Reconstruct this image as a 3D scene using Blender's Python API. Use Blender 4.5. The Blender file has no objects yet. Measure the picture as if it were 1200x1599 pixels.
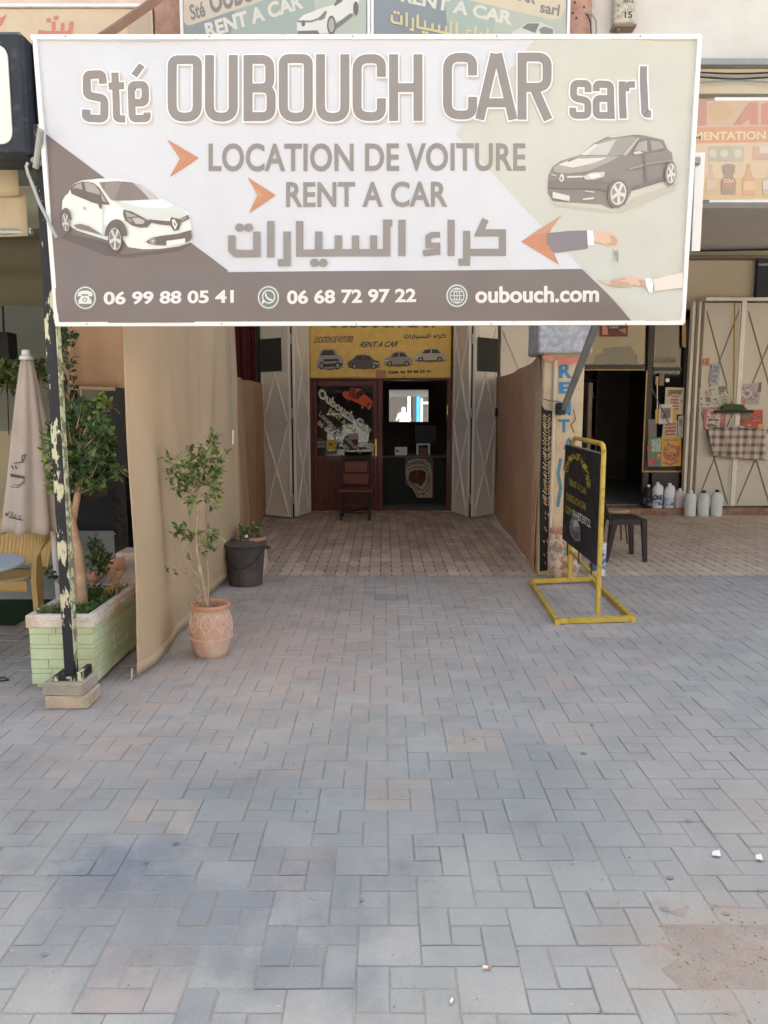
import bpy, bmesh, math, random
from mathutils import Vector, Matrix, noise
from mathutils.geometry import tessellate_polygon
random.seed(7)
R = math.radians
scene = bpy.context.scene
COL = scene.collection

# ------------------------------------------------------------------ camera
CAM = Vector((0, 0, 1.6)); PITCH = math.atan(160 / 1200)
cd = bpy.data.cameras.new('camera'); cam = bpy.data.objects.new('camera', cd); COL.objects.link(cam)
cam.location = CAM; cam.rotation_euler = (math.pi / 2 - PITCH, 0, 0)
cd.sensor_fit = 'HORIZONTAL'; cd.sensor_width = 36; cd.lens = 36; cd.clip_start = .05; cd.clip_end = 2000
scene.camera = cam
# ------------------------------------------------------------------ sky and sun
w = bpy.data.worlds.new('World'); scene.world = w; w.use_nodes = True
nt = w.node_tree; bg = nt.nodes['Background']; sky = nt.nodes.new('ShaderNodeTexSky')
sky.sky_type = 'NISHITA'; sky.sun_disc = False
SUN_EL, SUN_AZ = R(52), R(12)          # azimuth measured from +Y towards +X: the sun stands behind the arcade
sky.sun_elevation = SUN_EL; sky.sun_rotation = SUN_AZ; sky.air_density = 1.0; sky.dust_density = 5; sky.ozone_density = 1.0
hz = nt.nodes.new('ShaderNodeMix'); hz.data_type = 'RGBA'; hz.blend_type = 'MULTIPLY'; hz.inputs[0].default_value = 1   # dusty, hazy daylight: less blue
hz.inputs[7].default_value = (1.04, 1.0, .87, 1); nt.links.new(sky.outputs[0], hz.inputs[6]); nt.links.new(hz.outputs[2], bg.inputs[0]); bg.inputs[1].default_value = 0.15
sd = bpy.data.lights.new('sun', 'SUN'); sun = bpy.data.objects.new('sun', sd); COL.objects.link(sun)
sd.energy = 5.0; sd.angle = R(.5); sd.color = (1, .93, .82)
sv = Vector((math.sin(SUN_AZ) * math.cos(SUN_EL), math.cos(SUN_AZ) * math.cos(SUN_EL), math.sin(SUN_EL)))
sun.rotation_euler = sv.to_track_quat('Z', 'Y').to_euler(); sun.location = (5, 40, 50)
vs = scene.view_settings
vs.view_transform = 'Standard'; vs.look = 'None'; vs.gamma = 1; vs.use_curve_mapping = False
vs.exposure = 1.86
scene.cycles.max_bounces = 6; scene.cycles.diffuse_bounces = 4

# ------------------------------------------------------------------ helpers
CP, SP = math.cos(PITCH), math.sin(PITCH)
def ray(px, py):
    u = (px - 600) / 1200; v = (800 - py) / 1200
    return Vector((u, CP + v * SP, -SP + v * CP))
def at(px, py, Y):
    d = ray(px, py); return CAM + d * (Y / d.y)
def atx(px, py, X):
    d = ray(px, py); return CAM + d * (X / d.x)
def gnd(px, py, z=0):
    d = ray(px, py); return CAM + d * ((z - 1.6) / d.z)
def lin(c):
    c = c / 255
    return c / 12.92 if c <= .04045 else ((c + .055) / 1.055) ** 2.4
GREENS_GAIN = 1.0
def S(r, g, b): return (lin(r), lin(g), lin(b))

ORG = {}
def link(o, parent=None):
    COL.objects.link(o)
    if parent is not None: o.parent = parent
    return o
def tag(o, label=None, cat=None, group=None, kind=None):
    if label: o['label'] = label
    if cat: o['category'] = cat
    if group: o['group'] = group
    if kind: o['kind'] = kind
    return o
def thing(name, label, cat, loc=(0, 0, 0), group=None, rz=0):
    o = bpy.data.objects.new(name, None); o.empty_display_size = .1
    link(o); o.location = loc; o.rotation_euler[2] = rz; ORG[o.name] = Vector(loc)
    return tag(o, label, cat, group)
def copy_tree(o, parent=None):
    c = o.copy(); COL.objects.link(c)
    if parent is not None: c.parent = parent
    for ch in [k for k in bpy.data.objects if k.parent == o]: copy_tree(ch, c)
    return c

class MB:
    def __init__(s): s.v = []; s.f = []; s.c = []; s.col = (1, 1, 1)
    def add(s, vs_, fs, col=None):
        n = len(s.v); s.v += [Vector(p) for p in vs_]
        for f in fs: s.f.append([i + n for i in f]); s.c.append(col or s.col)
        return s
    def box(s, x0, x1, y0, y1, z0, z1, bev=0, col=None, m=None):
        if bev:
            b = bev; vs_ = []
            for (x, y, z) in [(i, j, k) for k in (0, 1) for j in (0, 1) for i in (0, 1)]:
                X = (x0, x1)[x]; Y = (y0, y1)[y]; Z = (z0, z1)[z]
                sx = b if x == 0 else -b; sy = b if y == 0 else -b; sz = b if z == 0 else -b
                vs_ += [(X, Y + sy, Z + sz), (X + sx, Y, Z + sz), (X + sx, Y + sy, Z)]
            bm = bmesh.new()
            for p in vs_: bm.verts.new(m @ Vector(p) if m else p)
            r = bmesh.ops.convex_hull(bm, input=bm.verts)
            bmesh.ops.dissolve_limit(bm, angle_limit=.01, verts=bm.verts, edges=bm.edges)
            bm.verts.index_update()
            s.add([v.co.copy() for v in bm.verts], [[v.index for v in f.verts] for f in bm.faces], col); bm.free(); return s
        vs_ = [(x0, y0, z0), (x1, y0, z0), (x1, y1, z0), (x0, y1, z0), (x0, y0, z1), (x1, y0, z1), (x1, y1, z1), (x0, y1, z1)]
        if m: vs_ = [m @ Vector(p) for p in vs_]
        return s.add(vs_, [(0, 3, 2, 1), (4, 5, 6, 7), (0, 1, 5, 4), (1, 2, 6, 5), (2, 3, 7, 6), (3, 0, 4, 7)], col)
    def tube(s, pts, r, n=10, cap=True, col=None, sq=False):
        pts = [Vector(p) for p in pts]; rs = r if isinstance(r, (list, tuple)) else [r] * len(pts)
        if sq: n = 4
        vs_ = []; prev = None
        for i, p in enumerate(pts):
            t = (pts[min(i + 1, len(pts) - 1)] - pts[max(i - 1, 0)]).normalized()
            if prev is None:
                a = Vector((0, 0, 1)) if abs(t.z) < .9 else Vector((1, 0, 0))
                u = t.cross(a).normalized()
            else:
                u = (prev - t * prev.dot(t)).normalized()
            prev = u; w_ = t.cross(u)
            for k in range(n):
                a = 2 * math.pi * (k + (.5 if sq else 0)) / n; q = rs[i] * (math.sqrt(2) if sq else 1)
                vs_.append(p + u * math.cos(a) * q + w_ * math.sin(a) * q)
        fs = [(i * n + k, i * n + (k + 1) % n, (i + 1) * n + (k + 1) % n, (i + 1) * n + k) for i in range(len(pts) - 1) for k in range(n)]
        if cap: fs += [tuple(range(n))[::-1], tuple(range((len(pts) - 1) * n, len(pts) * n))]
        return s.add(vs_, fs, col)
    def lathe(s, prof, c=(0, 0, 0), n=32, col=None, sx=1, sy=1):
        vs_ = [(c[0] + r * math.cos(2 * math.pi * k / n) * sx, c[1] + r * math.sin(2 * math.pi * k / n) * sy, c[2] + z) for r, z in prof for k in range(n)]
        fs = [(i * n + k, i * n + (k + 1) % n, (i + 1) * n + (k + 1) % n, (i + 1) * n + k) for i in range(len(prof) - 1) for k in range(n)]
        return s.add(vs_, fs, col)
    def prism(s, poly, d, col=None):        # poly: 3D loop, d: thickness vector
        poly = [Vector(p) for p in poly]; n = len(poly); d = Vector(d)
        tri = tessellate_polygon([poly])
        vs_ = poly + [p + d for p in poly]
        fs = [tuple(t) for t in tri] + [tuple(i + n for i in t)[::-1] for t in tri] + [(i, (i + 1) % n, n + (i + 1) % n, n + i) for i in range(n)]
        return s.add(vs_, fs, col)
    def grid(s, fn, nu, nv, col=None):
        vs_ = [fn(i / nu, j / nv) for j in range(nv + 1) for i in range(nu + 1)]; a = nu + 1
        return s.add(vs_, [(j * a + i, j * a + i + 1, (j + 1) * a + i + 1, (j + 1) * a + i) for j in range(nv) for i in range(nu)], col)
    def build(s, name, mat, parent=None, smooth=None, world=True, kind=None, solid=0, normals=True):
        o_ = ORG.get(parent.name, Vector()) if (parent is not None and world) else Vector()
        me = bpy.data.meshes.new(name); me.from_pydata([tuple(p - o_) for p in s.v], [], s.f)
        ca = me.attributes.new('Col', 'FLOAT_COLOR', 'FACE'); buf = []
        for c in s.c: buf += [c[0], c[1], c[2], 1]
        ca.data.foreach_set('color', buf)
        if normals and len(s.f) < 60000:
            bm = bmesh.new(); bm.from_mesh(me); bmesh.ops.recalc_face_normals(bm, faces=bm.faces); bm.to_mesh(me); bm.free()
        if smooth is not None:
            me.polygons.foreach_set('use_smooth', [True] * len(me.polygons))
            if smooth < 180: me.set_sharp_from_angle(angle=R(smooth))
        me.materials.append(mat)
        o = link(bpy.data.objects.new(name, me), parent); ORG[o.name] = o_
        if solid:
            md = o.modifiers.new('solid', 'SOLIDIFY'); md.thickness = solid; md.offset = 0
        if kind: o['kind'] = kind
        return o

# ------------------------------------------------------------------ materials
def mat(name, col, rough=.8, var=.18, scale=4, col2=None, c2scale=2, c2amt=.5, c2soft=.12, c2thr=.5, bump=.0, bscale=60, metal=0, trans=0, usecol=None, spec=.3, fine=.0, coat=0, sub=0, stretch=None, world=False, c3=None, spots=()):
    m = bpy.data.materials.new(name); m.use_nodes = True; t = m.node_tree; N = t.nodes; L = t.links
    b = N['Principled BSDF']; b.inputs['Roughness'].default_value = rough; b.inputs['Metallic'].default_value = metal
    b.inputs['Specular IOR Level'].default_value = spec; b.inputs['Coat Weight'].default_value = coat
    tc = N.new('ShaderNodeTexCoord'); src = tc.outputs['Object']
    if world: src = N.new('ShaderNodeNewGeometry').outputs['Position']
    if stretch:
        mp = N.new('ShaderNodeMapping'); mp.inputs['Scale'].default_value = stretch; L.new(src, mp.inputs[0]); src = mp.outputs[0]
    def nz(sc, det=4, r=.55):
        n = N.new('ShaderNodeTexNoise'); n.inputs['Scale'].default_value = sc; n.inputs['Detail'].default_value = det; n.inputs['Roughness'].default_value = r
        L.new(src, n.inputs['Vector']); return n.outputs['Fac']
    def mix(kind, fac, a, bb):
        x = N.new('ShaderNodeMix'); x.data_type = 'RGBA'; x.blend_type = kind
        if isinstance(fac, float): x.inputs[0].default_value = fac
        else: L.new(fac, x.inputs[0])
        for k, q in ((6, a), (7, bb)):
            if isinstance(q, tuple): x.inputs[k].default_value = (*q[:3], 1)
            else: L.new(q, x.inputs[k])
        return x.outputs[2]
    def rng(v, a, b_, c, d):
        r = N.new('ShaderNodeMapRange'); L.new(v, r.inputs[0])
        for k, q in enumerate((a, b_, c, d)): r.inputs[k + 1].default_value = q
        return r.outputs[0]
    cur = tuple(col)
    if usecol == 'attr':
        a = N.new('ShaderNodeAttribute'); a.attribute_name = 'Col'; cur = mix('MULTIPLY', 1.0, a.outputs['Color'], cur)
    elif usecol == 'obj':
        a = N.new('ShaderNodeObjectInfo'); cur = mix('MULTIPLY', 1.0, a.outputs['Color'], cur)
    if col2:
        f = rng(nz(c2scale, 6, .65), c2thr - c2soft, c2thr + c2soft, 0, c2amt); cur = mix('MIX', f, cur, tuple(col2))
    for (sx_, sy_), (rx_, ry_), scol, samt in spots:      # stains and pale patches lying at a fixed place on the ground
        geo = N.new('ShaderNodeNewGeometry'); mp = N.new('ShaderNodeMapping'); mp.vector_type = 'POINT'; mp.inputs['Location'].default_value = (-sx_ / rx_, -sy_ / ry_, 0); mp.inputs['Scale'].default_value = (1 / rx_, 1 / ry_, 0)
        L.new(geo.outputs['Position'], mp.inputs[0]); ln = N.new('ShaderNodeVectorMath'); ln.operation = 'LENGTH'; L.new(mp.outputs[0], ln.inputs[0])
        ad = N.new('ShaderNodeMath'); ad.operation = 'ADD'; L.new(ln.outputs['Value'], ad.inputs[0]); L.new(rng(nz(4.5, 7, .7), .25, .75, -.75, .75), ad.inputs[1])
        cur = mix('MIX', rng(ad.outputs[0], .25, 1.1, samt, 0), cur, tuple(scol))
    if c3:
        f = rng(nz(c3[1], 7, .7), c3[2], c3[2] + .16, 0, c3[3]); cur = mix('MIX', f, cur, tuple(c3[0]))
    if var:
        f = rng(nz(scale, 5, .6), .25, .75, 1 - var, 1 + var)
        cx = N.new('ShaderNodeCombineColor')
        for k in range(3): L.new(f, cx.inputs[k])
        cur = mix('MULTIPLY', 1.0, cur, cx.outputs[0])
    if fine:
        f = rng(nz(bscale * 2, 2), .3, .7, 1 - fine, 1 + fine); cx = N.new('ShaderNodeCombineColor')
        for k in range(3): L.new(f, cx.inputs[k])
        cur = mix('MULTIPLY', 1.0, cur, cx.outputs[0])
    if isinstance(cur, tuple): b.inputs['Base Color'].default_value = (*cur, 1)
    else: L.new(cur, b.inputs['Base Color'])
    if bump:
        bp = N.new('ShaderNodeBump'); bp.inputs['Strength'].default_value = bump; bp.inputs['Distance'].default_value = .01
        L.new(nz(bscale, 4), bp.inputs['Height']); L.new(bp.outputs[0], b.inputs['Normal'])
    if rough > .05: L.new(rng(nz(scale * 3), .3, .7, max(rough - .08, .02), min(rough + .08, 1)), b.inputs['Roughness'])
    if trans:   # thin cloth: some light comes through
        tr = N.new('ShaderNodeBsdfTranslucent'); ms = N.new('ShaderNodeMixShader'); ms.inputs[0].default_value = trans
        if isinstance(cur, tuple): tr.inputs[0].default_value = (*cur, 1)
        else: L.new(cur, tr.inputs[0])
        L.new(b.outputs[0], ms.inputs[1]); L.new(tr.outputs[0], ms.inputs[2]); L.new(ms.outputs[0], N['Material Output'].inputs[0])
    return m
def glass_mat(name, tint=(.75, .8, .78), ior=1.5, rough=.01):
    m = bpy.data.materials.new(name); m.use_nodes = True; t = m.node_tree; N = t.nodes; L = t.links
    N.remove(N['Principled BSDF'])
    tr = N.new('ShaderNodeBsdfTransparent'); tr.inputs[0].default_value = (*tint, 1)
    gl = N.new('ShaderNodeBsdfGlossy'); gl.inputs['Roughness'].default_value = rough
    fr = N.new('ShaderNodeFresnel'); fr.inputs[0].default_value = ior
    ms = N.new('ShaderNodeMixShader'); L.new(fr.outputs[0], ms.inputs[0]); L.new(tr.outputs[0], ms.inputs[1]); L.new(gl.outputs[0], ms.inputs[2])
    L.new(ms.outputs[0], N['Material Output'].inputs[0]); return m

# ------------------------------------------------------------------ flat print on planes
class Surf:
    """a plane in the place; px() gives local (u, v) of what is seen at a point of the photograph on it"""
    def __init__(s, P, U, N_):
        s.P = Vector(P); s.N = Vector(N_).normalized(); s.U = Vector(U).normalized(); s.V = s.N.cross(s.U)
    def px(s, x, y):
        d = ray(x, y); q = CAM + d * ((s.P - CAM).dot(s.N) / d.dot(s.N)) - s.P
        return (q.dot(s.U), q.dot(s.V))
    def world(s, u, v, h=0): return s.P + s.U * u + s.V * v + s.N * h
LIFT = .0004
class Print:
    def __init__(s, surf, base=.002): s.s = surf; s.b = base; s.mb = MB(); s.n = 0; s.disp = None; s.grid = 0
    def h(s):
        s.n += 1; return s.b + s.n * LIFT
    def loc(s, p): return s.s.px(*p)
    def uv(s, pts, col, h=None):
        h = s.h() if h is None else h
        q = [s.s.world(u, v, h) for u, v in pts]
        s.mb.add(q, [tuple(t) for t in tessellate_polygon([[Vector((u, v, 0)) for u, v in pts]])], col)
    def poly(s, pts, col, sc=1, o=(0, 0), h=None): s.uv([s.loc((o[0] + x / sc, o[1] + y / sc)) for x, y in pts], col, h)
    def circ(s, c, rx, ry, col, sc=1, o=(0, 0), n=24, rot=0, h=None):
        pts = []
        for k in range(n):
            a = 2 * math.pi * k / n; x = rx * math.cos(a); y = ry * math.sin(a)
            pts.append((c[0] + x * math.cos(rot) - y * math.sin(rot), c[1] + x * math.sin(rot) + y * math.cos(rot)))
        s.poly(pts, col, sc, o, h)
    def ring(s, c, rx, ry, wd, col, n=28, sc=1, o=(0, 0)):
        h = s.h(); P = [[s.loc((o[0] + (c[0] + (r_[0]) * math.cos(2 * math.pi * k / n)) / sc, o[1] + (c[1] + r_[1] * math.sin(2 * math.pi * k / n)) / sc)) for k in range(n)] for r_ in ((rx, ry), (rx - wd, ry - wd))]
        q = [s.s.world(u, v, h) for l in P for u, v in l]
        s.mb.add(q, [(k, (k + 1) % n, n + (k + 1) % n, n + k) for k in range(n)], col)
    def stroke(s, pts, wd, col, sc=1, o=(0, 0), h=None, closed=False):
        P = []
        for x, y in pts:
            q = Vector((o[0] + x / sc, o[1] + y / sc))
            if not P or (q - P[-1]).length > .25: P.append(q)
        if closed and (P[0] - P[-1]).length < .25: P.pop()
        wd = wd / sc; n = len(P); L_, R_ = [], []
        for i in range(n):
            if closed: a = P[i] - P[i - 1]; b = P[(i + 1) % n] - P[i]
            else: a = P[i] - P[i - 1] if i else P[1] - P[0]; b = P[i + 1] - P[i] if i < n - 1 else P[i] - P[i - 1]
            a.normalize(); b.normalize(); na = Vector((-a.y, a.x)); nb = Vector((-b.y, b.x)); m = (na + nb)
            if m.length < 1e-4: m = na.copy()
            m.normalize(); m = m / max(m.dot(na), .45) * wd / 2
            L_.append(P[i] + m); R_.append(P[i] - m)
        h = s.h() if h is None else h
        q = [s.s.world(*s.loc(p), h) for p in L_ + R_]
        k = n if closed else n - 1
        s.mb.add(q, [(i, (i + 1) % n, n + (i + 1) % n, n + i) for i in range(k)], col)
    def text(s, body, tl, tr, bl, col, bold=.0, per=False, shear=0, spacing=1.0, off=(0, 0)):
        """body fitted into the parallelogram tl, tr, bl (photo coordinates of its ink box)"""
        c = bpy.data.curves.new('t', 'FONT'); c.body = body; c.offset = bold; c.shear = shear; c.space_character = spacing; c.resolution_u = 4
        o = bpy.data.objects.new('t', c); COL.objects.link(o)
        dg = bpy.context.evaluated_depsgraph_get(); dg.update(); me = bpy.data.meshes.new_from_object(o.evaluated_get(dg))
        co = [v.co.copy() for v in me.vertices]; fs = [tuple(p.vertices) for p in me.polygons]
        bpy.data.objects.remove(o); bpy.data.curves.remove(c); bpy.data.meshes.remove(me)
        x0 = min(p.x for p in co); x1 = max(p.x for p in co); y0 = min(p.y for p in co); y1 = max(p.y for p in co)
        h = s.h(); q = []
        for p in co:
            a = (p.x - x0) / (x1 - x0); b = (y1 - p.y) / (y1 - y0)
            X = tl[0] + (tr[0] - tl[0]) * a + (bl[0] - tl[0]) * b + off[0]; Y = tl[1] + (tr[1] - tl[1]) * a + (bl[1] - tl[1]) * b + off[1]
            u, v = s.loc((X, Y)); q.append(s.s.world(u, v, h))
        s.mb.add(q, fs, col)
    def box_text(s, body, x0, y0, x1, y1, col, **k): s.text(body, (x0, y0), (x1, y0), (x0, y1), col, **k)
    def fade(s, c, a):
        s.mb.c = [tuple(x * (1 - a) + y * a for x, y in zip(k, c)) for k in s.mb.c]; return s
    def build(s, name, parent, m=None):
        if s.grid and s.disp:
            bm = bmesh.new(); vv = [bm.verts.new(p) for p in s.mb.v]; lay = bm.faces.layers.int.new('c')
            pal = []; 
            for f, c in zip(s.mb.f, s.mb.c):
                try: ff = bm.faces.new([vv[i] for i in f])
                except ValueError: continue
                if c not in pal: pal.append(c)
                ff[lay] = pal.index(c)
            us = [(v.co - s.s.P).dot(s.s.U) for v in bm.verts]; ws = [(v.co - s.s.P).dot(s.s.V) for v in bm.verts]
            for lo, hi, D in ((min(us), max(us), s.s.U), (min(ws), max(ws), s.s.V)):
                k = math.ceil(lo / s.grid)
                while k * s.grid < hi:
                    bmesh.ops.bisect_plane(bm, geom=bm.verts[:] + bm.edges[:] + bm.faces[:], plane_co=s.s.P + D * (k * s.grid), plane_no=D); k += 1
            bm.verts.index_update()
            s.mb = MB(); P = []
            for v in bm.verts:
                r = v.co - s.s.P; P.append(v.co + s.s.N * s.disp(r.dot(s.s.U), r.dot(s.s.V)))
            s.mb.v = P
            for f in bm.faces: s.mb.f.append([v.index for v in f.verts]); s.mb.c.append(pal[f[lay]])
            bm.free()
        return s.mb.build(name, m or M['print'], parent, normals=False, smooth=30 if s.grid else None)

M = {}
SPOTS = [((-.62, 2.28), (.72, .42), S(110, 117, 127), .5), ((-.95, 2.55), (.3, .2), S(98, 110, 128), .5), ((-.25, 2.05), (.35, .2), S(116, 120, 128), .45), ((-.9, 4.9), (1.5, 1.9), S(180, 160, 149), .55), ((1.9, 6.3), (1.6, .9), S(178, 164, 154), .5), ((1.05, 2.1), (.45, .35), S(152, 138, 128), .6)]  # the two far dust spots are also lightened, making up for dim ground
M['print'] = mat('printed_vinyl', (1, 1, 1), .5, .05, 2.2, usecol='attr', bump=.6, bscale=3.2)
M['paint_letters'] = mat('painted_lettering', (1, 1, 1), .8, .18, 20, usecol='attr')
M['paver'] = mat('concrete_paver', (1, 1, 1), .88, .13, 2.3, S(156, 153, 150), 1.1, .55, .16, usecol='obj', bump=.3, bscale=90, fine=.06, world=True, c3=(S(122, 122, 126), 3.1, .56, .45), spots=SPOTS)
M['paver_far'] = mat('concrete_paver_far', (1, 1, 1), .88, .13, 2.3, S(156, 153, 150), 1.1, .55, .16, usecol='attr', bump=.3, bscale=90, fine=.06, world=True, c3=(S(122, 122, 126), 3.1, .56, .45), spots=SPOTS)
M['tile_near'] = mat('patio_tile', (1, 1, 1), .85, .16, 2.3, usecol='obj', bump=.3, bscale=90, fine=.08, world=True)
M['tile_far'] = mat('patio_tile_far', (1, 1, 1), .85, .16, 2.3, usecol='attr', bump=.3, bscale=90, fine=.08, world=True)
M['sand'] = mat('joint_sand', S(144, 141, 138), .95, .2, 5, S(132, 126, 120), 3, .4, .12, bump=.6, bscale=120, fine=.15, world=True)
M['asphalt'] = mat('dusty_street', (.42, .40, .37), .9, .2, 2, bump=.4, bscale=100)
M['tilegrout'] = mat('tile_grout', S(92, 76, 68), .95, .25, 5, bump=.4)
M['white_wall'] = mat('white_plaster', S(212, 208, 202), .9, .06, 1.5, S(170, 160, 150), 1.3, .35, .2, bump=.15, bscale=20)
M['pink_wall'] = mat('pinkish_plaster', S(205, 180, 165), .9, .08, 2, S(220, 208, 190), 2.5, .6, .2, bump=.15, bscale=20)
M['pink_column'] = mat('pink_column_plaster', S(180, 142, 128), .9, .12, 3, S(120, 90, 80), 9, .4, .1)
M['beige_wall'] = mat('beige_plaster', S(206, 194, 170), .9, .06, 2, S(165, 150, 126), 2, .4, .25, bump=.1)
M['soffit'] = mat('soffit_plaster', S(206, 198, 182), .9, .08, 2)
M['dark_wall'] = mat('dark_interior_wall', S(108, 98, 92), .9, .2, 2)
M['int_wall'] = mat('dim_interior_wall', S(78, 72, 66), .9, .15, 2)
M['white_frame'] = mat('white_painted_steel', S(225, 225, 225), .45, .05, 6, S(150, 130, 110), 14, .3, .06, c2thr=.66)
M['shutter'] = mat('shutter_paint', S(238, 230, 220), .55, .05, 3, S(206, 190, 174), 1.5, .4, .2, bump=.06, bscale=10)
M['stile'] = mat('shutter_stile_paint', S(232, 226, 218), .5, .06, 4)
M['shutter_white'] = mat('shutter_white_paint', S(206, 198, 184), .6, .05, 3, S(176, 162, 142), 1.5, .35, .2, bump=.06, bscale=10)
M['shutter_bar'] = mat('shutter_bar_paint', S(226, 218, 208), .6, .1, 5)
M['dull_bar'] = mat('dull_grey_bar', S(126, 112, 98), .6, .15, 6)
M['hatch'] = mat('dark_hatch', S(50, 48, 44), .6, .1, 5)
M['maroon'] = mat('maroon_wood', S(100, 46, 42), .45, .25, 3, stretch=(8, 8, 1), bump=.08, bscale=30, coat=.1)
M['maroon_cloth'] = mat('maroon_cloth', S(92, 40, 42), .9, .2, 5)
M['chair_leather'] = mat('maroon_leather', S(116, 66, 58), .45, .2, 6, bump=.2, bscale=25)
M['dark_wood'] = mat('dark_wood', S(44, 30, 27), .55, .2, 5)
M['brass'] = mat('brass', S(200, 160, 70), .35, .1, 5, metal=.8)
M['black'] = mat('black_paint', S(34, 34, 36), .5, .15, 6, S(70, 66, 60), 20, .4, .05)
M['black_plastic'] = mat('black_plastic', S(40, 38, 38), .5, .1, 6)
M['bucket'] = mat('grey_black_rubber', S(72, 68, 68), .65, .12, 8, S(110, 98, 90), 5, .5, .12, bump=.1, bscale=15)
M['brown_plastic'] = mat('brown_plastic', S(58, 48, 46), .5, .12, 6)
M['curtain'] = mat('tan_curtain', S(206, 182, 154), .9, .06, 2, S(212, 184, 144), 1.6, .5, .2, bump=.25, bscale=9, trans=.22)
M['curtain_dark'] = mat('brown_curtain', S(206, 170, 144), .9, .08, 2, S(192, 156, 130), 1.6, .5, .2, bump=.22, bscale=9, trans=.15)
M['curtain_back'] = mat('back_curtain', S(200, 162, 128), .9, .08, 2, S(182, 144, 114), 1.6, .5, .2, bump=.22, bscale=9, trans=.15)
M['awning'] = mat('beige_awning', S(214, 198, 170), .9, .06, 3, S(160, 138, 108), 2, .4, .2, trans=.2)
M['olive_awning'] = mat('olive_brown_cloth', S(140, 132, 108), .9, .1, 3, trans=.1)
M['parasol'] = mat('parasol_cloth', S(202, 190, 182), .9, .05, 3, S(170, 150, 140), 4, .4, .2, bump=.1, bscale=200, trans=.1)
M['white_plastic'] = mat('white_plastic', S(226, 226, 230), .4, .04, 5, spec=.5)
M['terracotta'] = mat('terracotta', S(188, 146, 124), .9, .12, 8, S(206, 184, 168), 6, .85, .12, bump=.25, bscale=40)
M['terra_plain'] = mat('terracotta_rim', S(184, 132, 106), .9, .12, 8, S(206, 160, 136), 9, .4, .12, bump=.2, bscale=40)
M['chalk'] = mat('chalky_relief', S(220, 192, 172), .9, .1, 20)
M['old_pot'] = mat('flaking_pot', S(176, 136, 104), .9, .15, 9, S(214, 202, 186), 14, .9, .05, bump=.3, bscale=30)
M['soil'] = mat('dry_soil', S(96, 70, 54), 1, .3, 30, bump=1, bscale=60)
M['leaf'] = mat('leaf_green', (1, 1, 1), .5, .15, 9, usecol='attr', trans=.25, spec=.4)
M['bark_pale'] = mat('pale_bark', S(188, 168, 142), .9, .15, 20, S(150, 122, 98), 12, .6, .1, bump=.3)
M['bark'] = mat('ficus_bark', S(186, 158, 130), .9, .18, 12, S(150, 116, 90), 8, .6, .12, bump=.4, bscale=40)
M['green_stone'] = mat('green_painted_stone', S(200, 216, 178), .8, .06, 6, S(190, 178, 134), 2.6, .55, .12, bump=.35, bscale=45)
M['white_rim'] = mat('chalky_white_rim', S(220, 210, 198), .9, .1, 9, S(186, 150, 124), 7, .6, .1, bump=.4, bscale=50)
M['cinder'] = mat('cement_block', S(190, 174, 154), .95, .12, 14, S(160, 142, 122), 9, .5, .1, bump=.6, bscale=70)
M['cinder2'] = mat('cement_block_grey', S(172, 162, 148), .95, .12, 14, S(150, 138, 122), 9, .5, .1, bump=.6, bscale=70)
M['pole'] = mat('peeling_black_and_cream_paint', S(40, 42, 46), .6, .1, 8, S(196, 192, 160), 4, 1, .012, c2thr=.55, bump=.2, bscale=25, stretch=(3, 3, 1))
M['cream'] = mat('cream_paint', S(196, 196, 160), .6, .12, 10, S(60, 58, 52), 22, .7, .02)
M['steel'] = mat('grey_steel', S(146, 148, 150), .45, .12, 8, metal=.3)
M['zinc'] = mat('galvanised', S(176, 176, 172), .4, .1, 10, metal=.5)
M['yellow'] = mat('yellow_paint', S(196, 168, 74), .55, .15, 8, S(120, 92, 60), 18, .7, .05, c2thr=.6, bump=.1)
M['board_black'] = mat('board_black', S(38, 38, 42), .5, .1, 4, S(62, 62, 66), 3, .4, .2)
M['chair_yellow'] = mat('ochre_plastic', S(196, 164, 108), .5, .06, 4, spec=.4)
M['tabletop'] = mat('pale_tabletop', S(186, 196, 208), .35, .05, 4)
M['carpet'] = mat('green_carpet', S(38, 62, 34), 1, .3, 20, bump=.8, bscale=300)
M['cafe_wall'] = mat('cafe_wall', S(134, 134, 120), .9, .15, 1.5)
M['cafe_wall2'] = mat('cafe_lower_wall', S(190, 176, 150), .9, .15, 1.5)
M['panel_grey'] = mat('grey_panel', S(150, 154, 154), .5, .1, 2)
M['panel_dark'] = mat('dark_panel', S(44, 42, 46), .6, .1, 3)
M['signbox'] = mat('sign_box_black', S(46, 50, 58), .5, .12, 5, S(100, 104, 108), 26, .25, .05, c2thr=.6)
M['sign_white'] = mat('sign_acrylic', S(226, 224, 218), .3, .04, 3)
M['grocer_frame'] = mat('grocer_dark_frame', S(66, 62, 60), .5, .12, 5)
M['gold_trim'] = mat('gold_trim', S(160, 132, 78), .4, .1, 5, metal=.3)
M['cardboard'] = mat('cardboard', S(186, 154, 112), .9, .12, 5)
M['step'] = mat('reddish_step', S(140, 104, 88), .85, .15, 9, S(170, 150, 132), 8, .5, .08)
M['pillar_cream'] = mat('pillar_cream_paint', S(206, 186, 150), .85, .1, 7, S(188, 156, 128), 6, .5, .1, bump=.2)
M['capital'] = mat('grey_cement_capital', S(160, 158, 160), .9, .14, 10, S(196, 196, 196), 14, .6, .06, bump=.5, bscale=30)
M['pvc'] = mat('old_white_pipe', S(206, 188, 164), .6, .1, 9)
M['mirror'] = mat('mirror_glass', (.85, .87, .87), .02, 0, 1, metal=1)
M['glass'] = glass_mat('window_glass', tint=(.82, .84, .82), ior=1.42)
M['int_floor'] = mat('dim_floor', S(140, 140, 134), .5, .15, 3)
M['teal_dark'] = mat('dark_counter', S(44, 42, 40), .6, .2, 3)
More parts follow.
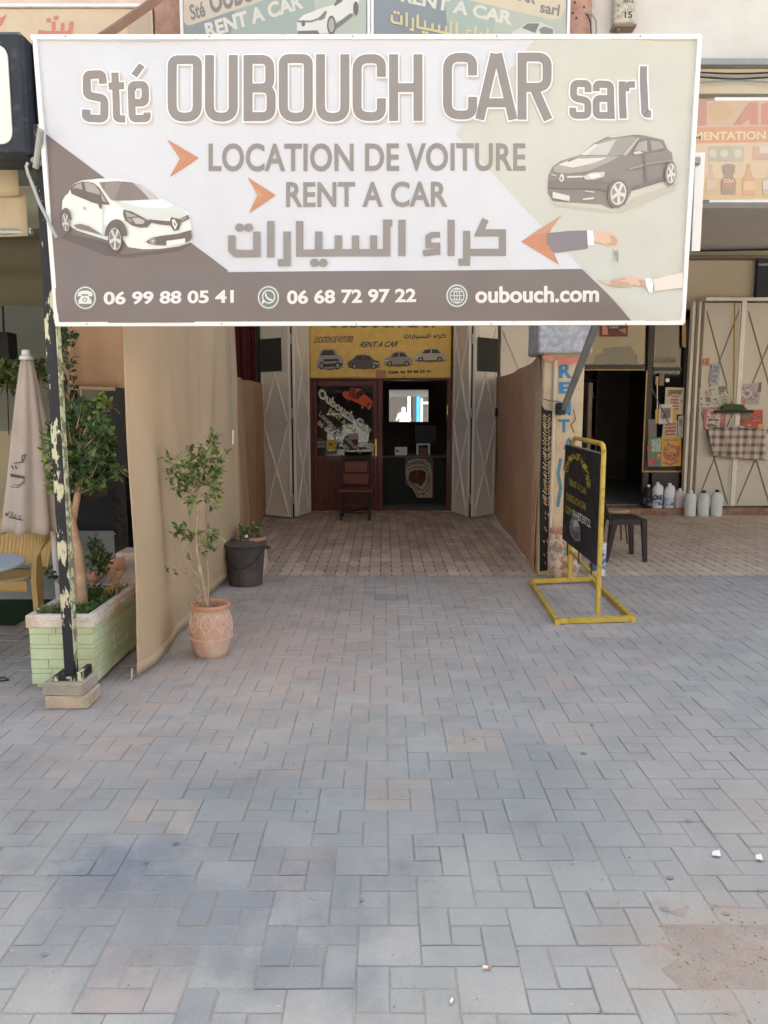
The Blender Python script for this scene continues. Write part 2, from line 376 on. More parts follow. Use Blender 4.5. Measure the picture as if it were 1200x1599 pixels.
M['cloth_plaid'] = None
M['black_rubber'] = mat('tyre_rubber', (.02, .02, .02), .8, .1, 5)
M['car_paint'] = mat('silver_white_paint', (.7, .72, .72), .25, .02, 2, coat=.6)
M['cloth'] = mat('cloth_any', (1, 1, 1), .9, .12, 8, usecol='attr')
M['skin'] = mat('skin', S(170, 120, 95), .6, .08, 10)
M['leaf_dry'] = mat('dry_stems', S(176, 140, 108), .9, .2, 20)

# ================================================================== GROUND
g = MB().grid(lambda u, v: (-150 + 300 * u, -150 + 300 * v, -.012), 6, 6).build('ground', M['asphalt'], kind='structure')
UX, UY = .0945, .0875
P0 = gnd(710, 1512)
pav = bpy.data.objects.new('pavement', None); link(pav); pav['kind'] = 'structure'; ORG['pavement'] = Vector()
MB().grid(lambda u, v: (-7 + 14 * u, -1.5 + 8.84 * v, -.0048 + .0068 + .0022 * noise.noise(Vector((u * 40, v * 30, 0)))), 90, 60).build('sand_bed', M['sand'], pav)
dc = gnd(1165, 1500)
MB().add([(dc.x + .27 * math.cos(a * .2618) * (1 + .2 * noise.noise(Vector((a, 0, 0)))), dc.y + .25 * math.sin(a * .2618), .0052 + .001 * math.sin(a)) for a in range(24)] + [(dc.x, dc.y, .006)], [(a, (a + 1) % 24, 24) for a in range(24)]).build('dirt_patch', mat('brown_dirt', S(144, 132, 124), 1, .15, 6, S(150, 144, 140), 9, .6, .15, bump=.8, bscale=90), pav, kind='stuff')
pb = MB(); random.seed(77)
for k in range(150):
    a, r_ = random.random() * 6.28, random.random() ** .7 * .25; x, y, s_ = dc.x + r_ * math.cos(a), dc.y + r_ * math.sin(a), random.uniform(.001, .0036)
    pb.box(x - s_, x + s_, y - s_ * .8, y + s_ * .8, .005, .006 + s_, m=None, bev=s_ * .4)
pb.build('rubble', M['sand'], pav, kind='stuff')
def paver_mesh(name, w_, d_):
    b = .0035; z0, z1, z2 = -.008, .0035, .006; hw, hd = w_ / 2, d_ / 2
    v = [(-hw, -hd, z0), (hw, -hd, z0), (hw, hd, z0), (-hw, hd, z0), (-hw, -hd, z1), (hw, -hd, z1), (hw, hd, z1), (-hw, hd, z1),
         (-hw + b, -hd + b, z2), (hw - b, -hd + b, z2), (hw - b, hd - b, z2), (-hw + b, hd - b, z2)]
    f = []
    for a in (0, 4):
        for k in range(4): f.append((a + k, a + (k + 1) % 4, a + 4 + (k + 1) % 4, a + 4 + k))
    f.append((8, 9, 10, 11)); return v, f
PIECES = [(0, 0, 2, 2), (2, -1, 1, 2), (3, -1, 2, 1), (4, 0, 1, 2), (2, 1, 2, 1), (3, 0, 1, 1)]
def vis(x, y):
    dz = -1.6; fwd = y * CP - dz * SP; up = y * SP + dz * CP
    if fwd < .3: return None
    px = 600 + 1200 * x / fwd; py = 800 - 1200 * up / fwd
    return (px, py) if -40 < px < 1240 and -40 < py < 1640 else None
def dirt(x, y):
    c = gnd(1165, 1500); return ((x - c.x) / .21) ** 2 + ((y - c.y) / .2) ** 2 < 1 + .6 * noise.noise(Vector((x * 9, y * 9, 3)))
stain_c = gnd(330, 1430); pinkish = [gnd(860, 1078), gnd(735, 1135), gnd(630, 1235), gnd(470, 1350), gnd(130, 1195), gnd(600, 935), gnd(215, 1530), gnd(1175, 1250), gnd(900, 1010), gnd(440, 1060), gnd(520, 1020)]
pieces = []
for i in range(-70, 70):
    for j in range(-90, 90):
        bx = i * 3 - j * 2; by = i * 2 + j * 3
        cx0 = P0.x + (bx + 3.5) * UX; cy0 = P0.y - (by + .5) * UY
        if abs(cx0) > 7.2 or cy0 < -1.6 or cy0 > 7.6: continue
        pink = min((Vector((cx0, cy0, 0)) - p).length for p in pinkish) < .2
        rb = random.random(); blockpink = pink or rb < .035
        for k, (a, b, w_, d_) in enumerate(PIECES):
            x0, x1 = bx + a, bx + a + w_; y0, y1 = by + b, by + b + d_
            X0 = P0.x + x0 * UX; X1 = P0.x + x1 * UX; Y1 = P0.y - y0 * UY; Y0 = P0.y - y1 * UY
            if Y1 > 7.30:
                if Y0 > 7.24: continue
                Y1 = 7.30
            if Y0 < -1.45 or abs(X0) > 6.9: continue
            cx, cy = (X0 + X1) / 2, (Y0 + Y1) / 2
            if dirt(cx, cy): continue
            q = random.uniform(.965, 1.03)
            c = Vector(S(139, 144, 146)) if k else Vector(S(144, 148, 149))
            n1 = noise.noise(Vector((cx * .7, cy * .5, 1.3)))
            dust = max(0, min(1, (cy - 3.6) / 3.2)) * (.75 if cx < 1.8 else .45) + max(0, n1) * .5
            c = c.lerp(Vector(S(176, 160, 152)), min(.85, dust)) * (1 + .16 * max(0, min(1, (cy - 3) / 3)))  # pinkish dust, plus a gain with distance offsetting the dim light there
            if blockpink and k: c = Vector(S(*random.choice([(158, 150, 146), (160, 153, 146), (156, 147, 144), (153, 149, 147)])))
            ds = max(0, 1 - math.hypot((cx - stain_c.x) / .8, (cy - stain_c.y) / .6))
            if k and random.random() < ds * 1.6: c = c.lerp(Vector(S(110, 118, 128)), random.uniform(.1, .45))
            elif random.random() < .05: c = c.lerp(Vector(S(134, 137, 142)), .5)
            c *= q
            pieces.append((vis(cx, cy), cx, cy, X1 - X0, Y1 - Y0, tuple(c)))
inview = sorted([p for p in pieces if p[0]], key=lambda p: -p[3] * p[4] / max(.5, (p[2] ** 2 + p[1] ** 2)) ** 1.5)
near = inview[:296]; nearset = set(id(p) for p in near)
pm = {}
for p in near:
    _, cx, cy, w_, d_, c = p; J = .0019
    key = (round(w_, 3), round(d_, 3))
    if key not in pm:
        v, f = paver_mesh('paver', w_ - J * 2, d_ - J * 2); me = bpy.data.meshes.new('paver'); me.from_pydata(v, [], f); me.materials.append(M['paver']); pm[key] = me
    o = link(bpy.data.objects.new('paver', pm[key]), pav); o.location = (cx + random.uniform(-1, 1) * .0012, cy + random.uniform(-1, 1) * .0012, random.uniform(-.0022, .0012))
    o.rotation_euler = (random.gauss(0, .006), random.gauss(0, .006), random.gauss(0, .006)); o.color = (*c, 1)
mb = MB()
for p in pieces:
    if id(p) in nearset: continue
    _, cx, cy, w_, d_, c = p; J = .0019; v, f = paver_mesh('x', w_ - J * 2, d_ - J * 2)
    m = Matrix.Translation((cx, cy, random.uniform(-.002, .0012))) @ Matrix.Rotation(random.gauss(0, .006), 4, 'X') @ Matrix.Rotation(random.gauss(0, .006), 4, 'Y')
    mb.add([m @ Vector(q) for q in v], f, c)
mb.build('paver_field', M['paver_far'], pav, kind='stuff', normals=False)
# ---- patio paving under the arcade: toothed interlocking pavers, 0.11 x 0.235
fl = bpy.data.objects.new('patio_floor', None); link(fl); fl['kind'] = 'structure'; ORG['patio_floor'] = Vector()
MB().grid(lambda u, v: (-7 + 16 * u, 7.30 + 4.95 * v, -.003), 8, 4).build('grout_bed', M['tilegrout'], fl)
def uni():
    a, b = .0545, .1165; e = .0135
    pts = [(-a + e, -b), (a - e, -b), (a, -b + .04), (a + .001, -.04), (a, 0), (a + .001, .04), (a, b - .04), (a - e, b), (-a + e, b), (-a, b - .04), (-a + .001, .04), (-a + .002, 0), (-a + .001, -.04), (-a, -b + .04)]
    z1, z2 = .002, .0045; n = len(pts)
    v = [(x, y, -.006) for x, y in pts] + [(x, y, z1) for x, y in pts] + [(x * .95, y * .975, z2) for x, y in pts]
    f = [(r_ * n + k, r_ * n + (k + 1) % n, (r_ + 1) * n + (k + 1) % n, (r_ + 1) * n + k) for r_ in (0, 1) for k in range(n)]
    f += [tuple(2 * n + i for i in t) for t in ((0, 1, 2, 3, 4, 11, 12, 13), (4, 5, 6, 7, 8, 9, 10, 11))]
    return v, f
uv_, uf_ = uni(); ume = bpy.data.meshes.new('floor_tile'); ume.from_pydata(uv_, [], uf_); ume.materials.append(M['tile_near'])
mb = MB(); cnt = 0
tl_ = []
for i in range(-60, 82):
    for j in range(21):
        x = i * .111 + .02; y = 7.425 + j * .2365 + (.0 if i % 2 else .118) * 0
        if y > 12.2 or x > 8.4 or x < -6: continue
        q = random.uniform(.86, 1.1); n1 = noise.noise(Vector((x * 1.3, y * .9, 7)))
        c = Vector(S(212, 192, 174)).lerp(Vector(S(184, 162, 146)), max(0, min(1, .35 + n1))) * q
        if (i * 7 + j // 3) % 5 == 0: c = c.lerp(Vector(S(178, 152, 140)), .6)
        if x > 2: c = c.lerp(Vector(S(206, 186, 166)), .5)
        tl_.append((vis(x, y), x, y, tuple(c)))
nr = sorted([t for t in tl_ if t[0] and t[0][0] > 340 and (t[1] > -1.5)], key=lambda t: t[2] + .15 * abs(t[1]))[:290]; ns = set(id(t) for t in nr)
for t in tl_:
    _, x, y, c = t; z = random.uniform(-.0015, .001)
    if id(t) in ns:
        o = link(bpy.data.objects.new('floor_tile', ume), fl); o.location = (x, y, z); o.rotation_euler = (random.gauss(0, .005), random.gauss(0, .005), random.gauss(0, .008)); o.color = (*c, 1)
    else:
        m = Matrix.Translation((x, y, z)) @ Matrix.Rotation(random.gauss(0, .005), 4, 'X'); mb.add([m @ Vector(q) for q in uv_], uf_, c)
mb.build('tile_field', M['tile_far'], fl, kind='stuff', normals=False)
# cafe carpet
MB().box(-7, -2.75, 5.55, 12.1, .0065, .0145).build('carpet', M['carpet'], kind='structure')

# ================================================================== BUILDING
bd = thing('arcade_building', 'pale plastered building with shops recessed behind its ground floor arcade', 'building', (0, 7.3, 0))
mb = MB()
YW = 12.15
def wall(x0, x1, z0, z1, mb=mb): mb.box(x0, x1, YW, YW + .25, z0, z1)
wall(-16, -1.205, 0, 4.0); wall(-1.205, 1.075, 3.06, 4.0); wall(1.075, 3.06, 0, 4.0); wall(3.06, 4.82, 3.14, 4.0); wall(4.82, 16, 0, 4.0)
mb.build('rear_wall', M['beige_wall'], bd)
MB().box(-16, 16, 7.3, 20, 4.0, 8.9).build('upper_storey', M['white_wall'], bd)
MB().box(-16, -2.0, 7.27, 7.299, 4.05, 8).build('fascia_plaster', M['pink_wall'], bd)
def xs(px, Y, py): return at(px, py, Y).x
for a, b in ((241, 284), (889, 925)):
    x0, x1 = xs(a, 7.2, 30), xs(b, 7.2, 30)
    pl = MB().box(x0, x1, 7.2, 7.30, 4.0, 9, bev=.01).build('pilaster', M['pink_column'], bd)
    if a > 800:
        hb = MB()
        for k in range(9):
            hx = random.uniform(x0 + .02, x1 - .02); hz = random.uniform(4.7, 5.2); hb.box(hx - .008, hx + .008, 7.196, 7.2, hz - .008, hz + .01)
        hb.build('chipped_hole', M['maroon'], pl, kind='stuff')
# ledge over the grocer
zL0, zL1 = at(1150, 150, 7.2).z, at(1150, 107, 7.2).z
MB().box(2.2, 16, 7.12, 7.298, zL1, zL1 + .05).build('ledge', M['steel'], bd)
MB().box(2.2, 16, 7.2, 7.298, zL0 + .02, zL1 - .003).build('ledge_band', M['beige_wall'], bd)
MB().box(4.6, 16, 11.95, 12.149, 3.86, 3.9).build('wall_line', M['dull_bar'], bd)
for a, b in ((-2.25, -1.86),):
    MB().box(a, b, 7.31, 7.7, 0, 3.998, bev=.01).build('pillar', M['pillar_cream'], bd)
px0, px1 = 1.495, 1.88
pil = MB().box(px0, px1, 7.31, 7.7, 0, 3.998, bev=.012).build('pillar', M['pillar_cream'], bd); pil['label'] = 'cream pillar painted with tall blue letters'
zc = at(870, 553, 7.3).z
MB().box(px0 - .07, px1 + .045, 7.22, 7.75, zc, 3.997, bev=.015).build('capital', M['capital'], pil)
MB().tube([(at(866, 640, 7.28).x, 7.285, 0), (at(866, 640, 7.28).x, 7.285, zc - .06)], .018).build('drain_pipe', M['pvc'], pil)
# herringbone mural, black with cream strokes
sp_ = Surf((px0, 7.3095, 1), (1, 0, 0), (0, -1, 0)); pr = Print(sp_, .001)
pr.poly([(846, 632), (851, 640), (863, 642), (864, 790), (864, 890), (843, 893), (843, 760), (845, 700)], S(44, 40, 38))
for k in range(34):
    yy = 648 + k * 4.2 + random.uniform(-1, 1)
    if yy > 790: break
    for sgn in (-1, 1):
        x0_ = 854.5 + sgn * 1.0; pr.stroke([(x0_, yy + 3), (x0_ + sgn * random.uniform(3.5, 6.5), yy - random.uniform(1, 3.5))], random.uniform(.9, 1.8), S(186, 164, 130))
for k in range(26):
    x_ = random.uniform(846, 862); yy = random.uniform(790, 880); pr.poly([(x_, yy), (x_ + random.uniform(1, 5), yy + random.uniform(-2, 2)), (x_ + random.uniform(0, 3), yy + random.uniform(2, 7))], S(196, 172, 148))
pr.poly([(870, 560), (902, 558), (903, 566), (868, 572)], S(206, 124, 112)); pr.poly([(846, 556), (863, 556), (864, 566), (848, 562)], S(200, 130, 118))
pr.build('painted_mural', pil, M['paint_letters'])
pr = Print(sp_, .0012); BL = S(70, 130, 170)
pr.box_text('R', 873, 568, 894, 591, BL, bold=.04); pr.box_text('E', 873, 597, 893, 615, BL, bold=.04)
pr.box_text('N', 872, 627, 892, 649, BL, bold=.04); pr.box_text('T', 872, 655, 890, 676, BL, bold=.03)
pr.box_text('A', 880, 684, 898, 702, BL, bold=.03)
pr.stroke([(876, 716), (872, 740), (876, 762), (871, 792)], 5, S(90, 130, 150)); pr.stroke([(884, 712), (880, 735)], 2, S(150, 120, 70)); pr.stroke([(896, 640), (899, 655), (892, 664), (897, 676)], 1.6, S(120, 80, 60))
pr.build('painted_letters', pil, M['paint_letters'])
# rooms behind the fronts
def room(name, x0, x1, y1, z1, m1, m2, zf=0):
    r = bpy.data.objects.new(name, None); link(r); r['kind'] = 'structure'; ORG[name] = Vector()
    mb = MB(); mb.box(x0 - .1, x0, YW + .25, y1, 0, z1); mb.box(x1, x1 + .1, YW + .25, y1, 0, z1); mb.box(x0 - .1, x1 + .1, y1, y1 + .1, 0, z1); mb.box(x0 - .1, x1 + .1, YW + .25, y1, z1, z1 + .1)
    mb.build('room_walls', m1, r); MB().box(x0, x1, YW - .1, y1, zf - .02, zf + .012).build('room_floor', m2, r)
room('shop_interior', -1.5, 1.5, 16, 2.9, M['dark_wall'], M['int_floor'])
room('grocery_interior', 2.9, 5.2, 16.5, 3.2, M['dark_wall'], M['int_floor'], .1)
# threshold and steps
MB().box(-1.2, 1.07, 11.88, 12.05, .0, .035, bev=.006).build('threshold', M['step'], bd)
st = MB().box(3.02, 9, 11.62, 12.149, 0, .1, bev=.01).build('step', M['step'], bd)
MB().box(1.2, 2.95, 12.0, 12.149, 0, .1).build('skirting', M['step'], bd)

# ================================================================== UPPER SIGNS
def slab(name, label, cat, pts, Y, th, m, parent=None):
    P = [at(x, y, Y) for x, y in pts]
    if parent: return MB().prism(P, (0, th, 0)).build(name, m, parent)
TEAL = S(112, 134, 140); CRM = S(196, 184, 156)
for side in (0, 1):
    lab = ('blue grey rental sign with white car, above the banner on its left half', 'blue grey rental sign with yellow Arabic words, above the banner on its right half')[side]
    xa, xb = ((286, 574), (584, 886))[side]; Ys = 7.08
    z0, z1 = 4.35, 5.9; X0, X1 = at(xa, 20, Ys).x, at(xb, 20, Ys).x
    t = thing('upper_sign', lab, 'sign', ((X0 + X1) / 2, Ys, z0), 'rental signs on the upper wall')
    MB().box(X0, X1, Ys, Ys + .05, z0, z1).build('sign_panel', mat('grey_blue_panel', S(140, 150, 156), .6), t)
    fr = MB()
    for a, b in ((X0 - .025, X0), (X1, X1 + .025)): fr.box(a, b, Ys - .012, Ys + .05, z0, z1)
    fr.build('sign_edge', M['white_frame'], t)
    pr = Print(Surf(((X0 + X1) / 2, Ys, 5), (1, 0, 0), (0, -1, 0)), .002)
    W_ = S(210, 208, 200)
    if side == 0:
        pr.poly([(287, -60), (573, -60), (573, 56), (287, 56)], S(128, 138, 150)); pr.poly([(380, -60), (572, -60), (572, 56), (360, 56)], S(150, 166, 164)); pr.poly([(480, -60), (572, -60), (572, 56), (500, 56)], S(176, 184, 176))
        pr.poly([(287, -60), (460, -60), (420, -2), (300, 39), (292, 40), (287, 34)], S(196, 184, 168))
        pr.text('Sté', (295, 8), (318, 1), (299, 33), S(120, 116, 124), bold=.03); pr.text('OUBOUCH', (325, -12), (446, -50), (330, 23), S(116, 112, 118), bold=.04)
        pr.text('RENT A CAR', (319, 37), (470, -11), (324, 61), W_, bold=.04)
        pr.poly([(464, 34), (474, 24), (500, 14), (520, 8), (530, -8), (560, -12), (561, 4), (550, 22), (540, 30), (525, 35), (520, 52), (470, 54), (464, 48)], S(216, 216, 214))
        pr.poly([(521, 8), (529, -4), (536, 2), (524, 10)], S(100, 102, 106)); pr.stroke([(465, 34), (486, 34), (498, 30), (510, 18)], 3, S(110, 112, 116)); pr.circ((474, 37), 3, 5, S(96, 96, 100)); pr.poly([(496, 30), (511, 18), (508, 29), (500, 33)], S(120, 122, 126)); pr.poly([(466, 49), (496, 48), (500, 54), (466, 54)], S(96, 98, 104))
        pr.circ((518, 40), 7, 15, S(90, 92, 98)); pr.circ((518, 40), 4.5, 11, S(160, 162, 164)); pr.circ((556, 14), 4, 11, S(90, 92, 98)); pr.poly([(525, 38), (548, 21), (552, 25), (525, 46)], S(110, 112, 116))
    else:
        pr.poly([(585, -60), (885, -60), (885, 56), (585, 56)], S(124, 134, 148)); pr.poly([(690, -60), (884, -60), (884, 56), (700, 56)], S(158, 174, 170)); pr.poly([(790, -60), (884, -60), (884, 56), (770, 56)], S(172, 180, 170))
        pr.poly([(700, -60), (884, -60), (884, 12), (876, 28), (862, 31), (845, 27), (720, -2)], S(204, 192, 170))
        pr.text('OUBOUCH CAR', (700, -52), (838, -18), (698, -26), S(120, 116, 118), bold=.04); pr.text('sarl', (845, 2), (875, 8), (843, 20), S(120, 118, 120), bold=.03)
        pr.text('RENT A CAR', (629, -18), (802, 19), (626, 3), W_, bold=.04)
        pr.poly([(800, 50), (812, 44), (822, 36), (845, 35), (865, 44), (868, 56), (800, 56)], S(200, 200, 196)); pr.poly([(815, 44), (824, 37), (843, 37), (836, 52)], S(110, 112, 118)); pr.poly([(842, 46), (850, 42), (864, 46), (864, 56), (846, 56)], S(120, 122, 126))
    AR = pr; t['_'] = 0; del t['_']
    pr.fade(S(186, 180, 160), .14)
    if side == 1: SIGN1 = (pr, t)
    else: pr.build('printed_face', t)
# Arabic words as strokes, traced from the big banner (crop pixels); mapped by fn to photo pixels
def arabic(pr, fn, wd, col, k=1.0):
    def st(p, w_=25): pr.stroke([fn(x, y) for x, y in p], wd * w_ / 25, col)
    def pg(p): pr.poly([fn(x, y) for x, y in p], col)
    st([(1058, 330), (1036, 379), (1119, 379), (1119, 449), (985, 449)]); st([(990, 372), (990, 484), (960, 484)])
    st([(934, 332), (934, 462)])
    st([(894, 386), (866, 386), (852, 394), (852, 424), (895, 424)], 20); st([(833, 452), (895, 446)], 22)
    st([(757, 332), (757, 462)]); st([(722, 344), (702, 344), (702, 450), (640, 450), (540, 450), (530, 450), (388, 452), (388, 336)])
    st([(655, 388), (655, 440)]); st([(590, 388), (590, 440)]); st([(528, 388), (528, 440)]); st([(457, 374), (457, 440)])
    st([(343, 374), (343, 486), (310, 486)]); st([(284, 336), (284, 467)])
    st([(144, 388), (144, 440), (158, 453), (234, 453), (234, 374)])
    for x, y in ((442, 487), (474, 487), (172, 360), (205, 360)):
        pg([(x + 15 * math.cos(a * math.pi / 8), y + 15 * math.sin(a * math.pi / 8)) for a in range(16)])
pr, t = SIGN1
arabic(pr, lambda x, y: (610 + (x - 130) * .165, 14 + (x - 130) * .034 + (y - 330) * .17), 3.6, S(206, 192, 150))
pr.build('printed_face', t)
# ================================================================== right hand: grocer's sign, meter
Yg = 7.05
t = thing('grocery_sign', 'faded orange grocery sign printed with bottles and packets, on the upper right', 'sign', (4.2, Yg, 3.45))
gx0, gz0, gz1 = 2.86, at(1150, 316, Yg).z, at(1150, 152, Yg).z
MB().box(gx0, 7.5, Yg, Yg + .2, gz0, gz1).build('sign_panel', M['white_frame'], t)
pr = Print(Surf((4.2, Yg, 3.8), (1, 0, 0), (0, -1, 0)), .002)
pr.poly([(1060, 160), (1330, 160), (1330, 309), (1060, 313)], S(206, 170, 146)); pr.poly([(1060, 158), (1330, 156), (1330, 198), (1060, 200)], S(196, 158, 136))
pr.poly([(1090, 158), (1104, 158), (1104, 196), (1090, 197)], S(176, 100, 94)); pr.circ((1124, 174), 20, 16, S(190, 150, 110)); pr.poly([(1146, 195), (1172, 160), (1184, 160), (1184, 195), (1172, 195), (1170, 186), (1158, 196)], S(186, 100, 92)); pr.poly([(1189, 195), (1189, 164), (1200, 159), (1240, 159), (1240, 195)], S(186, 96, 90)); pr.stroke([(1146, 196), (1172, 160)], 1.6, S(120, 90, 70))
pr.poly([(1060, 200), (1330, 196), (1330, 220), (1060, 225)], S(202, 124, 92)); pr.text('ALIMENTATION', (1054, 207), (1196, 205), (1054, 220), S(222, 206, 160), bold=.03)
pr.poly([(1060, 225), (1330, 220), (1330, 309), (1060, 313)], S(212, 184, 156)); pr.poly([(1062, 280), (1330, 276), (1330, 308), (1062, 312)], S(206, 170, 122))
for x0_, x1_, c in ((1106, 1120, (170, 168, 150)), (1120, 1142, (160, 164, 150)), (1144, 1162, (172, 172, 160))):
    pr.poly([(x0_, 229), (x1_, 228), (x1_, 252), (x0_, 253)], S(*c)); pr.circ(((x0_ + x1_) / 2, 240), 6, 6, S(196, 196, 184))
pr.poly([(1176, 229), (1210, 228), (1210, 250), (1176, 250)], S(196, 150, 136)); pr.poly([(1186, 229), (1205, 229), (1205, 240), (1186, 240)], S(214, 200, 194))
def pbottle(x, y0, y1, hw, c1, c2, cap=None):
    pr.poly([(x - hw * .3, y0), (x + hw * .3, y0), (x + hw * .35, y0 + 12), (x + hw, y0 + 24), (x + hw, y1), (x - hw, y1), (x - hw, y0 + 24), (x - hw * .35, y0 + 12)], S(*c1))
    pr.poly([(x - hw, y1 - 22), (x + hw, y1 - 22), (x + hw, y1 - 8), (x - hw, y1 - 8)], S(*c2))
pbottle(1110, 257, 304, 7, (196, 160, 140), (206, 178, 150)); pbottle(1169, 257, 306, 9, (206, 140, 104), (214, 176, 140)); pbottle(1205, 262, 304, 14, (184, 170, 170), (206, 196, 194))
pr.poly([(1128, 259), (1134, 257), (1142, 257), (1148, 259), (1147, 270), (1144, 275), (1149, 284), (1148, 304), (1126, 304), (1126, 284), (1132, 275), (1129, 270)], S(120, 96, 90)); pr.poly([(1128, 282), (1147, 282), (1147, 296), (1128, 296)], S(160, 96, 84)); pr.box_text('COLA', 1130, 280, 1146, 286, S(214, 200, 190), bold=.02)
pr.fade(S(206, 190, 168), .42)
pr.build('printed_face', t)

# ================================================================== MAIN BANNER
BU = S(136, 132, 132)          # brown grey of the lettering, lens haze put into the colour
DK = S(118, 109, 108)            # brown field, lightened by the same haze
WH = S(197, 200, 209); SD = S(188, 189, 183); OR_ = S(184, 130, 104)
Pt, Pb = at(574, 60, 3.94), at(578, 508, 4.0)
Vb = (Pt - Pb).normalized(); Nb = Vector((1, 0, 0)).cross(Vb); Nb = Nb if Nb.y < 0 else -Nb
BS = Surf((Pt + Pb) / 2, (1, 0, 0), Nb)
bn = thing('banner', 'big white and brown car rental banner stretched in a white frame', 'banner', tuple(BS.P))
ULx, ULy = BS.px(58, 62); URx, URy = BS.px(1091, 62); DLx, DLy = BS.px(93, 505); DRx, DRy = BS.px(1063, 502)
hw_, hh_ = (URx - ULx) / 2, (ULy - DLy) / 2
def bdisp(u, v):
    # soft drag folds from the corners and a sag along the lower hem
    d = .003 * math.sin(u * 2.6 + v * 2) + .002 * math.sin(u * 4.5 - v * 4)
    d += .016 * math.exp(-((v + hh_ - .11 - .035 * math.cos(u * 1.3)) / .09) ** 2) + .005 * math.sin(u * 5.2 + v * 9) * math.exp(-((v + hh_) / .35) ** 2)
    for cx, cy, ax in ((-hw_, hh_, -.55), (hw_, hh_, -2.4), (hw_, -hh_, 2.5), (-hw_, -hh_, .6)):
        r = math.hypot(u - cx, v - cy); a = math.atan2(v - cy, u - cx)
        d += .013 * math.exp(-((r - .45) / .3) ** 2) * math.sin((a - ax) * 7) * min(1, r / .3) ** 2
    return d
def bprint(name):
    p = Print(BS, .0012 if name == 'fields' else .003); p.disp = bdisp; p.grid = .035; return p
mbk = Print(BS, 0); mbk.disp = bdisp; mbk.grid = .035
mbk.poly([(58, 62), (1091, 62), (1063, 502), (93, 505)], WH)
sheet = mbk.build('vinyl_sheet', bn)
p = bprint('fields')
p.poly([(820, 62), (1090, 62), (1063, 502), (986, 502), (712, 216), (836, 62)][0:0] + [(836, 62), (1090.5, 62), (1063, 502), (986, 502), (712, 210)], SD)
p.poly([(68, 212), (336, 407), (355, 425), (908, 421), (986, 502), (93, 505)], DK)
p.poly([(64, 212), (355, 425), (93, 425)][0:0] + [(66, 211), (70, 208), (358, 424), (340, 424)], DK)
p.build('printed_fields', bn)
# title drawn with strokes
def roundpath(pts, r, n=4):
    out = []
    for i, q in enumerate(pts):
        q = Vector(q)
        if i in (0, len(pts) - 1): out.append(tuple(q)); continue
        a = Vector(pts[i - 1]); b = Vector(pts[i + 1]); da = (a - q); db = (b - q); rr = min(r, da.length * .47, db.length * .47)
        p0 = q + da.normalized() * rr; p1 = q + db.normalized() * rr
        for k in range(n + 1):
            t = k / n; out.append(tuple(p0 * (1 - t) ** 2 + q * 2 * t * (1 - t) + p1 * t * t))
    return out
def letter(ch, x0, x1, y0, y1, w_):
    h = w_ / 2; a, b, c, d = x0 + h, x1 - h, y0 + h, y1 - h; m = (y0 + y1) / 2; r = (b - a) * .62
    if ch == 'O':
        q = roundpath([((a + b) / 2, c), (b, c), (b, d), (a, d), (a, c), ((a + b) / 2, c)], r, 6); return [q[:-1]], True
    if ch == 'U': return [roundpath([(a, y0), (a, d), (b, d), (b, y0)], r, 6)], False
    if ch == 'B': return [[(a, y0), (a, y1)], roundpath([(a + h * .8, c), (b - 2, c), (b - 2, m), (a + h * .8, m)], r, 5), roundpath([(a + h * .8, m + .1), (b, m + .1), (b, d), (a + h * .8, d)], r, 5)], False
    if ch == 'C': return [roundpath([(b, y0 + (y1 - y0) * .34), (b, c), (a, c), (a, d), (b, d), (b, y1 - (y1 - y0) * .34)], r, 6)], False
    if ch == 'H': return [[(a, y0), (a, y1)], [(b, y0), (b, y1)], [(a + h * .8, m), (b - h * .8, m)]], False
    if ch == 'A': return [[(a - 2, y1), ((x0 + x1) / 2 - 2, y0 + 1)], [(b + 2, y1), ((x0 + x1) / 2 + 2, y0 + 1)], [(x0 + w_ * 1.0, y1 - 26), (x1 - w_ * 1.0, y1 - 26)]], False
    if ch == 'R': return [[(a, y0), (a, y1)], roundpath([(a + h * .8, c), (b - 1, c), (b - 1, m + 2), (a + h * .8, m + 2)], r, 5), [((a + b) / 2, m + 6), (b + 1, y1)]], False
spec = [('O', 263, 316, 87, 191), ('U', 321, 372, 87, 191), ('B', 381, 431, 87, 190), ('O', 436, 489, 86, 191), ('U', 494, 546, 86, 191), ('C', 551, 603, 86, 190), ('H', 608, 660, 86, 190), ('C', 692, 745, 84, 188), ('A', 744, 806, 84, 188), ('R', 808, 862, 84, 188)]
p = bprint('t'); LW = 14
for layer, col, ex, off in ((0, S(180, 178, 180), 2, (3, 4)), (1, S(232, 232, 236), 4.5, (0, 0)), (2, BU, 0, (0, 0))):
    for li, L_ in enumerate(spec):
        p.n = layer * 6 + (li % 2) * 3
        st, cl = letter(*L_[:5], LW)
        for q in st:
            q = [(x + off[0], y + off[1]) for x, y in q]
            if not cl and ex and len(q) >= 2:     # lengthen the ends so the outline closes round them
                a, b = Vector(q[0]), Vector(q[1]); q[0] = tuple(a + (a - b).normalized() * ex / 2 * .9); a, b = Vector(q[-1]), Vector(q[-2]); q[-1] = tuple(a + (a - b).normalized() * ex / 2 * .9)
            p.stroke(q, LW + ex, col, closed=cl)
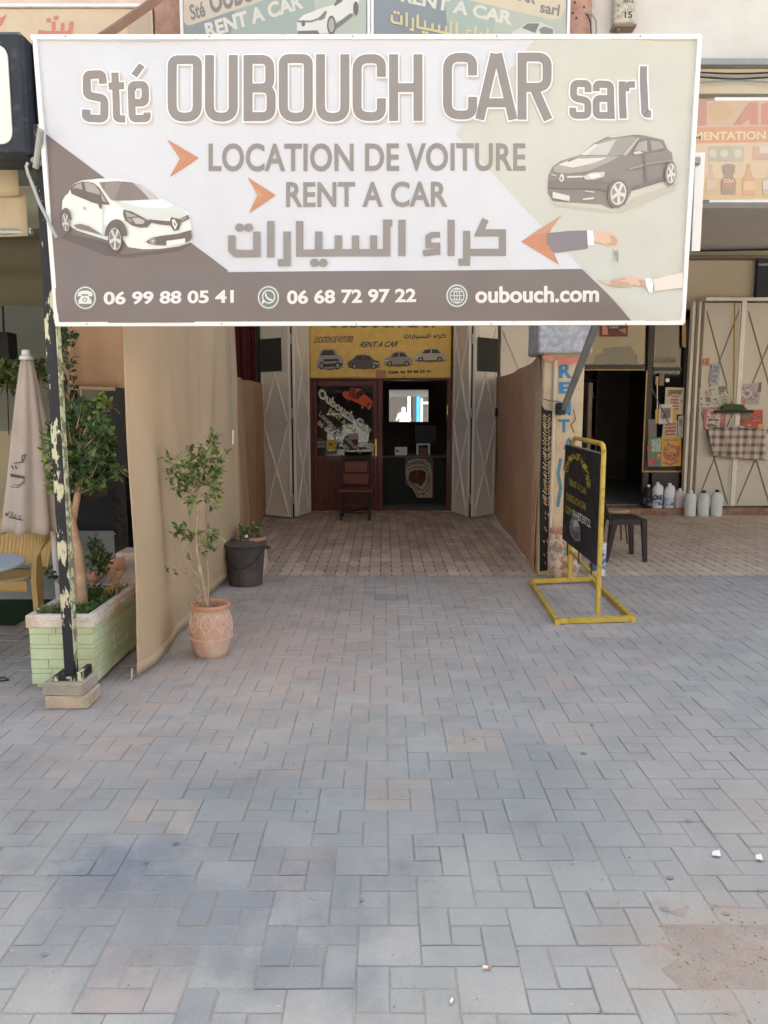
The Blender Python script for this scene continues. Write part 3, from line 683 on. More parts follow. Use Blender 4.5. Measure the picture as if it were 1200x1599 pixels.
SMALL = [([(161, 131), (161, 117), (135, 117), (135, 148), (162, 153), (162, 185), (135, 185), (135, 171)], 13), ([(181, 115), (181, 185), (195, 185)], 12), ([(170, 135), (195, 135)], 11),
         ([(206, 161), (228, 161), (228, 134), (206, 134), (206, 185), (230, 185), (230, 176)], 12), ([(211, 120), (223, 103)], 11),
         ([(919, 144), (919, 131), (896, 131), (896, 153), (919, 157), (919, 180), (895, 180), (895, 168)], 11.5), ([(932, 142), (932, 131), (955, 131), (955, 186)], 11.5), ([(950, 153), (932, 153), (932, 180), (950, 180)], 11.5),
         ([(973, 126), (973, 186)], 11.5), ([(978, 141), (981, 131), (993, 131)], 11), ([(1006, 103), (1006, 180), (1016, 180)], 11.5)]
for layer, col, ex, off in ((0, S(190, 188, 190), 2, (3, 4)), (1, S(232, 232, 236), 4.5, (0, 0)), (2, BU, 0, (0, 0))):
    for li, (q, lw) in enumerate(SMALL):
        p.n = layer * 4 + li % 3
        q = [(x + off[0], y + off[1]) for x, y in q]
        if ex:
            a, b = Vector(q[0]), Vector(q[1]); q[0] = tuple(a + (a - b).normalized() * ex / 2); a, b = Vector(q[-1]), Vector(q[-2]); q[-1] = tuple(a + (a - b).normalized() * ex / 2)
        p.stroke(roundpath(q, 7, 5), lw + ex - .5, col)
p.build('title_lettering', bn, M['print'])
p = bprint('t3')
p.box_text('LOCATION DE VOITURE', 326, 224, 821, 268, BU, bold=.022, spacing=1.02)
p.box_text('RENT A CAR', 447, 284, 699, 324, BU, bold=.022, spacing=1.02)
arabic(p, lambda x, y: (300 + x * .4333, 200 + y * .4333), 11, BU)
p.build('service_lettering', bn)
p = bprint('t4'); LT = S(216, 214, 214); GR = S(176, 196, 192)
p.text('06 99 88 05 41', (164, 456), (366, 453), (164, 477), LT, bold=.032); p.text('06 68 72 97 22', (449, 454), (650, 451), (449, 476), LT, bold=.032)
p.text('oubouch.com', (742, 448), (933, 447), (742, 474), LT, bold=.032)
p.build('contact_lettering', bn)
p = bprint('ic')
for cx, cy in ((136, 466), (420, 465), (713.5, 462.5)):
    p.circ((cx, cy), 18, 19.5, S(118, 128, 126)); p.ring((cx, cy), 16.3, 17.3, 1.7, LT)
p.poly([(124.5, 461), (126, 457), (132, 455), (140, 455), (146, 457), (148, 461), (147, 464), (141, 463.5), (141, 460.5), (131, 460.5), (131, 463.5), (125, 464)], LT); p.poly([(131, 463), (141, 463), (146, 470), (146, 475.5), (126, 475.5), (126, 470)], LT); p.circ((136, 469), 3.4, 3.4, S(118, 128, 126)); p.circ((136, 469), 2, 2, LT)
p.ring((420.5, 464), 10.4, 10.8, 2, LT); p.poly([(411, 469), (415, 472), (409.5, 476)], LT); p.stroke(roundpath([(416, 459), (416.5, 464), (421, 468.5), (426, 469)], 4), 2.8, LT)
p.ring((713.5, 462.5), 11.5, 12.3, 1.2, LT); p.ring((713.5, 462.5), 5, 12, 1.1, LT); p.stroke([(713.5, 450.5), (713.5, 474.5)], 1, LT)
for dy, hx in ((-6, 9.6), (0, 11.2), (6, 9.6)): p.stroke([(713.5 - hx, 462.5 + dy), (713.5 + hx, 462.5 + dy)], 1, LT)
p.build('round_icons', bn)
p = bprint('ar')
p.poly([(261, 218), (311, 247), (265, 277), (281, 248)], OR_); p.poly([(261, 218), (281, 248), (265, 277), (274, 262), (292, 247), (276, 234)], S(180, 138, 118))
p.poly([(387, 277), (431, 305), (389, 333), (402, 305)], OR_); p.poly([(387, 277), (402, 305), (389, 333), (396, 320), (412, 305), (398, 292)], S(184, 140, 120))
p.build('printed_arrows', bn)
# white car
p = bprint('white_car'); o = (80, 260); sc = 5
W1 = S(218, 224, 224); W2 = S(200, 207, 207); W3 = S(230, 233, 233); G1 = S(118, 108, 106); G2 = S(92, 82, 80); G3 = S(158, 152, 150)
def P_(pts, c): p.poly(pts, c, sc, o)
P_([(82, 560), (120, 520), (430, 590), (560, 690), (900, 650), (1110, 600), (1000, 660), (600, 720), (430, 700)], S(84, 74, 72))
P_([(150, 180), (175, 140), (240, 112), (380, 98), (520, 96), (690, 130), (860, 250), (960, 290), (1060, 350), (1085, 400), (1100, 500), (1100, 590), (1000, 625), (850, 645), (720, 650), (610, 635), (560, 560), (440, 580), (430, 575), (200, 500), (150, 470), (110, 450), (82, 400), (88, 270), (110, 230), (130, 215)], W1)
P_([(500, 278), (860, 258), (960, 292), (1040, 345), (1075, 395), (1000, 420), (940, 400), (870, 415), (760, 410), (640, 350), (570, 330)], W2)
P_([(520, 270), (760, 262), (880, 262), (960, 300), (900, 330), (700, 320)], W3)
P_([(430, 330), (560, 330), (575, 430), (520, 420), (470, 430), (440, 470), (415, 450), (415, 350)], W3)
P_([(150, 180), (178, 142), (240, 122), (290, 122), (340, 135), (380, 170), (465, 302), (400, 300), (330, 285), (230, 245), (160, 215)], G2)
P_([(168, 178), (195, 145), (240, 130), (246, 185), (200, 170)], G3); P_([(262, 128), (300, 128), (345, 148), (385, 200), (385, 225), (275, 195)], G3); P_([(392, 205), (440, 285), (400, 270)], G3)
P_([(246, 125), (262, 125), (268, 245), (250, 240)], G2)
P_([(305, 245), (345, 240), (385, 262), (400, 300), (398, 330), (385, 335), (368, 295), (310, 280)], G2)
P_([(380, 128), (530, 120), (640, 128), (685, 150), (775, 225), (770, 262), (640, 270), (500, 272), (470, 260), (410, 180)], G1)
P_([(640, 130), (690, 140), (800, 215), (850, 258), (775, 262), (700, 180)], S(178, 178, 178))
P_([(430, 130), (560, 124), (500, 268), (474, 258), (420, 190)], S(136, 126, 124))
P_([(575, 342), (640, 358), (700, 390), (765, 425), (790, 440), (760, 480), (700, 484), (640, 465), (590, 430), (570, 380)], G2)
P_([(590, 356), (680, 395), (640, 400), (600, 400)], G3); P_([(640, 410), (690, 405), (740, 430), (730, 455), (670, 455)], S(178, 174, 172)); P_([(600, 408), (632, 415), (650, 450), (615, 435)], S(140, 134, 132))
P_([(765, 418), (870, 428), (935, 432), (940, 400), (985, 410), (1010, 415), (1070, 382), (1085, 410), (1020, 440), (1000, 500), (965, 508), (935, 465), (860, 458), (790, 445)], G2)
P_([(950, 420), (968, 418), (990, 455), (975, 498), (955, 460)], W3); P_([(962, 438), (970, 436), (980, 458), (972, 476), (964, 458)], G1)
P_([(1020, 418), (1062, 396), (1068, 405), (1020, 430)], G3)
P_([(748, 595), (790, 562), (860, 548), (990, 530), (1098, 500), (1102, 560), (1085, 585), (1050, 600), (905, 618), (830, 618), (780, 612)], G2)
P_([(905, 585), (1050, 565), (1052, 602), (906, 630)], W1)
p.circ((800, 588), 24, 26, G3, sc, o); p.circ((800, 588), 15, 16, G1, sc, o); p.circ((800, 588), 8, 9, W2, sc, o)
P_([(178, 458), (230, 450), (300, 470), (420, 548), (330, 520), (200, 485)], G1)
P_([(410, 300), (418, 300), (418, 560), (412, 555)], S(186, 190, 190)); P_([(255, 320), (272, 320), (274, 340), (258, 342)], G3)
for cx, cy, rx, ry in ((120, 430, 38, 92), (520, 560, 78, 130)):
    P_([(cx + rx * 1.15 * math.cos(a * math.pi / 14), cy - 10 - ry * math.sin(a * math.pi / 14) * 1.0) for a in range(15)], G2)
for cx, cy, rx, ry in ((120, 440, 28, 78), (517, 575, 52, 98)):
    p.circ((cx, cy), rx * 1.05, ry * 1.03, S(88, 80, 78), sc, o, rot=-.12); p.circ((cx, cy), rx * .9, ry * .9, S(176, 176, 176), sc, o, rot=-.12); p.circ((cx, cy), rx * .8, ry * .82, G1, sc, o, rot=-.12)
    for k in range(5):
        a = k * 2 * math.pi / 5 + .3; dx, dy = math.cos(a), math.sin(a); nx, ny = -dy, dx
        P_([(cx + nx * rx * .1, cy + ny * ry * .1), (cx + dx * rx * .85 + nx * rx * .16, cy + dy * ry * .86 + ny * ry * .16), (cx + dx * rx * .85 - nx * rx * .16, cy + dy * ry * .86 - ny * ry * .16), (cx - nx * rx * .1, cy - ny * ry * .1)], S(196, 198, 198))
    p.circ((cx, cy), rx * .2, ry * .18, W2, sc, o)
p.fade(S(180, 176, 174), .12).build('printed_white_car', bn)
# dark car
p = bprint('dark_car'); o = (780, 180); sc = 2.857
D1 = S(112, 106, 108); D2 = S(92, 86, 90); D3 = S(150, 146, 146); D4 = S(190, 192, 188); D5 = S(206, 206, 202)
P_([(212, 370), (240, 395), (470, 420), (540, 440), (600, 370), (800, 300), (780, 340), (640, 400), (560, 432), (380, 425), (250, 408)], S(176, 172, 162))
P_([(238, 230), (275, 205), (355, 180), (420, 128), (480, 98), (600, 88), (735, 108), (755, 150), (775, 165), (782, 240), (775, 290), (720, 300), (590, 340), (560, 400), (500, 418), (455, 398), (240, 385), (215, 350), (218, 270)], D1)
P_([(358, 178), (420, 135), (485, 105), (590, 98), (610, 108), (540, 182), (450, 182)], S(136, 134, 136)); P_([(358, 178), (440, 130), (520, 110), (480, 180)], S(182, 184, 184)); P_([(360, 177), (425, 130), (440, 132), (390, 180)], D5)
P_([(240, 235), (290, 205), (360, 182), (540, 186), (480, 215), (400, 250), (300, 262), (245, 255)], D3); P_([(262, 222), (330, 196), (480, 192), (420, 215), (330, 235)], D5); P_([(300, 205), (350, 188), (345, 195), (310, 210)], D1)
P_([(590, 165), (615, 120), (650, 105), (720, 112), (745, 140), (750, 152), (670, 168), (640, 178), (590, 178)], D2); P_([(600, 160), (620, 125), (655, 115), (660, 165)], D3); P_([(672, 115), (720, 118), (738, 145), (680, 160)], S(136, 132, 134)); P_([(594, 168), (625, 163), (640, 172), (600, 180)], D4)
P_([(545, 182), (612, 106), (622, 106), (562, 186)], S(168, 168, 168)); P_([(480, 98), (600, 86), (700, 96), (600, 92), (500, 104)], D4)
P_([(372, 275), (410, 258), (470, 255), (465, 278), (420, 290), (385, 290)], D4); P_([(395, 268), (440, 262), (450, 275), (410, 284)], S(226, 226, 224))
P_([(300, 274), (372, 272), (372, 280), (302, 282)], D5); P_([(230, 262), (252, 270), (252, 276), (230, 268)], D4)
P_([(264, 288), (274, 262), (286, 270), (288, 290), (275, 304)], D5); P_([(270, 286), (276, 272), (281, 288), (275, 296)], D1)
P_([(220, 300), (480, 300), (480, 345), (430, 330), (250, 330), (220, 325)], D2); P_([(236, 344), (312, 362), (312, 386), (236, 372)], D5); P_([(380, 338), (420, 342), (422, 348), (380, 344)], D4); P_([(370, 374), (422, 368), (420, 376), (372, 381)], D5)
P_([(590, 322), (740, 275), (742, 284), (592, 334)], D2); P_([(575, 240), (660, 215), (770, 200), (770, 206), (660, 224), (576, 250)], S(134, 128, 130)); P_([(640, 180), (646, 180), (660, 300), (650, 303)], D2)
for cx, cy, rx, ry in ((526, 352, 44, 64), (762, 262, 26, 56)):
    p.circ((cx, cy), rx, ry, D2, sc, o, rot=.1); p.circ((cx + 2, cy), rx * .78, ry * .8, S(206, 206, 204), sc, o, rot=.1); p.circ((cx + 2, cy), rx * .66, ry * .7, S(122, 118, 120), sc, o, rot=.1)
    for k in range(5):
        a = k * 2 * math.pi / 5 + .2; dx, dy = math.cos(a), math.sin(a); nx, ny = -dy, dx
        P_([(cx + 2 + nx * rx * .1, cy + ny * ry * .1), (cx + 2 + dx * rx * .7 + nx * rx * .15, cy + dy * ry * .74 + ny * ry * .15), (cx + 2 + dx * rx * .7 - nx * rx * .15, cy + dy * ry * .74 - ny * ry * .15), (cx + 2 - nx * rx * .1, cy - ny * ry * .1)], D5)
p.fade(S(196, 192, 184), .2).build('printed_dark_car', bn)  # dark car print paled to carry the washed-out lens haze
# hands passing keys
p = bprint('hands'); o = (840, 240); sc = 5; SK = S(206, 176, 158); SK2 = S(186, 154, 136)
P_([(-130, 690), (0, 600), (190, 480), (105, 590), (70, 680), (120, 770), (162, 872), (20, 780)], OR_)
P_([(-60, 645), (0, 602), (190, 480), (120, 570), (60, 620)], S(184, 142, 120))
P_([(80, 622), (240, 605), (388, 600), (400, 680), (388, 745), (150, 778), (120, 775), (66, 700), (70, 640)], S(128, 122, 130)); P_([(386, 600), (432, 600), (440, 660), (438, 716), (390, 718)], S(228, 228, 230))
P_([(440, 608), (520, 606), (580, 606), (612, 635), (632, 665), (636, 700), (615, 728), (590, 728), (560, 722), (522, 716), (520, 700), (440, 688)], SK); P_([(560, 640), (600, 640), (628, 680), (610, 720), (560, 715), (525, 705), (580, 690)], SK2); P_([(440, 690), (520, 700), (520, 706), (440, 694)], SK2)
p.ring((585, 748), 26, 26, 6, S(214, 214, 208), 20, sc, o); P_([(590, 758), (632, 756), (634, 796), (596, 798)], S(150, 150, 140)); P_([(600, 798), (614, 798), (612, 840), (602, 830)], S(170, 170, 158)); P_([(618, 796), (628, 796), (632, 846), (622, 842)], S(140, 140, 130)); p.ring((585, 842), 18, 26, 6, S(200, 200, 190), 18, sc, o)
P_([(462, 992), (560, 1005), (600, 980), (680, 962), (740, 962), (790, 975), (846, 980), (850, 1045), (800, 1040), (740, 1030), (690, 1048), (600, 1046), (540, 1035), (490, 1015)], SK); P_([(560, 1000), (660, 975), (690, 985), (620, 1002), (700, 1010), (720, 1030), (640, 1046), (540, 1035)], SK2); P_([(780, 985), (846, 990), (846, 1045), (800, 1040)], SK2)
P_([(838, 976), (880, 974), (900, 1020), (885, 1088), (858, 1088), (842, 1040)], S(228, 230, 232)); P_([(890, 985), (1135, 925), (1125, 1050), (900, 1078), (905, 1020)], S(216, 204, 196))
p.build('printed_hands_and_keys', bn)
# frame
fw = .0105
def fbar(a, b, name='frame_bar'):
    A = BS.world(*BS.px(*a), .004); B = BS.world(*BS.px(*b), .004)
    MB().tube([A, B], fw, sq=True).build(name, M['white_frame'], bn)
fbar((50, 59.5), (1094, 59)); fbar((88, 507), (1067, 504.5)); fbar((56, 62), (90.5, 506)); fbar((1092, 60), (1065.5, 505))
rb = MB()
for k in range(5):
    for y_, x0, x1 in ((59, 60, 1088), (505.5, 96, 1060)):
        x_ = x0 + (x1 - x0) * (k + .2) / 4.6; q = BS.world(*BS.px(x_, y_ + (.5 if y_ < 100 else 1)), .018); rb.tube([q, q - BS.N * -.004], .004, 8)
rb.build('rivet', M['steel'], bn, kind='stuff')

# banner frame; unseen awning cloth added as a roll to let light in
aw = thing('awning', 'grey steel banner frame with added roll of beige cloth, holding the banner off the wall', 'awning', (0, 4.12, 2.9))
MB().tube([(-1.70, 7.2, 3.36), (-.8, 7.2, 3.375), (.2, 7.2, 3.36), (1.5, 7.2, 3.37)], .07, 16).build('added_cloth_roll', M['awning'], aw, smooth=60)
MB().tube([(-1.72, 4.1, 2.85), (1.60, 4.1, 2.85)], .022).build('front_bar', M['steel'], aw)
MB().tube([(-1.45, 4.3, 2.86), (-1.42, 7.28, 3.28)], .02, sq=True).build('side_rail', M['steel'], aw)
a0, a1 = at(881, 638, 7.15), at(1010, 302, 4.16)
MB().tube([a0, a1], .023, sq=True).build('support_arm', M['steel'], aw)
MB().box(a0.x - .05, a0.x + .02, 7.15, 7.298, a0.z - .06, a0.z + .05, bev=.006).build('arm_bracket', M['black'], aw)
al = MB(); al.tube([(-1.60, 7.28, 2.6), (-1.60, 4.16, 2.82)], .02, sq=True).build('support_arm', M['steel'], aw)
wr = MB(); w0, w1 = at(849, 623, 7.28), at(872, 627, 7.2); wr.tube([w0, (w0 + w1) / 2 + Vector((0, 0, -.01)), w1], .004, 6).build('tie_wire', M['black'], aw)
# strips behind the banner's right edge
t = thing('metal_strip', 'narrow white metal strip hanging behind the right edge of the banner', 'strip', tuple(at(1092, 392, 4.1)))
MB().prism([at(1087, 238, 4.12), at(1102, 238, 4.12), at(1094, 392, 4.12), at(1081, 392, 4.12)], (0, .012, 0)).build('strip_face', M['white_frame'], t)
MB().prism([at(1084, 240, 4.15), at(1088, 240, 4.15), at(1082, 392, 4.15), at(1077, 392, 4.15)], (0, .02, 0)).build('strip_edge', M['steel'], t)
# left pole
pl_ = thing('awning_pole', 'square black pole with peeling cream paint, standing on cement blocks', 'pole', (-1.71, 4.05, 0))
bx_ = -1.71; by_ = 4.05
MB().box(bx_ - .028, bx_ + .028, by_ - .028, by_ + .028, .172, 3.0, bev=.003).build('pole_tube', M['pole'], pl_)
pst = MB(); random.seed(3)
MB().box(bx_ + .0285, bx_ + .0315, by_ - .0275, by_ + .0275, .25, 2.95).build('paint_side', M['cream'], pl_)
MB().box(bx_ - .075, bx_ + .085, by_ - .07, by_ + .07, .151, .172).build('base_plate', M['pole'], pl_)
MB().box(bx_ + .06, bx_ + .085, by_ - .07, by_ + .07, .1725, .2).build('plate_lip', M['pole'], pl_)
cr = MB(); q0, q1, q2 = at(64, 203, 3.9), at(56, 262, 4.0), at(60, 256, 4.02)
cr.tube([q0, at(60, 232, 3.95), q1], .016).build('tilted_bracket', M['zinc'], pl_)
MB().tube([at(44, 254, 3.97), at(41, 260, 3.97), at(44, 272, 3.97), at(62, 318, 3.95), at(89, 372, 3.92)], .008).build('crank_rod', M['zinc'], pl_)
MB().tube([at(50, 250, 4.0), at(66, 256, 4.0)], .014).build('clamp', M['steel'], pl_)
for k, (z0, z1, a, m, dx) in enumerate(((.006, .078, .03, 'cinder', .0), (.079, .150, -.05, 'cinder2', -.012))):
    mm = Matrix.Translation((bx_ + .005 + dx, by_ - .005, 0)) @ Matrix.Rotation(a, 4, 'Z')
    o_ = MB().box(-.115 + k * .004, .115 - k * .004, -.1, .1, z0, z1, bev=.006, m=mm).build('cement_block', M[m], None, world=False)
    tag(o_, ('pale cement block lying on the pavement, lower of two under the pole', 'grey cement block between the lower block and the black pole')[k], 'block', 'cement blocks under the pole')

# ================================================================== CURTAINS
def cloth(name, label, cat, p00, p01, z0f, z1f, fold, m, hem=None, n=60, nz=26):
    """hanging cloth from point p00 to p01 (ground plan), bottom and top heights as functions of u"""
    A, B = Vector(p00), Vector(p01); D = (B - A).normalized(); Nn = Vector((D.y, -D.x))
    t = thing(name, label, cat, (A.x, A.y, 0))
    def f(u, v):
        z = z0f(u) + (z1f(u) - z0f(u)) * v; p_ = A.lerp(B, u) + Nn * fold(u, v); return (p_.x, p_.y, z)
    MB().grid(f, n, nz).build('cloth_panel', m, t, smooth=180, solid=.003)
    if hem:
        def h(u, v):
            z = z0f(u) + hem * v; vv = (z - z0f(u)) / (z1f(u) - z0f(u)); p_ = A.lerp(B, u) + Nn * (fold(u, vv) ); return (p_.x, p_.y, z)
        MB().grid(h, n, 2).build('hem', m, t, smooth=180, solid=.010)
    for us in (.31, .64):
        if n >= 60:
            MB().grid(lambda u, v: (lambda p_, z_: (p_.x, p_.y, z_))(A.lerp(B, us + u * .004) + Nn * fold(us + u * .004, v), z0f(us) + .01 + (z1f(us) - z0f(us) - .02) * v), 1, nz).build('seam', m, t, smooth=180, solid=.008)
    return t
def fold1(u, v):
    return .065 * math.sin(u * 6.5 + 1.6 * v + .5) * (1 - .3 * v) + .016 * math.sin(u * 19 - v * 2.2) + .05 * math.exp(-((u - .18 - .3 * (1 - v)) / .06) ** 2) + .04 * math.exp(-((u - .78 + .18 * (1 - v)) / .045) ** 2) + .010 * math.sin(u * 37 + v * 9) * math.sin(v * 4 + u * 3)
c0, c1 = gnd(207, 1062), gnd(352, 912)
cf = cloth('side_curtain', 'long tan curtain hanging to the pavement beside the potted tree', 'curtain', (c0.x, c0.y), (-1.42, 7.28), lambda u: .03 + .03 * u, lambda u: 2.84 + .42 * u, fold1, M['curtain'], hem=.07, n=110, nz=40)
bl = MB(); q = Vector((c0.x, c0.y, .03)); bl.tube([q + Vector((0, 0, .04)), q + Vector((0, -.02, -.02)), q + Vector((-.03, -.12, -.024))], .006, 6); bl.build('tie_string', M['zinc'], cf)
cloth('back_curtain', 'shorter brown curtain hanging between the long tan curtain and left shutter', 'curtain', (-1.43, 7.3), (-1.84, 11.6), lambda u: .02, lambda u: 1.92 + .06 * u,
      lambda u, v: .03 * math.sin(u * 8 + 2 * v) + .025 * math.exp(-((u - .8 - .1 * v) / .07) ** 2) + .02 * math.sin(u * 20 + v * 3), M['curtain_back'], hem=.05, n=60)
MB().tube([(-1.87, 11.62, 0), (-1.87, 11.62, 3.05)], .03, sq=True).build('curtain_post', M['black'], thing('curtain_post', 'thin black post between the brown curtain and the left shutter', 'post', (-1.87, 11.62, 0)))
cloth('maroon_drape', 'dark maroon drape hanging high behind the top of the brown curtain', 'drape', (-2.9, 11.7), (-1.92, 11.7), lambda u: 1.2, lambda u: 3.1, lambda u, v: .03 * math.sin(u * 40), M['maroon_cloth'])
cloth('side_curtain', 'brown tarpaulin curtain tied between the right shutter and the pillar', 'curtain', (1.475, 7.42), (1.70, 11.75), lambda u: .03, lambda u: 2.07 - .03 * math.sin(u * math.pi) + .02 * u + .07 * math.exp(-u / .06),
      lambda u, v: .02 * math.sin(u * 6 + v * 3) + .01 * math.sin(u * 17 - v * 7), M['curtain_dark'], hem=.05, n=60)
# cord with handle
cd_ = thing('pull_cord', 'thin pull cord with pale grip hanging beside the tan curtain edge', 'cord', tuple(at(364, 694, 6.6)))
MB().tube([at(358, 512, 6.2), at(362, 600, 6.5), at(364, 672, 6.6)], .004, 6).build('cord', M['zinc'], cd_); MB().tube([at(364, 672, 6.6), at(363.5, 694, 6.6)], .009, 8).build('grip', M['white_plastic'], cd_)

# ================================================================== FOLDING SHUTTERS
def leaf(t, A, B, z0, z1, m, hatch=None, X=(0, 1), th=.03, frame='shutter_bar', diag=True, rows=((0, .5), (.5, 1))):
    """one steel leaf from plan point A to B"""
    A, B = Vector((*A, 0)), Vector((*B, 0)); D = (B - A); L_ = D.length; D.normalize(); N_ = Vector((D.y, -D.x, 0))
    mm = Matrix(((D.x, N_.x, 0, A.x), (D.y, N_.y, 0, A.y), (0, 0, 1, 0), (0, 0, 0, 1)))
    H = z1 - z0
    base = MB().box(0, L_, -th / 2, th / 2, z0, z1, m=mm).build('leaf', m, t)
    f = MB(); e = .03
    f.box(0, e, th / 2, th / 2 + .012, z0, z1, m=mm); f.box(L_ - e, L_, th / 2, th / 2 + .012, z0, z1, m=mm)
    f.box(e, L_ - e, th / 2, th / 2 + .01, z0, z0 + e, m=mm); f.box(e, L_ - e, th / 2, th / 2 + .01, z1 - e, z1, m=mm)
    for a, b in rows[1:]: f.box(e, L_ - e, th / 2, th / 2 + .008, z0 + a * H - .008, z0 + a * H + .008, m=mm)
    f.build('leaf_frame', M['stile'] if m is M['shutter'] else M['shutter_white'], base)
    for a, b in rows:
        za, zb = z0 + a * H + .02, z0 + b * H - .02
        for k, (p_, q_) in enumerate((((e, za), (L_ - e, zb)), ((L_ - e, za), (e, zb)))):
            P_1 = mm @ Vector((p_[0], th / 2 + .004 + .003 * k, p_[1])); P_2 = mm @ Vector((q_[0], th / 2 + .004 + .003 * k, q_[1]))
            MB().tube([P_1, P_2], .007 if frame == 'dull_bar' else .013, sq=True).build('cross_brace', M[frame], base)
    if hatch:
        u0, u1, h0, h1 = hatch
        MB().box(u0 * L_, u1 * L_, th / 2 + .034, th / 2 + .04, h0, h1, m=mm).build('hatch', M['hatch'], base)
    return base, mm
tL = thing('folding_shutter', 'folded cream steel shutter beside the maroon door, left of the entrance', 'shutter', (-1.5, 11.4, 0), 'cream folding shutters')
zb = .03; zt = 3.03
leaf(tL, (-1.80, 11.52), (-1.355, 11.2), zb, zt, M['shutter'], hatch=(.03, .80, 2.15, 2.62), rows=((0, .46), (.46, .93)))
leaf(tL, (-1.305, 11.22), (-1.155, 11.82), zb, zt, M['shutter'], rows=((0, .46), (.46, .93)))
tR = thing('folding_shutter', 'folded cream steel shutter with dark hatch, beside the brown tarpaulin', 'shutter', (1.3, 11.4, 0), 'cream folding shutters')
leaf(tR, (1.075, 11.85), (1.25, 11.27), zb, zt, M['shutter'], rows=((0, .46), (.46, .93)))
leaf(tR, (1.295, 11.25), (1.66, 11.6), zb, zt, M['shutter'], hatch=(.05, .95, 2.15, 2.63), rows=((0, .46), (.46, .93)))
for t, xx, yy in ((tL, -1.33, 11.19), (tR, 1.272, 11.24)):
    MB().box(xx - .012, xx + .012, yy + .02, yy + .03, .03, 3.0).build('gap_shade_strip', M['black'], t)  # black strip painted in place of the shade between the leaves
    for z in (.3, 1.55, 2.6): MB().tube([(xx, yy - .01, z - .07), (xx, yy - .01, z + .07)], .012, 8).build('hinge', M['zinc'], t)
    MB().tube([(xx - .03, yy - .012, .02), (xx - .03, yy - .012, .33)], .008, 8).build('bolt', M['zinc'], t)
MB().tube([(-1.80, 11.48, .4 + .03 * math.sin(a * .785)) if 0 else (-1.825 + .028 * math.cos(a * .785), 11.5, .42 + .028 * math.sin(a * .785)) for a in range(9)], .005, 6).build('ring', M['zinc'], tL)
MB().box(1.66, 1.70, 11.5, 11.56, 1.5, 1.62).build('latch', M['black'], tR)
# second white shutter behind the brown tarpaulin
t = thing('folding_shutter', 'pale shutter leaf showing above the brown tarpaulin next to the pillar', 'shutter', (2.1, 11.9, 0), None)
leaf(t, (1.78, 11.95), (2.45, 11.9), zb, zt, M['shutter'], rows=((0, .46), (.46, .93)))
for k, xx in enumerate((2.49, 2.58)): MB().box(xx, xx + .04, 11.85, 11.9, 0, 3.05).build('guide_rail', M['white_frame' if k == 0 else 'steel'], t)

# ================================================================== PLANTS: leaves on twigs
def leaf_faces(mb, p, d, up, L_, W_, col):
    d = d.normalized(); s_ = d.cross(up)
    if s_.length < 1e-3: s_ = Vector((1, 0, 0))
    s_.normalize(); n_ = s_.cross(d)
    q = [p, p + d * L_ * .35 + s_ * W_ * .5 + n_ * W_ * .12, p + d * L_ * .72 + s_ * W_ * .42 + n_ * W_ * .08, p + d * L_ - n_ * L_ * .08, p + d * L_ * .72 - s_ * W_ * .42 + n_ * W_ * .08, p + d * L_ * .35 - s_ * W_ * .5 + n_ * W_ * .12, p + d * L_ * .5]
    mb.add(q, [(0, 1, 6), (1, 2, 6), (2, 3, 6), (3, 4, 6), (4, 5, 6), (5, 0, 6)], col)
def rv(): return Vector((random.gauss(0, 1), random.gauss(0, 1), random.gauss(0, 1))).normalized()
GREENS = [S(112, 134, 84), S(92, 116, 72), S(132, 150, 90), S(78, 100, 64), S(150, 162, 96)]
def clump(lm, tm, base, tip, n, L_, W_, greens=GREENS, spread=.05, r=.0025):
    base, tip = Vector(base), Vector(tip); D = tip - base
    tm.tube([base, base + D * .5 + rv() * D.length * .08, tip], [r * 1.4, r, r * .6], 5)
    for k in range(n):
        t = random.random() ** .6; p = base + D * (.3 + .7 * t) + rv() * spread * .35 * (1.1 - t * .4)
        d = (D.normalized() * .5 + rv() * .9 + Vector((0, 0, .15)))
        c = Vector(random.choice(greens)) * random.uniform(.75, 1.25); leaf_faces(lm, p, d, Vector((0, 0, 1)) + rv() * .6, L_ * random.uniform(.7, 1.2), W_ * random.uniform(.8, 1.2), tuple(c))

# ---- terracotta pot with small tree
def pot(t, c, r, h, m, rim_m, relief=False, prof=None, soil=True):
    prof = prof or [(.62, 0), (.70, .02), (.80, .12), (.96, .32), (1.0, .48), (.96, .64), (.84, .82), (.78, .93), (.80, .95)]
    P_ = [(0.001, .004 * 1)] + [(a * r, b * h) for a, b in prof] + [(.70 * r, .95 * h), (.68 * r, .84 * h)]
    MB().lathe(P_, c, 40).build('pot_body', m, t, smooth=50)
    MB().lathe([(.78 * r, .925 * h), (.90 * r, .93 * h), (.93 * r, .965 * h), (.9 * r, 1.0 * h), (.80 * r, 1.005 * h), (.72 * r, .97 * h), (.72 * r, .93 * h)], c, 40).build('pot_rim', rim_m, t, smooth=60)
    if soil: MB().lathe([(.0005, .9 * h), (.3 * r, .905 * h), (.705 * r, .88 * h)], c, 24).build('soil', M['soil'], t)
def pot_r(prof, z):
    for (a, b), (a2, b2) in zip(prof, prof[1:]):
        if b <= z <= b2: return a + (a2 - a) * (z - b) / max(b2 - b, 1e-6)
    return prof[-1][0]
PR = [(.62, 0), (.70, .02), (.80, .12), (.96, .32), (1.0, .48), (.96, .64), (.84, .82), (.78, .93)]
pc = gnd(324, 1034); pc.y += .13; pr_ = .142; ph = .352
t = thing('potted_tree', 'slim young tree in a patterned terracotta pot before the long tan curtain', 'potted tree', tuple(pc))
pot(t, pc, pr_, ph, M['terracotta'], M['terra_plain'])
rl = MB()
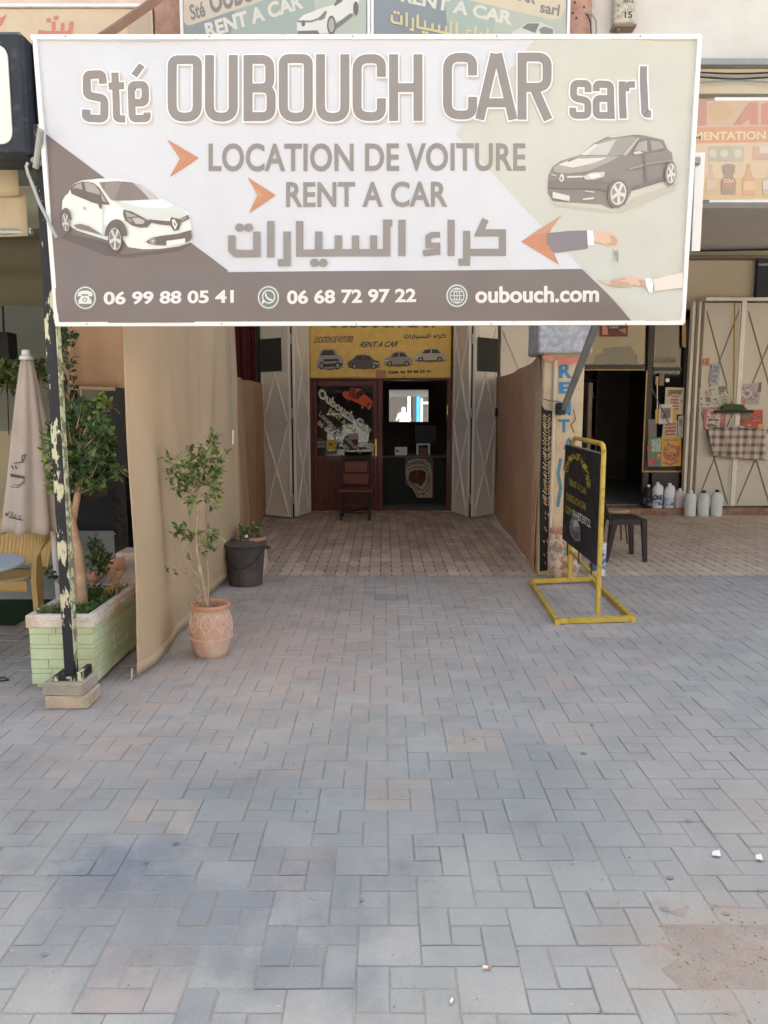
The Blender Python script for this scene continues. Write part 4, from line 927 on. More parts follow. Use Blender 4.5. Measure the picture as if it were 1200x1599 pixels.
def onpot(a, z, c=pc, r=pr_, h=ph, o_=.002):
    q = pot_r(PR, z) * r + o_; return Vector((c.x + math.sin(a) * q, c.y - math.cos(a) * q, c.z + z * h))
for k in range(9):
    a0_ = k * 2 * math.pi / 9
    for sg in (-1, 1):
        pts = [onpot(a0_ + sg * (.05 + .24 * math.sin(s_ * 3.0)), .52 + .3 * s_ + .03 * math.sin(s_ * 9)) for s_ in [i / 9 for i in range(10)]]
        rl.tube(pts, .0028, 5)
    rl.tube([onpot(a0_ + .06 + .1 * math.cos(i * .9), .68 + .05 * math.sin(i * .9)) for i in range(7)], .0025, 5)
for k in range(30):
    a0_ = k * 2 * math.pi / 30; rl.tube([onpot(a0_, .36 + .015), onpot(a0_ + .09, .40), onpot(a0_ + .17, .375)], .0026, 5)
rl.build('relief_pattern', M['chalk'], t, kind='stuff')
def tp(px, py, dy=0): return at(px, py, pc.y + dy)
trunk = [tp(323, 948), tp(320, 925, .01), tp(313, 893), tp(308, 860, -.01), tp(306, 830), tp(309, 800), tp(312, 772), tp(314, 752)]
MB().tube(trunk, [.017, .013, .0125, .0115, .0105, .0095, .008, .006], 9).build('trunk', M['bark_pale'], t, smooth=60)
tw = MB(); lm = MB(); random.seed(11)
tw.tube([tp(322, 935), tp(316, 925), tp(300, 905)], [.007, .005, .003], 6); tw.tube([tp(325, 938), tp(326, 900), tp(324, 876)], [.006, .003, .002], 6)
tw.tube([tp(312, 800), tp(320, 785), tp(338, 772)], [.004, .003, .002], 6)
tw.tube([tp(310, 900, -.02), tp(296, 885, -.03), tp(280, 845, -.04)], [.004, .003, .002], 6)
tips = [((314, 752), (333, 690, 0)), ((314, 752), (322, 715, -.05)), ((312, 760), (296, 702, .03)), ((312, 765), (266, 738, .02)), ((311, 768), (280, 718, -.06)), ((313, 760), (345, 735, .03)), ((313, 758), (352, 712, -.03)), ((312, 775), (343, 768, -.05)), ((311, 770), (275, 765, .05)), ((312, 755), (308, 725, .07)),
        ((312, 770), (300, 790, -.04)), ((312, 765), (325, 740, .05)), ((313, 750), (337, 705, .05)), ((312, 770), (262, 715, -.02)), ((312, 772), (338, 788, .03)), ((312, 760), (300, 740, -.08)), ((314, 752), (338, 755, -.08)), ((312, 768), (288, 750, -.03)), ((312, 752), (318, 700, .02)), ((330, 700), (334, 678, 0)),
        ((307, 842), (333, 832, -.04)), ((307, 845), (325, 850, .04)), ((307, 838), (340, 838, .03)), ((306, 842), (292, 835, -.03)), ((306, 840), (280, 826, .02)), ((280, 845), (276, 828, -.03)), ((306, 848), (300, 838, .05)), ((307, 850), (330, 860, -.02))]
for (bx, by), (x, y, dy) in tips:
    b = tp(bx, by); e = tp(x, y, dy); clump(lm, tw, b, e, 27 if y < 800 else 19, .050, .022, spread=.10)
for (x, y) in ((262, 893), (258, 888), (290, 868), (296, 872), (337, 700), (275, 893), (291, 893)): clump(lm, tw, tp(x + 6, y + 6), tp(x, y), 3, .035, .016, spread=.03, r=.001)
tw.build('twig', M['bark_pale'], t, kind='stuff'); lm.build('foliage', M['leaf'], t, kind='stuff', normals=False)
dr = MB()
for k in range(40):
    b = pc + Vector((random.uniform(-.09, .06), random.uniform(-.07, .07), ph * .9)); dr.tube([b, b + Vector((random.uniform(-.07, .03), random.uniform(-.05, .05), random.uniform(.02, .07)))], .0018, 4)
dr.build('dry_twig', M['leaf_dry'], t, kind='stuff')
# chip in the rim: dark hollow with soil seen at the left of the pot
# ---- rubber bin with lid
bc = gnd(379, 920); bc.y += .17
t = thing('bin', 'round grey black rubber bin with its lid on, in front of small potted plant', 'bin', tuple(bc))
MB().lathe([(.001, .003), (.145, .003), (.15, .01), (.158, .10), (.178, .34), (.182, .365), (.196, .37), (.196, .385), (.178, .39)], bc, 40).build('bin_body', M['bucket'], t, smooth=40)
MB().lathe([(.202, .376), (.204, .392), (.19, .402), (.15, .405), (.145, .398), (.10, .402), (.09, .412), (.04, .415), (.001, .416)], bc, 40).build('lid', M['bucket'], t, smooth=40)
hb = MB(); hb.tube([bc + Vector((-.04, -.03, .41)), bc + Vector((-.03, -.03, .44)), bc + Vector((.03, -.03, .44)), bc + Vector((.04, -.03, .41))], .009, 8).build('lid_handle', M['bucket'], t)
MB().box(bc.x + .01, bc.x + .035, bc.y - .05, bc.y - .02, .444, .47, bev=.005).build('pale_tag', M['white_plastic'], t)
for sx in (-1, 1): MB().tube([bc + Vector((sx * .185, -.05, .35)), bc + Vector((sx * .225, -.03, .345)), bc + Vector((sx * .225, .03, .345)), bc + Vector((sx * .185, .05, .35))], .009, 8).build('ear_handle', M['bucket'], t)
dn = MB(); 
dn.tube([bc + Vector((math.sin(a) * .186, -math.cos(a) * .186, .33 - .15 * math.cos((a + .15) * 1.25))) for a in [-1.2 + .2 * i for i in range(12)]], .004, 6); dn.build('wire_handle', M['black'], t)
# ---- pot behind the bin
p2 = gnd(393, 880); p2.y = 7.05; p2.x = at(392, 870, 7.05).x
t = thing('potted_plant', 'low green plant in wide terracotta pot standing behind the rubber bin', 'potted plant', tuple(p2))
pot(t, p2, .155, .43, M['terracotta'], M['terra_plain'])
rl = MB()
for k in range(12):
    a0_ = k * math.pi / 6; rl.tube([onpot(a0_ + .12 * math.sin(i), .35 + .06 * i, p2, .155, .43) for i in range(7)], .003, 5)
rl.build('relief_pattern', M['chalk'], t, kind='stuff')
lm, tw = MB(), MB(); random.seed(5)
for k in range(22):
    b = p2 + Vector((random.uniform(-.06, .05), random.uniform(-.06, .06), .38)); clump(lm, tw, b, b + Vector((random.uniform(-.07, .06), random.uniform(-.05, .05), random.uniform(.06, .17))), 9, .05, .017, spread=.05, greens=GREENS[:4] + [S(150, 140, 100)])
tw.build('stem', M['bark_pale'], t, kind='stuff'); lm.build('foliage', M['leaf'], t, kind='stuff', normals=False)

# ================================================================== PLANTER WITH FICUS
x0, x1, y0, y1 = -2.03, -1.665, 4.26, 5.05; zb_, zt_ = .03, .40
t = thing('planter', 'pale green stone faced planter with chalky white rim, behind the black pole', 'planter', ((x0 + x1) / 2, (y0 + y1) / 2, 0))
MB().box(x0 + .012, x1 - .012, y0 + .012, y1 - .012, zb_, zt_ - .04).build('planter_core', M['green_stone'], t)
MB().box(x0 + .02, x1 - .02, y0 + .02, y0 + .05, .0065, zb_).build('foot', M['green_stone'], t); MB().box(x0 + .02, x1 - .02, y1 - .10, y1 - .02, .0065, zb_).build('foot', M['green_stone'], t)
random.seed(21); hs = [.03, .075, .10, .145, .165, .20, .225, .255, .285, .318, .335]
z = zb_; rows_ = [.062, .03, .055, .065, .025, .06, .05]; zz = zb_
for h in rows_:
    if zz + h > zt_ - .035: h = zt_ - .035 - zz
    for side in 'FR':
        a, b = (x0, x1) if side == 'F' else (y0, y1); p_ = a
        while p_ < b - .01:
            L_ = random.uniform(.08, .26); q_ = min(b, p_ + L_)
            if b - q_ < .04: q_ = b
            pd = random.uniform(.003, .0065)
            m_ = MB(); g_ = .0012
            if side == 'F': m_.box(p_ + g_, q_ - g_, y0 - pd + .006, y0 + .0115, zz + g_, zz + h - g_, bev=.002)
            else: m_.box(x1 - .0115, x1 + pd - .006, p_ + g_, q_ - g_, zz + g_, zz + h - g_, bev=.002)
            m_.build('stone', M['green_stone'], t); p_ = q_
    zz += h
    if zz >= zt_ - .036: break
zr = zt_ - .035; RM = MB(); e = .012

for bb in ((x0 - e, x1 + e, y0 - e, y0 + .035), (x0 - e, x1 + e, y1 - .035, y1 + e), (x0 - e, x0 + .035, y0 + .0352, y1 - .0352), (x1 - .035, x1 + e, y0 + .0352, y1 - .0352)):
    MB().box(*bb, zr, zr + .075, bev=.006).build('rim', M['white_rim'], t)
rs = MB()
for k in range(9):
    xx = x0 + .02 + k * .042; rs.tube([(xx + .014 * math.cos(a * .7), y0 - e - .001, zr + .038 + .016 * math.sin(a * .7)) for a in range(7)], .003, 5)
for k in range(16):
    yy = y0 + .02 + k * .048; rs.tube([(x1 + e + .001, yy + .014 * math.cos(a * .7), zr + .038 + .016 * math.sin(a * .7)) for a in range(7)], .003, 5)
rs.build('rim_relief', M['white_rim'], t, kind='stuff')
MB().grid(lambda u, v: (x0 + .03 + (x1 - x0 - .06) * u, y0 + .03 + (y1 - y0 - .06) * v, .40 + .02 * noise.noise(Vector((u * 6, v * 9, 1)))), 12, 20).build('soil', M['soil'], t)
gc = MB(); random.seed(31)
for k in range(2600):
    u, v = random.random(), random.random(); p_ = Vector((x0 + .04 + (x1 - x0 - .08) * u, y0 + .05 + (y1 - y0 - .1) * v, .405))
    if noise.noise(Vector((p_.x * 7, p_.y * 6, 2))) < -.12: continue
    leaf_faces(gc, p_ + Vector((0, 0, random.uniform(0, .05))), rv() + Vector((0, 0, .6)), rv(), random.uniform(.012, .024), .010, tuple(Vector(random.choice([S(70, 112, 48), S(58, 94, 44), S(90, 126, 56), S(110, 120, 70)])) * random.uniform(.8, 1.1)))
tag(gc.build('ground_cover', M['leaf'], None, world=False, kind='stuff', normals=False))
# ficus
tx, ty = -1.84, 4.62
t = thing('ficus_tree', 'ficus with twin twisted trunks and dark clumped crown growing from the green planter', 'tree', (tx, ty, .40))
def fp(px, py, dy=0): return at(px, py, ty + dy)
MB().tube([fp(129, 943), fp(127, 905), fp(122, 860, -.02), fp(112, 815), fp(108, 790), fp(101, 765), fp(98, 735), fp(96, 690, .05)], [.034, .03, .028, .026, .022, .018, .014, .010], 10).build('trunk', M['bark'], t, smooth=60)
MB().tube([fp(124, 944, .03), fp(116, 900, .04), fp(111, 850, .03), fp(114, 812, .02), fp(120, 780, 0), fp(124, 757, 0), fp(130, 720, .03), fp(138, 660, .05)], [.03, .027, .025, .022, .02, .017, .013, .009], 10).build('trunk', M['bark'], t, smooth=60)
lm, tw = MB(), MB(); random.seed(8)
for k in range(92):
    x = random.uniform(78, 178); y = random.uniform(625, 762); dy = random.uniform(-.22, .22)
    if ((x - 128) / 54) ** 2 + ((y - 695) / 76) ** 2 > 1.1: continue
    if 660 < y < 730 and x > 150 and random.random() < .5: continue
    e = fp(x, y, dy); b = fp(115 + (x - 115) * .35, min(770, y + 40), dy * .4); clump(lm, tw, b, e, 24, .052, .03, spread=.07, greens=[S(74, 98, 62), S(92, 118, 72), S(62, 84, 56), S(118, 142, 76), S(84, 106, 74)], r=.003)
for x, y in ((68, 700), (66, 680), (75, 745), (72, 720), (80, 765), (170, 735), (182, 730), (150, 625), (165, 628), (155, 650), (152, 620)): clump(lm, tw, fp(x + 22, y + 18), fp(x, y, -.1), 14, .05, .03, spread=.06, greens=[S(120, 146, 76), S(96, 122, 66), S(140, 160, 84)])
for k in range(34):     # loose upper growth seen between pole and drape
    x = random.uniform(74, 118); y = random.uniform(505, 640); clump(lm, tw, fp(108, y + 50, .25), fp(x, y, random.uniform(.15, .5)), 9, .05, .028, spread=.07, greens=[S(62, 82, 58), S(74, 94, 62)])
tw.build('twig', M['bark'], t, kind='stuff'); lm.build('foliage', M['leaf'], t, kind='stuff', normals=False)
# side shrub and dry flower stalks in the planter
t = thing('shrub', 'small dark leafy shrub growing behind the ficus trunks in the planter', 'shrub', (-1.80, 4.9, .40))
lm, tw = MB(), MB()
for x, y, dy in ((150, 838, 0), (145, 850, .05), (160, 845, -.05), (165, 868, 0), (172, 872, .05), (140, 872, 0), (150, 880, -.05), (163, 885, 0), (158, 858, .04), (138, 845, .1), (147, 865, .1)): clump(lm, tw, at(150, 905, 4.92), at(x, y, 4.92 + dy), 20, .042, .024, spread=.06, greens=[S(72, 98, 66), S(84, 112, 70), S(60, 84, 58)])
for x, y in ((78, 892), (88, 896), (82, 902), (72, 896)): clump(lm, tw, at(96, 915, 4.75), at(x, y, 4.7), 9, .038, .02, spread=.05, greens=[S(48, 74, 46), S(60, 88, 50)])
tw.build('twig', M['bark'], t, kind='stuff'); lm.build('foliage', M['leaf'], t, kind='stuff', normals=False)
t = thing('dry_plant', 'dry reddish flower stalks leaning in the planter beside the tan curtain', 'plant', (-1.70, 4.85, .40)); dm = MB(); random.seed(4)
for k in range(16):
    b = at(random.uniform(155, 185), random.uniform(925, 942), 4.75); e = at(random.uniform(170, 198), random.uniform(868, 905), 4.80 + random.uniform(-.1, .12)); dm.tube([b, (b + e) / 2 + rv() * .01, e], .002, 4)
    for j in range(14): leaf_faces(dm, b.lerp(e, .35 + .65 * random.random()) + rv() * .008, rv(), rv(), .014, .010, (1, 1, 1))
dm.build('flower_stalk', M['leaf_dry'], t, kind='stuff', normals=False)
t = thing('weed', 'short pale green weed at the front left corner of the planter', 'plant', (-1.95, 4.35, .40)); dm = MB()
for k in range(60):
    b = Vector((random.uniform(-2.0, -1.9), random.uniform(4.30, 4.40), .405)); 
    for j in range(5): leaf_faces(dm, b + Vector((0, 0, .012 * j)), rv() + Vector((0, 0, .8)), rv(), .025, .007, tuple(Vector(S(120, 128, 84)) * random.uniform(.7, 1.1)))
dm.build('foliage', M['leaf'], t, kind='stuff', normals=False)

# ================================================================== CAFE SIDE
t = thing('side_drape', 'tan cloth drape hanging over the ficus beside the long curtain', 'drape', tuple(at(110, 605, 5.2)))
za, zb2 = at(140, 606, 5.2).z, 2.7; xa, xb = at(107, 560, 5.2).x, at(176, 560, 5.2).x
MB().grid(lambda u, v: (xa + (xb - xa + .25) * u + .008 * math.sin(v * 5), 5.2 + .03 * math.sin(u * 6) + .012 * math.sin(u * 17 + v * 2), za + .01 * math.sin(u * 5) + (zb2 - za) * v), 24, 16).build('cloth_panel', M['curtain_back'], t, smooth=180, solid=.003)
MB().tube([at(107, 512, 5.17), at(112, 604, 5.17)], .008, 8).build('rope_edge', M['curtain'], t)
MB().tube([at(108, 606, 5.17), at(180, 608, 5.17)], .013, 8).build('bottom_roll', M['curtain'], t)
for k, (a, b, r_, m) in enumerate((((108, 602), (98, 650), .028, 'brown_plastic'), ((110, 600), (124, 640), .026, 'brown_plastic'), ((128, 608), (129, 645), .012, 'bark_pale'))):
    MB().tube([at(*a, 5.3), at(*b, 5.45)], r_, 12).build('hanging_tube', M[m], t)
t = thing('cafe_awning', 'beige cafe awning with hanging valance under the black sign box', 'awning', (-3.2, 4.7, 2.6))
vz0, vz1, vx = at(20, 369, 4.7).z, at(20, 300, 4.7).z, at(42, 330, 4.7).x
MB().grid(lambda u, v: (-7 + (vx + 7) * u, 4.7 + .02 * math.sin(u * 60) * (1 - v), vz0 + (vz1 - vz0) * v), 80, 6).build('valance', M['awning'], t, smooth=180, solid=.003)
MB().grid(lambda u, v: (-7 + (vx - .02 + 7) * u, 4.66 + .02 * math.sin(u * 60) * (1 - v), vz1 - .03 + .28 * v), 80, 4).build('upper_valance', M['awning'], t, smooth=180, solid=.003)
MB().grid(lambda u, v: (-7 + (vx + .1 + 7) * u, 4.72 + 2.55 * v, vz0 + .05 + .5 * v - .04 * math.sin(v * 3.14)), 30, 12).build('awning_cloth', M['olive_awning'], t, smooth=180, solid=.003)
MB().tube([(-7, 4.72, vz0 + .03), (at(50, 358, 4.72).x, 4.72, vz0 + .03)], .02).build('front_bar', M['zinc'], t)
t = thing('cafe_blind', 'olive brown cloth blind hanging across the cafe behind its awning', 'blind', (-3.5, 7.25, 2.4))
bz0, bz1 = at(30, 478, 7.25).z, 3.6
MB().grid(lambda u, v: (-7 + 4.75 * u, 7.25 + .02 * math.sin(v * 22) + .01 * math.sin(u * 9), bz0 + (bz1 - bz0) * v), 40, 40).build('cloth_panel', M['olive_awning'], t, smooth=180, solid=.003)
t = thing('cafe_facade', 'dim cafe front wall with dark opening behind the closed parasol', 'wall', (-4, 9.4, 0))
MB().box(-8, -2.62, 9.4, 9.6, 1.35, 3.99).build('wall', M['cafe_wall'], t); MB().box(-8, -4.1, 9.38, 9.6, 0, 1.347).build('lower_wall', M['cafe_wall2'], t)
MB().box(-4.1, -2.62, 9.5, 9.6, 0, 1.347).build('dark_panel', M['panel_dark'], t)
MB().box(-2.62, -2.45, 9.3, 9.62, 0, 3.99).build('dark_post', M['black'], t)
t = thing('partition', 'grey metal partition sheet topped by dark boards behind the planter', 'partition', (-2.6, 6.3, 0))
gx0_, gx1_ = at(58, 880, 6.3).x, at(181, 880, 6.3).x; gz_ = at(100, 830, 6.3).z
MB().box(gx0_ - 1, gx1_, 6.3, 6.33, .02, gz_).build('metal_sheet', M['panel_grey'], t); MB().box(gx0_ - .0, gx1_ + .0, 6.36, 6.40, gz_ + .0, at(100, 770, 6.36).z).build('dark_board', M['panel_dark'], t)
MB().box(gx1_ + .003, gx1_ + .12, 6.28, 6.42, 0, at(180, 745, 6.28).z).build('post', M['black'], t)
for k in range(4): q = at(66 + k * 38, 834, 6.29); MB().tube([q, q + Vector((0, -.012, 0))], .008, 8).build('bolt', M['zinc'], t)
MB().box(-2.34, -1.6, 6.5, 6.53, .01, 2.6).build('dark_back', M['panel_dark'], t)
t = thing('stone_block', 'pinkish stone block behind the dry stalks at the planter end', 'block', (-1.6, 5.6, 0))
MB().box(at(184, 880, 5.6).x, -1.56, 5.55, 5.8, .006, at(190, 862, 5.6).z, bev=.01).build('block', M['white_rim'], t)
MB().tube([at(140, 905, 5.3), at(165, 885, 5.35), at(196, 880, 5.4)], .05, 12).build('clay_tile', M['terra_plain'], t, smooth=50)
t = thing('slanted_board', 'dark slanted board hanging behind the ficus trunks', 'board', tuple(at(130, 780, 6.0)))
MB().prism([at(100, 778, 6.0), at(168, 755, 6.0), at(168, 773, 6.0), at(100, 798, 6.0)], (0, .02, 0)).build('board', M['brown_plastic'], t)
# black speaker and hanging plant
t = thing('hanging_lamp', 'black box lamp hanging on the dim cafe wall', 'lamp', tuple(at(8, 560, 8.5)))
q = at(8, 540, 8.5); MB().box(q.x - .14, q.x + .09, 8.4, 8.6, at(8, 562, 8.5).z, at(8, 520, 8.5).z, bev=.01).build('lamp_body', M['black_plastic'], t); MB().tube([at(6, 520, 8.5), at(4, 470, 8.5)], .012, 8).build('cable', M['black'], t)
t = thing('hanging_plant', 'leafy hanging plant on a long string at the cafe wall', 'plant', tuple(at(10, 600, 7.6))); lm, tw = MB(), MB(); random.seed(9)
for k in range(38): 
    x = random.uniform(-14, 33); y = random.uniform(560, 612); clump(lm, tw, at(8, 598, 7.6), at(x, y, 7.6 + random.uniform(-.2, .2)), 9, .09, .04, spread=.12)
for k in range(14): x = random.uniform(56, 72); y = random.uniform(552, 600); clump(lm, tw, at(64, 600, 7.6), at(x, y, 7.6), 7, .08, .035, spread=.1)
tw.build('stem', M['bark'], t, kind='stuff'); lm.build('foliage', M['leaf'], t, kind='stuff', normals=False)
MB().tube([at(10, 560, 7.55), at(14, 680, 7.55)], .005, 6).build('string', M['black'], t)
# black sign box of the cafe
t = thing('sign_box', 'black framed light box sign with white face, on the far upper left', 'sign', tuple(at(0, 245, 4.45)))
sx1 = at(40, 150, 4.35).x; sz0, sz1 = at(20, 243, 4.35).z, at(20, 47, 4.35).z
MB().box(-4.0, sx1, 4.35, 4.62, sz0, sz1, bev=.02).build('box_body', M['signbox'], t)
fz0, fz1 = at(0, 224, 4.33).z, at(0, 68, 4.33).z; fx1 = at(14, 150, 4.33).x; loop = roundpath([(-3.9, fz0), (fx1, fz0), (fx1, fz1), (-3.9, fz1)], .07, 6)
MB().prism([(x, 4.34, z) for x, z in loop], (0, .012, 0)).build('sign_face', M['sign_white'], t)
MB().box(sx1 + .003, sx1 + .05, 4.45, 4.66, sz0 - .03, sz1 + .03, bev=.01).build('side_rail', M['black'], t)
t = thing('pale_sign', 'pale cream signboard with red Arabic lettering on the upper left wall', 'sign', tuple(at(120, 30, 7.2)))
fx0, fx1_ = -6.5, at(240, 30, 7.2).x - .01
MB().box(fx0, fx1_, 7.2, 7.26, at(100, 75, 7.2).z, at(100, 14, 7.2).z).build('sign_panel', mat('pale_cream_panel', S(214, 200, 176), .8, .08, 3, S(196, 160, 136), 3, .6, .15), t)
MB().box(fx0, fx1_, 7.17, 7.27, at(100, 13, 7.2).z, at(100, 8, 7.2).z).build('sign_edge', M['white_frame'], t)
pr = Print(Surf((-3.5, 7.2, 5), (1, 0, 0), (0, -1, 0)), .002); RD = S(204, 130, 120)  # letter red paled by lens haze put into its colour
pr.stroke([(-10, 42), (0, 38), (6, 28), (0, 32)], 7, RD); pr.stroke([(-30, 46), (-10, 42)], 7, RD); pr.stroke([(60, 50), (72, 52), (110, 52), (112, 34)], 7, RD); pr.stroke([(84, 34), (84, 48)], 6, RD); pr.stroke([(98, 36), (98, 48)], 6, RD); pr.circ((76, 32), 4, 3.5, RD); pr.circ((88, 28), 4, 3.5, RD)
pr.poly([(196, 24), (234, 20), (236, 56), (200, 56)], S(186, 168, 150)); pr.build('red_lettering', t)
t = thing('wall_brace', 'rusty brown brace slanting up to the pink column', 'brace', tuple(at(165, 56, 6.6)))
MB().tube([at(160, 58, 6.4), at(250, -4, 7.0)], .03, sq=True).build('brace_bar', mat('rusty_brown', S(150, 118, 100), .8, .15, 6), t)
# parasol
t = thing('parasol', 'closed pinkish beige parasol on white pole beside the yellow chair', 'parasol', (-2.42, 5.55, 0)); pcx, pcy = -2.56, 5.55
zt2 = at(42, 560, pcy).z; zh = at(42, 829, pcy).z
def par(u, v):
    a = u * 2 * math.pi; s_ = 1 - v; r_ = (.035 + .178 * s_ ** .85) * (1 + .10 * math.sin(a * 8 + 2.0 * s_) * (.35 + s_) + .05 * math.sin(a * 3 + 1)); x_ = pcx + (v) * .02
    return (x_ + r_ * math.cos(a), pcy + r_ * math.sin(a) * .8, zh + (zt2 - zh) * v + .012 * math.sin(a * 8) * s_)
MB().grid(par, 96, 20).build('canopy', M['parasol'], t, smooth=180, solid=.003)
MB().lathe([(.05, -.005), (.045, .02), (.03, .03), (.028, .06), (.022, .065), (.001, .066)], (pcx + .02, pcy, zt2 - .005), 20).build('finial', M['white_plastic'], t, smooth=40)
MB().tube([(-2.4, pcy, 0), (-2.43, pcy, 1.0)], .021, 14).build('parasol_pole', M['white_frame'], t)
MB().lathe([(.16, 0), (.16, .03), (.04, .05), (.03, .12)], (-2.4, pcy, .0145), 24).build('base', M['cinder2'], t)
psf = Surf((pcx, pcy - .165, 1), (1, 0, 0), (0, -1, .12)); pr = Print(psf, .0); BK = S(90, 76, 74)
pr.stroke([(22, 724), (36, 722), (40, 710), (35, 712), (34, 721)], 1.5, BK); pr.stroke([(18, 727), (21, 733)], 2, BK); pr.stroke([(24, 727), (26, 733)], 2, BK)
pr.poly([(16, 740), (38, 744), (37, 748), (17, 745)], BK); pr.stroke([(38, 744), (38, 754), (28, 762), (16, 760)], 1.2, BK); pr.stroke([(37, 752), (30, 758), (20, 757)], 1, BK)
pr.text('d\'lu t', (8, 797), (34, 803), (8, 806), BK, shear=.3); pr.stroke([(8, 803), (13, 804)], 2.2, BK); pr.stroke([(14, 808), (36, 813)], 1.8, BK)
po = pr.build('printed_lettering', t, M['paint_letters'])
# yellow ribbed armchair
t = thing('plastic_chair', 'ochre yellow ribbed plastic armchair on the green carpet', 'chair', (-2.9, 5.5, .0145)); CY = M['chair_yellow']
def cb(u, v):
    x = -3.10 + .62 * u; top = .80 - .09 * (2 * u - 1) ** 4 - .05 * (2 * u - 1) ** 2; z = .44 + (top - .44) * v; y = 5.72 + .10 * v - .13 * (2 * u - 1) ** 2 - .02 * (1 - v); return (x, y - .006 * abs(math.sin(u * 22 * math.pi / 1)) ** .5, z)
MB().grid(cb, 132, 14).build('backrest', CY, t, smooth=50, solid=.012)
def cs(u, v):
    return (-3.08 + .58 * u, 5.28 + .45 * v, .40 + .03 * (2 * u - 1) ** 2 - .02 * math.sin(v * 3.1) + .003 * abs(math.sin(u * 20 * math.pi)) ** .5)
MB().grid(cs, 120, 8).build('seat', CY, t, smooth=50, solid=.014)
MB().grid(lambda u, v: (-3.08 + .58 * u, 5.27 + .01 * math.sin(u * 3.14), .33 + .08 * v - .05 * (1 - v) * math.sin(u * 3.14) * 0), 30, 3).build('seat_apron', CY, t, smooth=60, solid=.012)
for sx, xx in ((-1, -3.12), (1, -2.47)):
    MB().grid(lambda u, v: (xx + .02 * sx + sx * .035 * (v - .5), 5.25 + .50 * u, .66 - .12 * (1 - u) ** 3 + .03 * u), 16, 3).build('armrest', CY, t, smooth=60, solid=.016)
    MB().prism([(xx + .02 * sx, 5.24, .0145), (xx + .02 * sx, 5.29, .0145), (xx + .02 * sx, 5.34, .42), (xx + .02 * sx, 5.32, .62), (xx + .02 * sx, 5.25, .58), (xx + .02 * sx, 5.22, .42)], (.035 * sx, 0, 0)).build('leg', CY, t)
    MB().prism([(xx + .02 * sx, 5.80, .0145), (xx + .02 * sx, 5.85, .0145), (xx + .02 * sx, 5.78, .44), (xx + .02 * sx, 5.70, .44)], (.035 * sx, 0, 0)).build('leg', CY, t)
# table
tc = at(-62, 882, 4.75); t = thing('cafe_table', 'pale round cafe table top at the left edge beside the yellow chair', 'table', (tc.x, tc.y, 0)); zt3 = tc.z
MB().lathe([(.001, -.02), (.35, -.02), (.372, -.012), (.378, 0), (.372, .006), (.001, .008)], (tc.x, tc.y, zt3), 40).build('table_top', M['tabletop'], t, smooth=40)
MB().tube([(tc.x, tc.y, .02), (tc.x, tc.y, zt3 - .02)], .025, 14).build('leg', M['black'], t); MB().lathe([(.15, 0), (.15, .015), (.03, .03)], (tc.x, tc.y, .006), 24).build('base', M['black'], t)
t = thing('strap_loop', 'small black strap loop lying on the pavement left of the planter', 'strap', tuple(gnd(6, 1060)))
q = gnd(5, 1062, .012); MB().tube([q + Vector((-.08, .0, 0)), q + Vector((.0, .015, .01)), q + Vector((.035, -.005, 0)), q + Vector((0, -.02, -.002)), q + Vector((-.04, -.01, 0))], .006, 8).build('strap', M['black'], t)

# ================================================================== A-BOARD
t = thing('pavement_sign', 'yellow steel frame holding a black painted car rental board', 'sign stand', (1.64, 6.3, 0)); YL = M['yellow']; r_ = .019
XB = 1.63; Yf, Yr = 5.72, 6.93
zf_, zr_ = at(932, 694, Yf).z, at(879, 684, Yr).z
MB().tube([gnd(872, 970, .03) * 1, gnd(988, 966, .03)], r_, sq=True).build('base_bar', YL, t); MB().tube([gnd(829, 908, .045), gnd(926, 904, .045)], r_, sq=True).build('base_bar', YL, t)
A1, A2 = gnd(829, 909, .03), gnd(870, 970, .03); MB().tube([A1, A2], r_ * .9, sq=True).build('side_bar', YL, t)
B1, B2 = gnd(926, 906, .03), gnd(988, 966, .03); MB().tube([B1, B2], r_ * .9, sq=True).build('side_bar', YL, t)
XF, XR = gnd(930, 966).x, gnd(881, 906).x
for q in (A2, B2): MB().box(q.x - .02, q.x + .02, q.y - .035, q.y + .01, .003, .04, bev=.004).build('foot', YL, t)
MB().tube([(XR, Yr, .05), (XR + .0, Yr, zr_ - .05), (XR, Yr - .02, zr_ - .015), (XR, Yr - .06, zr_)] + [(XF, Yf + .07, zf_), (XF, Yf + .025, zf_ - .012), (XF, Yf, zf_ - .05), (XF, Yf, .05)], r_, 10).build('hoop', YL, t, smooth=40)
lo_f, lo_r = atx(924, 897, XF).z, atx(880, 852, XR).z
MB().tube([(XR, Yr, lo_r), (XF, Yf, lo_f)], .012, sq=True).build('lower_bar', YL, t)
PB = Surf((XB - .012, 6.3, .9), (0, -1, 0), (-1, 0, 0))
bf, br = Yf + .035, Yr - .035
def pbz(px, py): return atx(px, py, XB).z
MB().prism([(XB - .008, br, pbz(880, 842)), (XB - .008, bf, pbz(925, 878)), (XB - .008, bf, pbz(926, 707)), (XB - .008, br, pbz(881, 694))], (.012, 0, 0)).build('board', M['board_black'], t)
MB().tube([(XB, br, pbz(881, 694) + .004), (XB, bf, pbz(926, 707) + .004)], .008, sq=True).build('board_edge', M['zinc'], t)
for f in (.15, .5, .85):
    yy = br + (bf - br) * f; z0 = pbz(880, 842) * (1 - f) + pbz(925, 878) * f; MB().tube([(XB, yy, z0), (XB, yy, lo_r + (lo_f - lo_r) * f)], .006, 6).build('tie', M['black'], t)
    z0 = pbz(881, 694) * (1 - f) + pbz(926, 707) * f; MB().tube([(XB, yy, z0), (XB, yy, zr_ - .01)], .004, 6).build('tie', M['black'], t)
pr = Print(PB, .0); YT = S(186, 168, 60); WT = S(210, 210, 204)
arc = 'LOCATION DE VOITURES'; Pa = lambda f: ((885 + 36.5 * f), 0)
